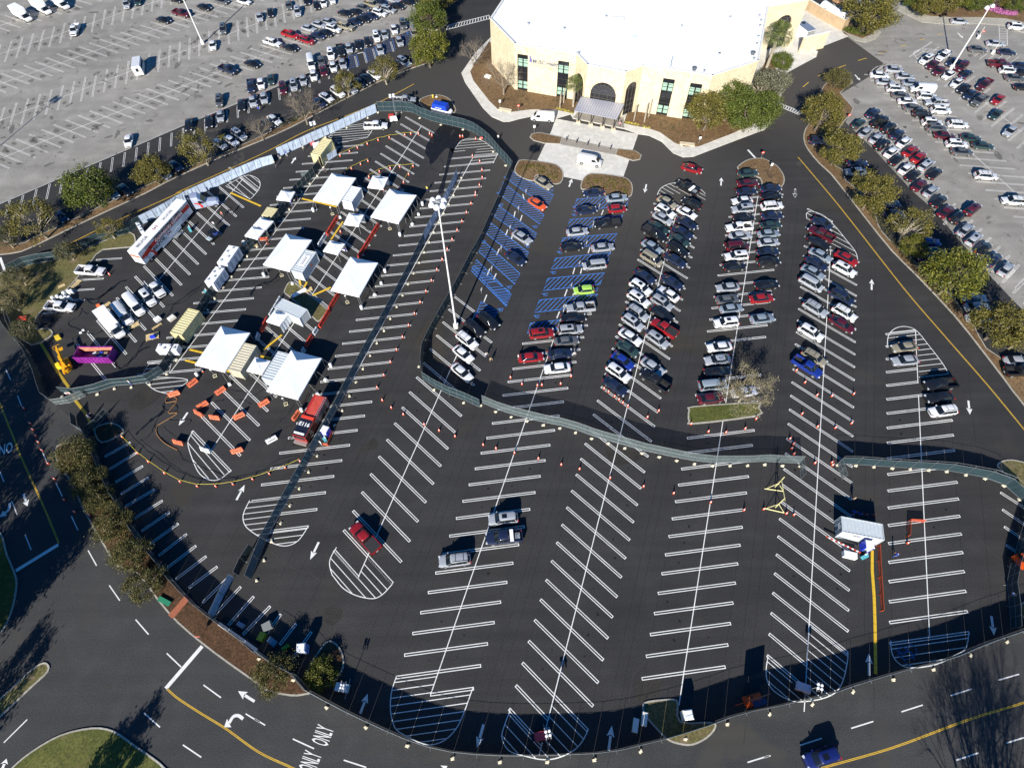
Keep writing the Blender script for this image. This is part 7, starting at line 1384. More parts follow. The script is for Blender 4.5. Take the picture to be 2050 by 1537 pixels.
# yellow boom lift
p = T01(540, 1400); CY_ = mat('machine_yellow', (.72, .35, .01), .45, noise=.1, nscale=3); o = thing('boom_lift', 'bright yellow articulated lift machine inside the lower left fence corner', 'boom lift', p, R(-55)); o.scale = (.88, .88, .88); MB().box((0, 0, .75), (3.4, 1.9, .5)).ob('chassis', CY_, o)
MB().box((.1, .2, 1.3), (2.4, 1.6, .7), taper=.85).ob('turret', CY_, o); MB().box((-.6, -1.3, 1.0), (1.3, .8, .9), taper=.9).ob('counterweight', mat('machine_lemon', (.80, .62, .03), .5), o); [fin(MB().bar((x, s*.75, .5), (x, s*1.15, .5), .5, n=12), 'wheel', TYRE, o) for x in (1.3, -1.3) for s in (-1, 1)]
g = MB(); g.box((-1.0, .1, 2.0), (4.6, .45, .5)).box((-1.8, .1, 2.5), (5.0, .32, .36)).box((-.6, .1, 2.85), (1.2, .5, .3)); g.ob('boom', CY_, o); g = MB(); [g.bar((-4.3, y, 1.2), (-4.3, y, 2.4), .04, n=4) for y in (-.5, .6)]; g.box((-4.6, .05, 1.3), (.9, 1.4, .08)).box((-5.0, .05, 2.3), (.06, 1.4, .06)).box((-4.6, .7, 2.3), (.9, .06, .06)).box((-4.6, -.65, 2.3), (.9, .06, .06)); g.ob('basket', CY_, o)
g = MB(); [g.box((1.3+.3*i, random.uniform(-.6, .6), 1.3+.2*(i % 3)), (.3, .5, .5), 0, i) for i in range(6)]; g.ob('engine_parts', CY_, o)
# fire engine
pr, pf = ZF(770, 260, 2.6), ZF(300, 1130, 2.6); a = ang(pr, pf); c = (pr+pf)/2; L = d2(pr, pf)+.9
fe = thing('fire_engine', 'red fire engine with a dark cab roof lettered E116, beside the central fence', 'fire engine', (c.x, c.y, 0), a); FR = mat('engine_red', (.40, .025, .02), .35, coat=.5, noise=.1, nscale=2); L = max(L, 8.8)
MB().box((-L*.2, 0, 1.5), (L*.56, 2.45, 1.9)).ob('body', FR, fe); MB().box((L*.26, 0, 1.6), (L*.38, 2.4, 2.1)).ob('cab', FR, fe); MB().box((L*.26, 0, 2.70), (L*.37, 2.3, .1)).ob('cab_roof', mat('navy_roof', (.012, .016, .03), .35), fe)
MB().box((-L*.22, .12, 2.55), (L*.5, 1.75, .14), taper=.97).ob('hose_cover', mat('red_tarpaulin', (.50, .06, .04), .7, noise=.15, nscale=1.2, bump=.5), fe); MB().box((L*.05, 0, 2.75), (.5, 2.3, .3)).ob('light_bar', mat('red_lamp', (.7, .06, .03), .3), fe); MB().box((L*.40, 0, 2.85), (.3, 1.9, .18)).ob('front_light_bar', WHITE, fe)
g = MB(); [g.bar((-L*.45, y, 2.75), (L*.0, y, 2.75), .035, n=4) for y in (1.0, 1.3)]; [g.bar((-L*.45+i*.45, 1.0, 2.75), (-L*.45+i*.45, 1.3, 2.75), .025, n=4) for i in range(9)]; g.ob('ladder', RIM, fe)
g = MB().box((L*.455, 0, 2.0), (.05, 2.0, .9)); [g.box((L*.3, s*1.21, 2.0), (1.6, .03, .8)) for s in (-1, 1)]; g.ob('windscreen', CGLASS, fe); MB().box((L*.49, 0, .75), (.6, 2.4, .45)).ob('bumper', mat('chrome_bumper', (.6, .5, .45), .3, .6), fe)
g = MB(); [g.box((-L*.4+i*1.15, s*1.24, 1.5), (1.0, .03, 1.4)) for i in range(4) for s in (-1, 1)]; g.ob('locker_shutter', mat('locker_grey', (.28, .28, .30), .4, .5), fe)
for x in (L*.28, -L*.26):
    for s_ in (-1, 1): w = fin(MB().bar((x, s_*.85, .5), (x, s_*1.24, .5), .5, n=14), 'wheel', TYRE, fe); fin(MB().bar((x, s_*1.2, .5), (x, s_*1.26, .5), .28, n=10), 'rim', RIM, w)
text('roof_lettering', 'E116', 1.0, WHITE, fe, Matrix.Translation((L*.2, 0, 2.76)) @ Matrix.Rotation(R(90), 4, 'Z'), ext=.004, bold=.03)
# flags/emergency bits: portable toilets and wash stations
def box_toilet(t, u, v, rz, label, z=2.3, m=BLUEP):
    p = t(u, v, z); o = thing('portable_toilet', label, 'portable toilet', (p.x, p.y, 0), rz, 'portable toilets with white roofs'); MB().box((0, 0, 1.1), (1.15, 1.15, 2.1)).ob('cabin', m, o); MB().box((0, 0, 2.22), (1.22, 1.22, .14), taper=.8).ob('roof', WHITE, o); MB().box((0, -.585, 1.05), (.8, .03, 1.8)).ob('door', mat('door_white', (.6, .62, .66), .5), o); return o
box_toilet(ZF, 870, 960, R(-20), 'blue portable toilet with white roof at the central fence by the engine'); box_toilet(ZR, 960, 1195, R(-12), 'blue and white portable toilet at the front of the lone container'); box_toilet(T13, 360, 585, R(5), 'pale blue portable toilet in shade by the lower left fence', m=mat('toilet_pale', (.2, .3, .6), .5)); box_toilet(T23, 1415, 1115, R(5), 'white-topped portable toilet beside the small grass bed at the bottom', m=OFFW)
def wash(t, u, v, rz, label):
    p = t(u, v, .9); o = thing('hand_wash_station', label, 'wash station', (p.x, p.y, 0), rz, 'teal hand wash stations'); m = mat('teal_plastic', (.10, .38, .45), .4); MB().box((0, 0, .5), (.8, .5, 1.0), taper=.85).ob('tank', m, o); MB().lathe((0, 0, 1.0), [(.24, 0), (.3, .06), (.3, .1)], n=10).ob('basin', m, o); MB().box((0, .2, 1.25), (.4, .12, .4)).ob('dispenser', WHITE, o)
wash(ZF, 870, 1190, R(-50), 'teal hand wash station next to the toilet by the red engine'); wash(ZR, 875, 1420, R(20), 'teal hand wash station before the lone container toilet'); wash(T01, 1490, 300, R(-60), 'pale blue hand wash station at the long trailer side'); wash(T01, 1620, 800, R(-50), 'pale blue device at the drawbar of the lower white trailer'); wash(T01, 1925, 420, R(10), 'pale blue device below the pair of small tents')
# light towers (mobile)
def ltower(p, rz, label, m, h=4.3, k_=1.0):
    o = thing('mobile_light_tower', label, 'light tower', p, rz, 'mobile light towers'); MB().box((0, 0, .75), (1.9, 1.1, .8), taper=.92).ob('generator_body', m, o); MB().box((-1.1, 0, .5), (.5, .8, .1)).ob('chassis', BLACKP, o); MB().bar((.7, 0, .5), (.7, 0, h), .06, n=6, r2=.04).ob('mast', GALV, o)
    g = MB(); g.bar((.7, -.6, h), (.7, .6, h), .04, n=4); [g.box((.7+s2*.3, s*.42, h+.05), (.12, .5, .12)) for s in (-1, 1) for s2 in (-1, 1)]; b = g.ob('lamp_bar', GALV, o)
    for s in (-1, 1):
        for s2 in (-1, 1): fin(MB().lathe((.7+s2*.42*k_, s*.42*k_, h+.02), [(.10*k_, 0), (.32*k_, .1), (.34*k_, .26), (.26*k_, .32)], n=12), 'lamp_head', WHITE, b)
    [fin(MB().bar((-.1, s*.55, .3), (-.1, s*.72, .3), .3, n=10), 'wheel', TYRE, o) for s in (-1, 1)]
    [MB().bar((x, 0, .1), (x, s*1.3, .05), .04, n=4).ob('outrigger', GALV, o) for x in (.6,) for s in (-1, 1)]; return o
ltower(G(635.5, 295.5), R(20), 'mobile light tower behind the pale fence near the cream container', WHITE, 6.2); ltower(G(788.7, 243), R(10), 'mobile light tower at the road beside the silver utility pickup', WHITE, 6.6)
ltower(T23(250, 1282), R(10), 'red and white mobile light tower on the hatched tip at the bottom', mat('tower_red', (.5, .05, .07), .5), 4.9, .55); ltower(T33(290, 905), R(-20), 'white and magenta mobile light tower at the bottom right hatch', mat('tower_white_mag', (.68, .55, .60), .5), 4.2, .55)
ltower(T13(700, 905), R(-10), 'white caged mobile light tower beside the round bush at the bottom', mat('tower_grey', (.52, .60, .62), .5), 3.2, .4)
# tall car-park light poles
def pole(B, h, label, heads=4, r=.20):
    o = thing('tall_light_pole', label, 'light pole', B, 0, 'tall white car park light poles'); MB().lathe((0, 0, 0), [(.5, 0), (.5, 1.0)], n=14).ob('concrete_base', OFFW, o); fin(MB().bar((0, 0, 1.0), (0, 0, h), r, n=12, r2=r*.55), 'pole', mat('pole_paint', (.6, .6, .6), .5), o)
    hd = MB().bar((0, 0, h-.3), (0, 0, h+.2), r*1.2, n=10).ob('pole_head', GALV, o)
    for i in range(heads): t_ = i*2*PI/heads+.4; x, y = math.cos(t_)*1.0, math.sin(t_)*1.0; g = MB().bar((0, 0, h-.1), (x*.7, y*.7, h-.1), .06, n=4); g.ob('lamp_arm', GALV, hd); fin(MB().lathe((x, y, h-.5), [(.50, 0), (.46, .25), (.25, .6), (.12, .65)], n=12), 'lamp_head', WHITE, hd)
pole(G(913, 655), 31.0, 'very tall white light pole rising from the fence beside the blue bays', 6); pole(G(406.6, 88), 30, 'tall white light pole in the upper left lot cut by the top edge', 4); pole(G(1904, 138), 16, 'leaning-looking white light pole in the upper right lot', 2, .22)
hd = G(114, 197); d_ = uv2(SUN_AZ)*(30/math.tan(SUN_EL)); pole(Vector((hd.x+d_.x, hd.y+d_.y, 0)), 30, 'tall light pole outside the left edge casting a long shadow', 4)
# message board with solar panels, orange machine at right edge
p = T23(1910, 1000); o = thing('message_board_trailer', 'orange trailer message board with solar panels at the bottom fence', 'message board', p, R(14)); OR = mat('safety_orange', (.60, .08, .01), .5)
MB().box((0, 0, .5), (2.6, 1.4, .12)).ob('chassis', OR, o); MB().box((0, .1, 2.7), (2.9, .14, 1.9)).ob('display_board', BLACKP, o); MB().bar((0, .1, .5), (0, .1, 3.0), .09, n=8).ob('mast', OR, o); g = MB(); [g.box((x, -.55, 1.5), (.95, .8, .04)) for x in (-.1, .9)]; g.ob('solar_panel', mat('solar_blue', (.02, .04, .12), .2), o); MB().box((-.7, .0, .8), (.6, .9, .5)).ob('battery_box', OR, o); MB().bar((-1.3, 0, .5), (-2.6, 0, .45), .06, n=5).ob('drawbar', OR, o); [fin(MB().bar((0, s*.7, .3), (0, s*.88, .3), .3, n=10), 'wheel', TYRE, o) for s in (-1, 1)]
p = T32(2000, 1440); o = thing('tracked_digger', 'orange compact machine parked against the right edge of the picture', 'digger', p, R(-70)); MB().box((0, 0, .9), (2.2, 1.6, .8)).ob('body', OR, o); MB().box((-.3, .1, 1.7), (1.1, 1.0, .9)).ob('cab_frame', BLACKP, o); MB().box((-.3, .1, 2.2), (1.2, 1.1, .08)).ob('cab_roof', OR, o)
g = MB().bar((1.0, -.3, 1.2), (2.3, -.3, 2.2), .14, n=6).bar((2.3, -.3, 2.2), (3.0, -.3, .9), .11, n=6); g.ob('arm', OR, o); MB().box((3.0, -.3, .6), (.5, .7, .5)).ob('bucket', BLACKP, o); [MB().box((0, s*.8, .3), (2.3, .35, .55)).ob('track', TYRE, o) for s in (-1, 1)]
# blue canopy vehicle on the small island
c = T10(1480, 860, .0); o = thing('promo_van', 'white van wrapped under a blue cover beside the small bark island', 'van', ZN(850, 400, 1.0).to_2d().to_3d(), R(-22)); fin(loft_body([(-2.7, .9, 1.2, 1.0, .35), (-2.5, 1.05, 1.35, 1.1, .28), (1.6, 1.05, 1.35, 1.1, .28), (2.4, .95, 1.1, .95, .3), (2.75, .7, .8, .7, .35)], 'b'), 'body', WHITE, o)
MB().box((-.3, 0, 1.9), (4.2, 1.95, 1.2), taper=.88).ob('blue_cover', mat('royal_blue_cover', (.01, .05, .42), .45), o); [fin(MB().bar((x, s*.8, .36), (x, s*1.06, .36), .36, n=12), 'wheel', TYRE, o) for x in (1.7, -1.6) for s in (-1, 1)]; g = MB(); [g.box((-1.2+.3*i, -1.0, 1.75), (.2, .03, .18)) for i in range(6)]; g.ob('cover_print', WHITE, o)
MB().box((1.9, 0, 1.25), (.5, 1.6, .3)).ob('windscreen', CGLASS, o)
# red/orange ground netting and frames
NET = mat('red_netting', (.40, .06, .02), .8, alpha=.75, noise=.2, nscale=2)
def frame_barrier(label, t, q, h=1.0, m=OR):
    P = t.L(*q); o = thing('tube_barrier', label, 'barrier', P[0], 0, 'orange tube and net barriers'); g = MB(); n_ = MB()
    for i in range(len(P)-1):
        a = P[i]-P[0]; b = P[i+1]-P[0]; k = max(1, round((b-a).length/2.2))
        for j in range(k+1): q_ = a.lerp(b, j/k); g.bar(q_, q_+Vector((0, 0, h)), .03, n=4); g.bar(q_+Vector((-.3, -.05, .03)), q_+Vector((.3, .05, .03)), .03, n=4)
        g.bar(a+Vector((0, 0, h)), b+Vector((0, 0, h)), .03, n=4); g.bar(a+Vector((0, 0, .15)), b+Vector((0, 0, .15)), .03, n=4); n_.add([a+Vector((0, 0, .15)), b+Vector((0, 0, .15)), b+Vector((0, 0, h-.03)), a+Vector((0, 0, h-.03))], [(0, 1, 2, 3)])
    g.ob('tube_frame', m, o); n_.ob('net', NET, o)
frame_barrier('orange tube barrier bent at a corner right of the lone container', ZR, [1640, 1060, 1655, 770, 1935, 790]); P = [ZR(1090, 1230), T32(900, 1430), T33(915, 170), T33(925, 300)]; frame_barrier('long low red net barrier beside the long cable ramp', PX, [c for p_ in [(1757, 1092), (1758, 1123), (1762, 1190), (1764, 1223)] for c in p_], .9)
frame_barrier('thin red net barrier by the wash station near the engine', ZF, [860, 1330, 960, 1340, 1060, 1060], .8); frame_barrier('small orange net barrier under the pair of small tents', ZT0, [1010, 650, 1170, 640, 1150, 700], .9)
# yellow timber frames at the gate opening
for i, q in enumerate([(1950+0, 0)]): pass
FY = mat('pale_yellow_timber', (.60, .55, .26), .6)
for nm, (a, b, c_) in {'upper': ((0, 860), (150, 880), (145, 805)), 'lower': ((0, 1015), (155, 1050), (145, 965))}.items():
    A, B, C_ = T32(*a), T32(*b), T32(*c_); o = thing('height_frame_leg', f'{nm} yellow braced foot of the height gauge frame by the gate opening', 'frame', A, 0, 'yellow height gauge feet'); g = MB(); g.bar(Vector((0, 0, .1)), B-A+Vector((0, 0, .1)), .09, n=4); g.ob('sill', FY, o); m_ = (A+B)/2-A+Vector((0, .5, 0)); g = MB(); g.bar(m_+Vector((.3, 0, .1)), m_+Vector((.3, 0, 4.2)), .08, n=5); g.ob('upright', FY, o)
    g = MB(); g.bar(Vector((.3, 0, .1)), m_+Vector((.3, 0, 1.6)), .05, n=4); g.bar(B-A+Vector((0, 0, .1)), m_+Vector((.3, 0, 1.6)), .05, n=4); g.ob('brace', FY, o)
A, B = T32(60, 870), T32(85, 1030); simple('height_bar', 'thin yellow crossbar joining the two braced feet by the gate', 'bar', MB().bar((0, 0, 4.25), B-A+Vector((0, 0, 4.25)), .06, n=5), FY, A)
# misc items
def crate(t, u, v, rz, d, m, name, label, cat, group=None, z=0): p = t(u, v); g = MB().box((0, 0, d[2]/2), d); g.box((0, 0, d[2]+.02), (d[0]*.92, d[1]*.92, .04)); return simple(name, label, cat, g, m, (p.x, p.y, z), rz, group)
for i, (u, v) in enumerate([(865, 300), (940, 280), (1010, 295), (1070, 295), (1125, 295), (1040, 225), (1110, 200), (1160, 195)]):
    p = ZE(u, v+20); simple('white_drum', f'round white drum, {ordw(i)} in the cluster behind the lower white pickup', 'drum', MB().lathe((0, 0, 0), [(.28, 0), (.32, .1), (.32, .95), (.27, 1.05), (.1, 1.08)], n=12), WT, (p.x, p.y, 0), 0, 'white drums behind the pickup', smooth=True)
def pallet(t, u, v, rz, label, L=1.9, W_=1.2):
    p = t(u, v); g = MB(); [g.box((0, -W_/2+W_*(i+.5)/7, .16), (L, W_/7-.04, .03)) for i in range(7)]; [g.box((x, 0, .07), (.1, W_, .14)) for x in (-L/2+.06, 0, L/2-.06)]; simple('timber_pallet', label, 'pallet', g, WOOD, (p.x, p.y, 0), rz, 'plywood boards and pallets')
for i, (t, u, v, r, l, L_, W_) in enumerate([(ZE, 1210, 70, 1.2, 'plywood board on the kerb above the white drums', 2.2, 1.1), (ZE, 975, 105, .6, 'pale board lying on the dry grass', 1.4, .7), (ZV, 980, 400, .9, 'board leaning at the tail of the white box truck', 1.6, .8), (ZV, 1400, 730, .6, 'plywood sheet before the second white van', 2.2, 1.2), (ZV, 1770, 740, .8, 'timber piece above the debris pile', 2.0, .5), (ZV, 1700, 900, .3, 'large plywood sheet with a blue item', 2.4, 1.6), (ZT0, 945, 720, -.4, 'plywood triangle under the small tent', 1.4, .8), (ZT2, 930, 950, .4, 'crate board at the lamp stand on the works island', 1.5, 1.1)]): pallet(t, u, v, r, l, L_, W_)
crate(ZV, 1720, 920, .3, (.9, .5, .5), BLUEP, 'blue_case', 'blue case lying on the large plywood sheet', 'case', None, .2); crate(ZE, 920, 920, -.9, (1.2, .9, .4), YELP, 'yellow_pallet_box', 'yellow slatted box on the asphalt above the yellow lift', 'box')
crate(ZE, 370, 625, .1, (1.7, .9, .5), REDP, 'red_covered_cart', 'red covered cart in the shade at the left kerb', 'cart'); crate(ZE, 770, 650, .2, (1.4, 1.2, .4), BLACKP, 'black_bags', 'heap of black bags below the lower white pickup', 'bags'); crate(ZE, 1560, 415, .5, (.7, .5, .4), ORANGE, 'orange_bag', 'small orange bag above the white box truck', 'bag')
for i, (u, v) in enumerate([(1315, 800), (1275, 838)]): crate(ZE, u, v, .4, (.45, .35, .15), WHITE, 'white_sack', ['upper', 'lower'][i]+' small white sack on the asphalt above the purple skip', 'sack', 'small white sacks')
crate(ZV, 1790, 640, .9, (1.2, .8, .7), WHITE, 'white_equipment', 'white machine with dark top beside the timber pieces', 'machine'); crate(ZV, 2010, 620, .9, (1.4, .9, .6), OFFW, 'white_equipment', 'white unit at the end of the cream ribbed container', 'machine')
crate(T10, 1080, 935, .1, (1.4, 1.2, .9), REDP, 'red_tool_chest', 'red chest beside a worker at the upper fence', 'chest'); crate(T10, 460, 1142, .5, (1.1, 1.0, .5), mat('pink_red', (.6, .12, .12), .6), 'red_tool_chest', 'pinkish red box at the top of the cream container', 'box')
crate(ZR, 540, 1420, R(-15), (1.9, .9, .9), WHITE, 'white_generator', 'white generator cart at the lower left of the lone container', 'generator')
p = ZR(400, 1240); simple('folded_banner', 'red and white striped gate arm trailing from the white generator cart', 'barrier arm', (lambda g: [g.box((x*.35, 0, .9), (.3, .16, .14), x % 2) for x in range(-7, 8)] and g)(MB()), [WHITE, REDP], (p.x, p.y, 0), ang(ZR(230, 1170), ZR(590, 1340)))
for i, (u, v, r) in enumerate([(990, 1200, 1.3), (1060, 1150, 1.3)]): crate(T23, u, v, r, (1.7, .7, .7), OFFW, 'white_bin', ['left', 'right'][i]+' white box beside the small grass bed at the bottom', 'box', 'white boxes at the bottom bed')
crate(T13, 110, 425, .5, (1.3, 1.2, .9), mat('grey_bin', (.20, .21, .20), .5), 'utility_cart', 'grey utility cart in the shade by the lower left bays', 'cart'); crate(T13, 65, 505, 1.2, (1.2, .9, .8), mat('lime_green', (.22, .30, .02), .4), 'utility_cart', 'lime green buggy in the shade by the lower left bays', 'cart'); crate(T13, 250, 590, .6, (1.0, .5, .7), mat('lime_green', (.22, .30, .02), .4), 'utility_cart', 'small lime machine left of the pale blue toilet', 'cart')
crate(T13, 140, 540, -.6, (1.5, .8, .3), BLUEC, 'equipment_case', 'blue grey case beside the lime buggy', 'case'); crate(T03, 1905, 410, -.5, (1.2, .6, .4), BLUEC, 'equipment_case', 'blue case in the shaded bay left of the buggy', 'case')
p = ZT2(790, 1020); simple('fallen_sign', 'long white and tan board lying on the works island', 'board', MB().box((0, 0, .5), (3.2, .8, .08)).box((0, 0, .25), (2.8, .3, .45)), WHITE, (p.x, p.y, .1), ang(ZT2(700, 1050), ZT2(960, 910)))
for i, (u, v) in enumerate([(1300, 230), (1345, 215)]):
    p = T03(u, v); 
p = T03(1305, 225); simple('green_board', 'green board lying on the bark below the bronze trees', 'board', MB().box((0, 0, .25), (2.2, .7, .08), rz=0).box((0, 0, .12), (1.8, .3, .2)), mat('teal_green', (.02, .20, .11), .6), (p.x, p.y, .13), R(-25)); p = T03(1420, 265); simple('brick_strip', 'narrow orange brick strip laid across the bark bed', 'brick strip', MB().box((0, 0, .05), (3.4, 1.0, .1)), mat('brick_orange', (.32, .10, .05), .8, noise=.2, nscale=4), (p.x, p.y, .1), R(58))
# traffic signs
def sign(p, rz, label, kind='stop', h=2.1):
    o = thing('road_sign', label, 'sign', p, rz, 'road signs'); MB().bar((0, 0, 0), (0, 0, h), .035, n=6).ob('post', GALV, o); g = MB(); 
    if kind == 'stop': g.bar((0, -.03, h-.2), (0, -.06, h-.2), .38, n=8); f = g.ob('sign_face', REDP, o); text('lettering', 'STOP', .26, WHITE, f, frame((0, -.07, h-.2), (1, 0, 0), (0, 0, 1)), ext=.003)
    elif kind == 'red': g.box((0, -.04, h-.3), (.7, .03, .55)); g.ob('sign_face', REDP, o); MB().box((0, -.06, h-.3), (.4, .01, .12)).ob('sign_mark', WHITE, o)
    else: g.box((0, -.04, h-.3), (.5, .03, .7)); g.ob('sign_face', WHITE, o)
sign(T03(1590, 510), R(0), 'red sign leaning in the bark bed at the lower left junction', 'stop', 1.6); sign(T20(70, 885), R(0), 'slim sign on the pavement left of the white van', 'red'); sign(T20(195, 1050), R(0), 'white-red sign on the island left of the crossing', 'white'); sign(T20(1490, 1140), R(0), 'white sign post on the mulch right of the entrance', 'white'); sign(T20(1980, 1255), R(0), 'red sign on the rounded island above the parked files', 'red'); sign(T30(40, 1350), R(0), 'white lamp-like sign on the rounded island by a tree stump', 'white')
sign(T30(655, 945), R(0), 'small red sign at the kerb right of the crossing', 'red', 1.6); sign(T30(1700, 300), R(0), 'red sign on the little island in the upper right lot', 'red'); sign(T10(1790, 1120), R(0), 'round red sign hung low on the curving fence', 'stop', 1.3); sign(T10(1935, 850), R(0), 'white round sign on the mulch left of the entrance', 'white')
for i, (u, v) in enumerate([(2035, 60)]): pass
for i, (t, u, v) in enumerate([(T21, 130, 45), (T21, 70, 180), (T21, 5, 330), (T11, 1945, 490), (T11, 1870, 650), (T11, 1790, 820), (T21, 705, 160), (T21, 655, 310), (T21, 605, 450), (T21, 548, 610), (T21, 485, 785), (T21, 425, 950)]): sign(t(u, v), R(60), f'small white post sign, {ordw(i if i < 6 else i-6)} down the '+('left' if i < 6 else 'right')+' line of blue bays', 'white', 1.7)
p = T02(568, 130); simple('notice_board', 'small white notice with a red ring on the short mesh fence', 'notice', MB().box((0, 0, 1.2), (.9, .04, .6), 0).box((0, -.03, 1.2), (.5, .02, .3), 1), [WHITE, REDP], (p.x, p.y-.1, 0), R(5)); 
# hydrant, island stones, tree ring lamp posts
p = ZN(730, 250); simple('fire_hydrant', 'yellow hydrant on the small bark island by the blue-covered van', 'hydrant', MB().lathe((0, 0, 0), [(.18, 0), (.16, .6), (.2, .62), (.1, .85)], n=10).bar((-.25, 0, .5), (.25, 0, .5), .07, n=6), YELP, (p.x, p.y, .12)); p = ZN(778, 240); simple('valve_cover', 'round white cover on the small bark island', 'valve cover', MB().lathe((0, 0, 0), [(.35, 0), (.3, .12)], n=12), OFFW, (p.x, p.y, .12))
for i, (u, v) in enumerate([(1683, 305), (1798, 425)]): p = T30(u, v); simple('concrete_lamp_base', ['upper', 'lower'][i]+' round concrete lamp base in the upper right lot', 'lamp base', MB().lathe((0, 0, 0), [(.42, 0), (.4, .9)], n=12).bar((0, 0, .9), (0, 0, 3.2), .05, n=5), OFFW, (p.x, p.y, 0), 0, 'round concrete lamp bases')
# hoses
HOSE = mat('dark_hose', (.02, .018, .018), .7); HOSEO = mat('ochre_hose', (.25, .13, .05), .7)
def hose(label, P, m, r=.05):
    P = catmull(P, False, 6); g = MB(); [g.bar(P[i]+Vector((0, 0, .07)), P[i+1]+Vector((0, 0, .07)), r, n=5) for i in range(len(P)-1)]; tag(g.ob('hose', m), label, 'hose', 'hoses and cables on the ground')
hose('ochre hose curving around the left of the hatched tip', T02.L(1390, 170, 1310, 180, 1330, 130, 1400, 160, 1330, 260, 1400, 265, 1280, 340, 1240, 370, 1240, 430, 1300, 500, 1400, 555), HOSEO, .08); hose('black cable coil near the lower barriers', T02.L(1380, 250, 1300, 240, 1290, 200, 1360, 190, 1400, 230, 1340, 320, 1500, 320, 1480, 360), HOSE); hose('dark hoses running beside the red engine', ZF.L(700, 0, 560, 200, 380, 420, 330, 640, 240, 820, 0, 1000), HOSE, .07); hose('second dark hose along the red engine', ZF.L(640, 0, 480, 260, 400, 560, 380, 760, 200, 1100, 0, 1300), HOSE, .07)
hose('tangle of blue cord on the bottom right hatched tip', T33.L(1030, 600, 1100, 640, 1150, 560, 1200, 620, 1120, 680, 1050, 640, 1150, 620, 1180, 680, 1120, 600, 1060, 590, 1110, 700, 1180, 740), mat('blue_cord', (.02, .12, .35), .6), .05); hose('black cable across the tent forecourt', T11.L(0, 760, 60, 740, 120, 760, 190, 700, 210, 660), HOSE, .06)
for nm, q in {'left': (1850, 500), 'x': (0, 0)}.items():
    pass
for i, (u, v, u2, v2) in enumerate([(1780, 820, 1750, 940)]): pass
for i, (t, u, v) in enumerate([(T22, 0, 0)]): pass
# manholes
for i, (t, u, v) in enumerate([(ZC, 332, 775), (ZC, 428, 790), (T30, 1110, 1005), (T30, 1280, 610)]):
    p = t(u, v); o = simple('manhole_cover', ['left round', 'right round', 'small round', 'square'][i]+' manhole cover in the '+['upper left', 'upper left', 'upper right', 'upper right'][i]+' grey lot', 'manhole cover', MB().lathe((0, 0, 0), [(.42, 0), (.4, .03)], n=16), mat('cast_iron', (.06, .055, .05), .7), (p.x, p.y, .004))

a, b = T03(1735, 400), T03(2035, 612); simple('white_banner', 'long white banner sheet leaning on the fence foot at lower left', 'banner', MB().box((0, 0, .28), (d2(a, b), .45, .06)).box((0, .14, .45), (d2(a, b)*.96, .12, .05)), WHITE, ((a.x+b.x)/2, (a.y+b.y)/2, .12), ang(a, b))
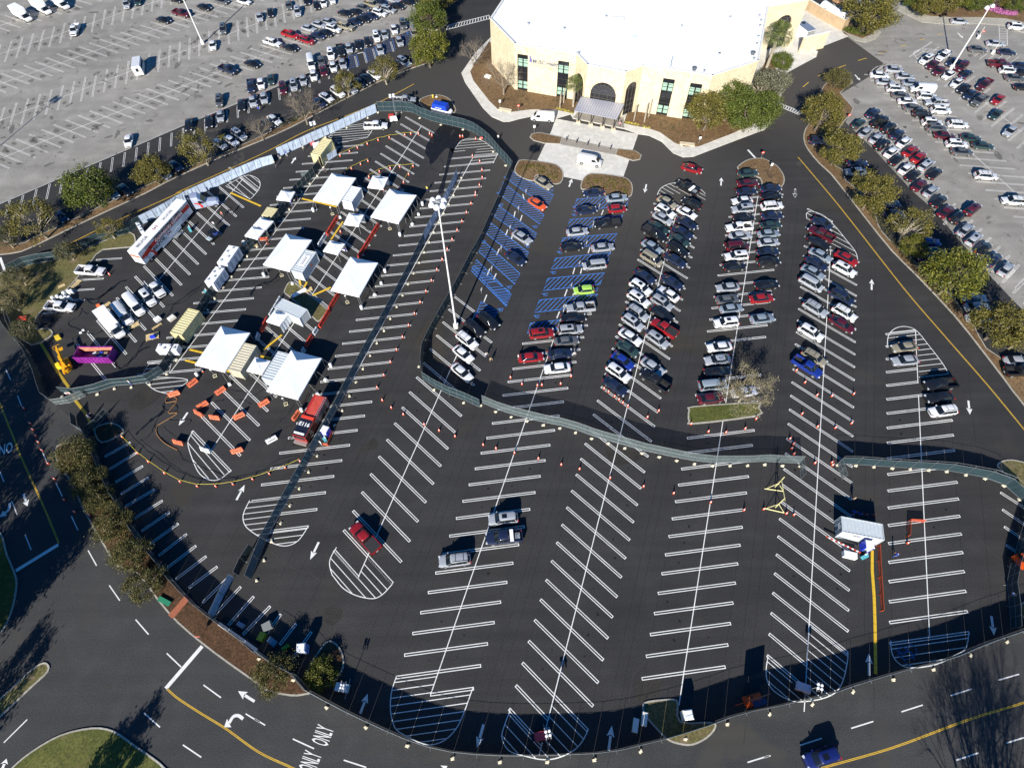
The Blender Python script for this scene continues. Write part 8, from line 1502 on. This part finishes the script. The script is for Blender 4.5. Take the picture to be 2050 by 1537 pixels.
# ================================================================ PEOPLE
def person(t, u, v, rz, label, shirt, legs, pose='stand', hair=(.03, .02, .015), base=0, z=.9, hat=None):
    p = t(u, v, z); root = thing('person', label, 'person', (p.x, p.y, base), rz, 'people on the site')
    def skin(name, verts, edges, rad, m, par):
        me = bpy.data.meshes.new(name); me.from_pydata(verts, edges, []); o = bpy.data.objects.new(name, me); link(o)
        md = o.modifiers.new('s', 'SKIN'); me.skin_vertices[0].data[0].use_root = True
        for i, r in enumerate(rad): me.skin_vertices[0].data[i].radius = (r, r) if not isinstance(r, tuple) else r
        o.modifiers.new('d', 'SUBSURF').levels = 1; md.use_smooth_shade = True
        dg = bpy.context.evaluated_depsgraph_get(); ne = bpy.data.meshes.new_from_object(o.evaluated_get(dg)); ne.materials.clear(); [ne.materials.append(q) for q in (m if isinstance(m, list) else [m])]
        bpy.data.objects.remove(o); ne.polygons.foreach_set('use_smooth', [True]*len(ne.polygons)); return ne
    st = .16 if pose == 'walk' else .05
    V = [(0, 0, .95), (0, 0, 1.12), (0, 0, 1.32), (.0, 0, 1.46), (.01, 0, 1.52), (.02, 0, 1.60), (.02, 0, 1.71),                    # pelvis..head
         (0, .18, 1.42), (.03, .26, 1.16), (.16, .25, .95), (.2, .245, .87), (0, -.18, 1.42), (-.02, -.26, 1.16), (.10, -.25, .95), (.14, -.245, .87),
         (0, .10, .90), (st, .11, .50), (st*.4, .12, .09), (st*.4+.14, .13, .04), (0, -.10, .90), (-st, -.11, .50), (-st*2.0, -.12, .10), (-st*2.0+.14, -.13, .04)]
    if pose == 'reach': V[8] = (.18, .24, 1.30); V[9] = (.42, .20, 1.34); V[10] = (.50, .19, 1.35)
    if pose == 'sit': V = [(x, y, z_-.42 if i < 15 else z_) for i, (x, y, z_) in enumerate(V)]; V[15] = (.1, .10, .52); V[16] = (.45, .11, .50); V[17] = (.45, .12, .09); V[18] = (.58, .13, .04); V[19] = (.1, -.1, .52); V[20] = (.45, -.11, .5); V[21] = (.46, -.12, .1); V[22] = (.6, -.13, .04)
    E_ = [(0, 1), (1, 2), (2, 3), (3, 4), (4, 5), (5, 6), (3, 7), (7, 8), (8, 9), (9, 10), (3, 11), (11, 12), (12, 13), (13, 14), (0, 15), (15, 16), (16, 17), (17, 18), (0, 19), (19, 20), (20, 21), (21, 22)]
    rad = [(.13, .16), (.12, .15), (.13, .17), (.09, .12), .055, .085, .09, .065, .048, .036, .03, .065, .048, .036, .03, .09, .06, .042, .04, .09, .06, .042, .04]
    sm = mat(f'cloth_{shirt}', shirt, .8); lm = mat(f'cloth_{legs}', legs, .85); hm = mat('hair', hair, .8)
    me = skin('body', V, E_, rad, [SKINM, sm, lm, DARK], root); dz = -.42 if pose == 'sit' else 0
    idx = []
    for f in me.polygons:
        c = f.center; k = 0
        if c.z < (.56 if pose == 'sit' else .96) and abs(c.y) < .2: k = 2
        elif c.z < 1.47+dz and not (c.z < 1.1+dz and abs(c.y) > .2): k = 1
        if c.z < .085: k = 3
        if pose == 'reach' and c.x > .36: k = 0
        idx.append(k)
    me.polygons.foreach_set('material_index', idx); link(bpy.data.objects.new('body', me), root)
    hz = 1.66+dz; g = MB(); g.lathe((.0, 0, hz), [(.10, 0), (.112, .04), (.10, .10), (.06, .145), (.01, .155)], n=10); 
    if hat: g.lathe((.02, 0, hz+.05), [(.17, 0), (.16, .02)], n=12)
    fin(g, 'hard_hat' if hat else 'hair', mat(f'hat_{hat}', hat, .4) if hat else hm, root)
    g = MB(); g.box((.105, .032, hz-.01), (.02, .022, .012)).box((.105, -.032, hz-.01), (.02, .022, .012)); g.ob('eyes', BLACKP, root)
    for s, i in ((1, 10), (-1, 14)):    # five-fingered hands
        w = Vector(V[i]); pw = Vector(V[i-1]); d = (w-pw).normalized(); sd_ = Vector((1, 0, 0)) if abs(d.z) > .7 else Vector((0, 1, 0)); q = d.cross(sd_).normalized(); sd_ = q.cross(d); g = MB(); g.bar(w-d*.01, w+d*.075, .034, n=6, r2=.036)
        for k, Lf in enumerate((.062, .075, .07, .055)): b0 = w+d*.07+sd_*(-.027+.018*k); m_ = b0+d*Lf*.55; g.bar(b0, m_, .009, n=4); g.bar(m_, m_+(d*.8+q*.6).normalized()*Lf*.5, .008, n=4)
        b0 = w+d*.02+sd_*-.03; g.bar(b0, b0+(d*.6-sd_*.7).normalized()*.055, .010, n=4); g.ob('hand', SKINM, root)
    return root
NV, BK, WH, BL, GR, RD, TN = (.03, .04, .09), (.015, .015, .018), (.6, .6, .62), (.02, .10, .5), (.10, .11, .12), (.4, .04, .05), (.35, .28, .18)
for q in [(T10, 1920, 1085, 1.2, 'person in white walking on the road outside the curving fence', WH, GR, 'walk'), (T10, 1120, 905, -1.5, 'person in grey standing beside the red chest at the upper fence', GR, BK, 'reach'),
          (T10, 160, 1300, .3, 'worker with yellow hat by the pale fence left of the cream container', NV, GR, 'stand'), (T10, 190, 1245, 1.0, 'worker in grey close to the end of the pale fence', GR, NV, 'stand'), (T10, 245, 1210, 2.0, 'worker in bright blue gown at the pale fence', BL, WH, 'reach'), (T10, 378, 1165, .4, 'worker in white standing on the fence feet line', WH, GR, 'stand'), (T10, 555, 1350, 0, 'person in dark clothes below the cream container', NV, BK, 'walk'),
          (T10, 28, 860, 1.4, 'person in bright blue beside the shaded cars, upper left', BL, NV, 'stand'), (T20, 858, 945, -1.5, 'person in black at the right end of the entrance canopy', BK, NV, 'stand'), (T20, 872, 980, -1.2, 'person in pink at the right end of the entrance canopy', (.55, .25, .3), GR, 'stand'),
          (T01, 1750, 190, -2.0, 'person in red shirt right of the long trailer front', (.5, .18, .14), GR, 'walk'), (T01, 1820, 170, .5, 'person in dark clothes near the hatched stalls', NV, GR, 'stand'), (T01, 1685, 270, 1.5, 'person in white above the dark utility cart', WH, GR, 'stand'),
          (T21, 512, 1295, -1.5, 'person in white beside the navy car and white sedan', WH, GR, 'stand'), (T21, 70, 1315, .2, 'person in white left of the lower red sedan', WH, NV, 'stand'), (T11, 1825, 1300, -1.0, 'person in white holding papers right of three white cars', WH, NV, 'reach'), (T11, 1862, 1340, -1.0, 'person in tan right of the three white cars', TN, BK, 'walk'),
          (ZR, 655, 355, 2.0, 'person in tan hat behind the lone container, upper one', TN, BK, 'stand'), (ZR, 705, 600, 2.2, 'person in blue gown in the shade of the lone container', BL, BL, 'sit'), (ZR, 805, 640, 2.0, 'second person in blue gown in the container shade', (.03, .08, .4), BL, 'sit'), (ZR, 635, 660, 1.0, 'crouched person in blue at the corner of the container shade', (.03, .06, .3), NV, 'sit'), (ZR, 895, 650, 1.7, 'person in dark red beside the blue gowns', RD, BK, 'sit'), (ZR, 1020, 670, 1.6, 'person in red at the right of the container shade', RD, BK, 'stand'),
          (ZR, 1440, 1395, 3.0, 'person in bright blue gown walking right of the lone container', BL, BL, 'walk'), (ZF, 780, 1270, 1.0, 'person in white below the toilet by the central fence', WH, WH, 'stand'), (T02, 700, 290, .5, 'person in blue and white by the dark gate leaf', (.25, .3, .6), NV, 'reach'), (T02, 1020, 20, 1.0, 'person in white behind the inner fence at lower left', WH, BL, 'stand'),
          (ZT1, 15, 590, 1.0, 'person in bright blue under the small tent by the inner fence', BL, BL, 'stand'), (T11, 235, 100, 1.0, 'person in white under the small tent by the inner fence', WH, NV, 'stand'), (ZT1, 880, 1350, 1.2, 'person in navy beside the small tent curtain', (.05, .05, .35), NV, 'stand'), (T10, 1358, 1490, 1.0, 'person in yellow vest by a cone below the wet patch', (.55, .5, .05), NV, 'stand'), (T33, 1960, 170, .5, 'person in pale blue near the lower right fence', (.3, .4, .7), GR, 'stand')]:
    person(*q[:5], q[5], q[6], q[7], hat=(.7, .5, .03) if 'yellow hat' in q[4] else None)
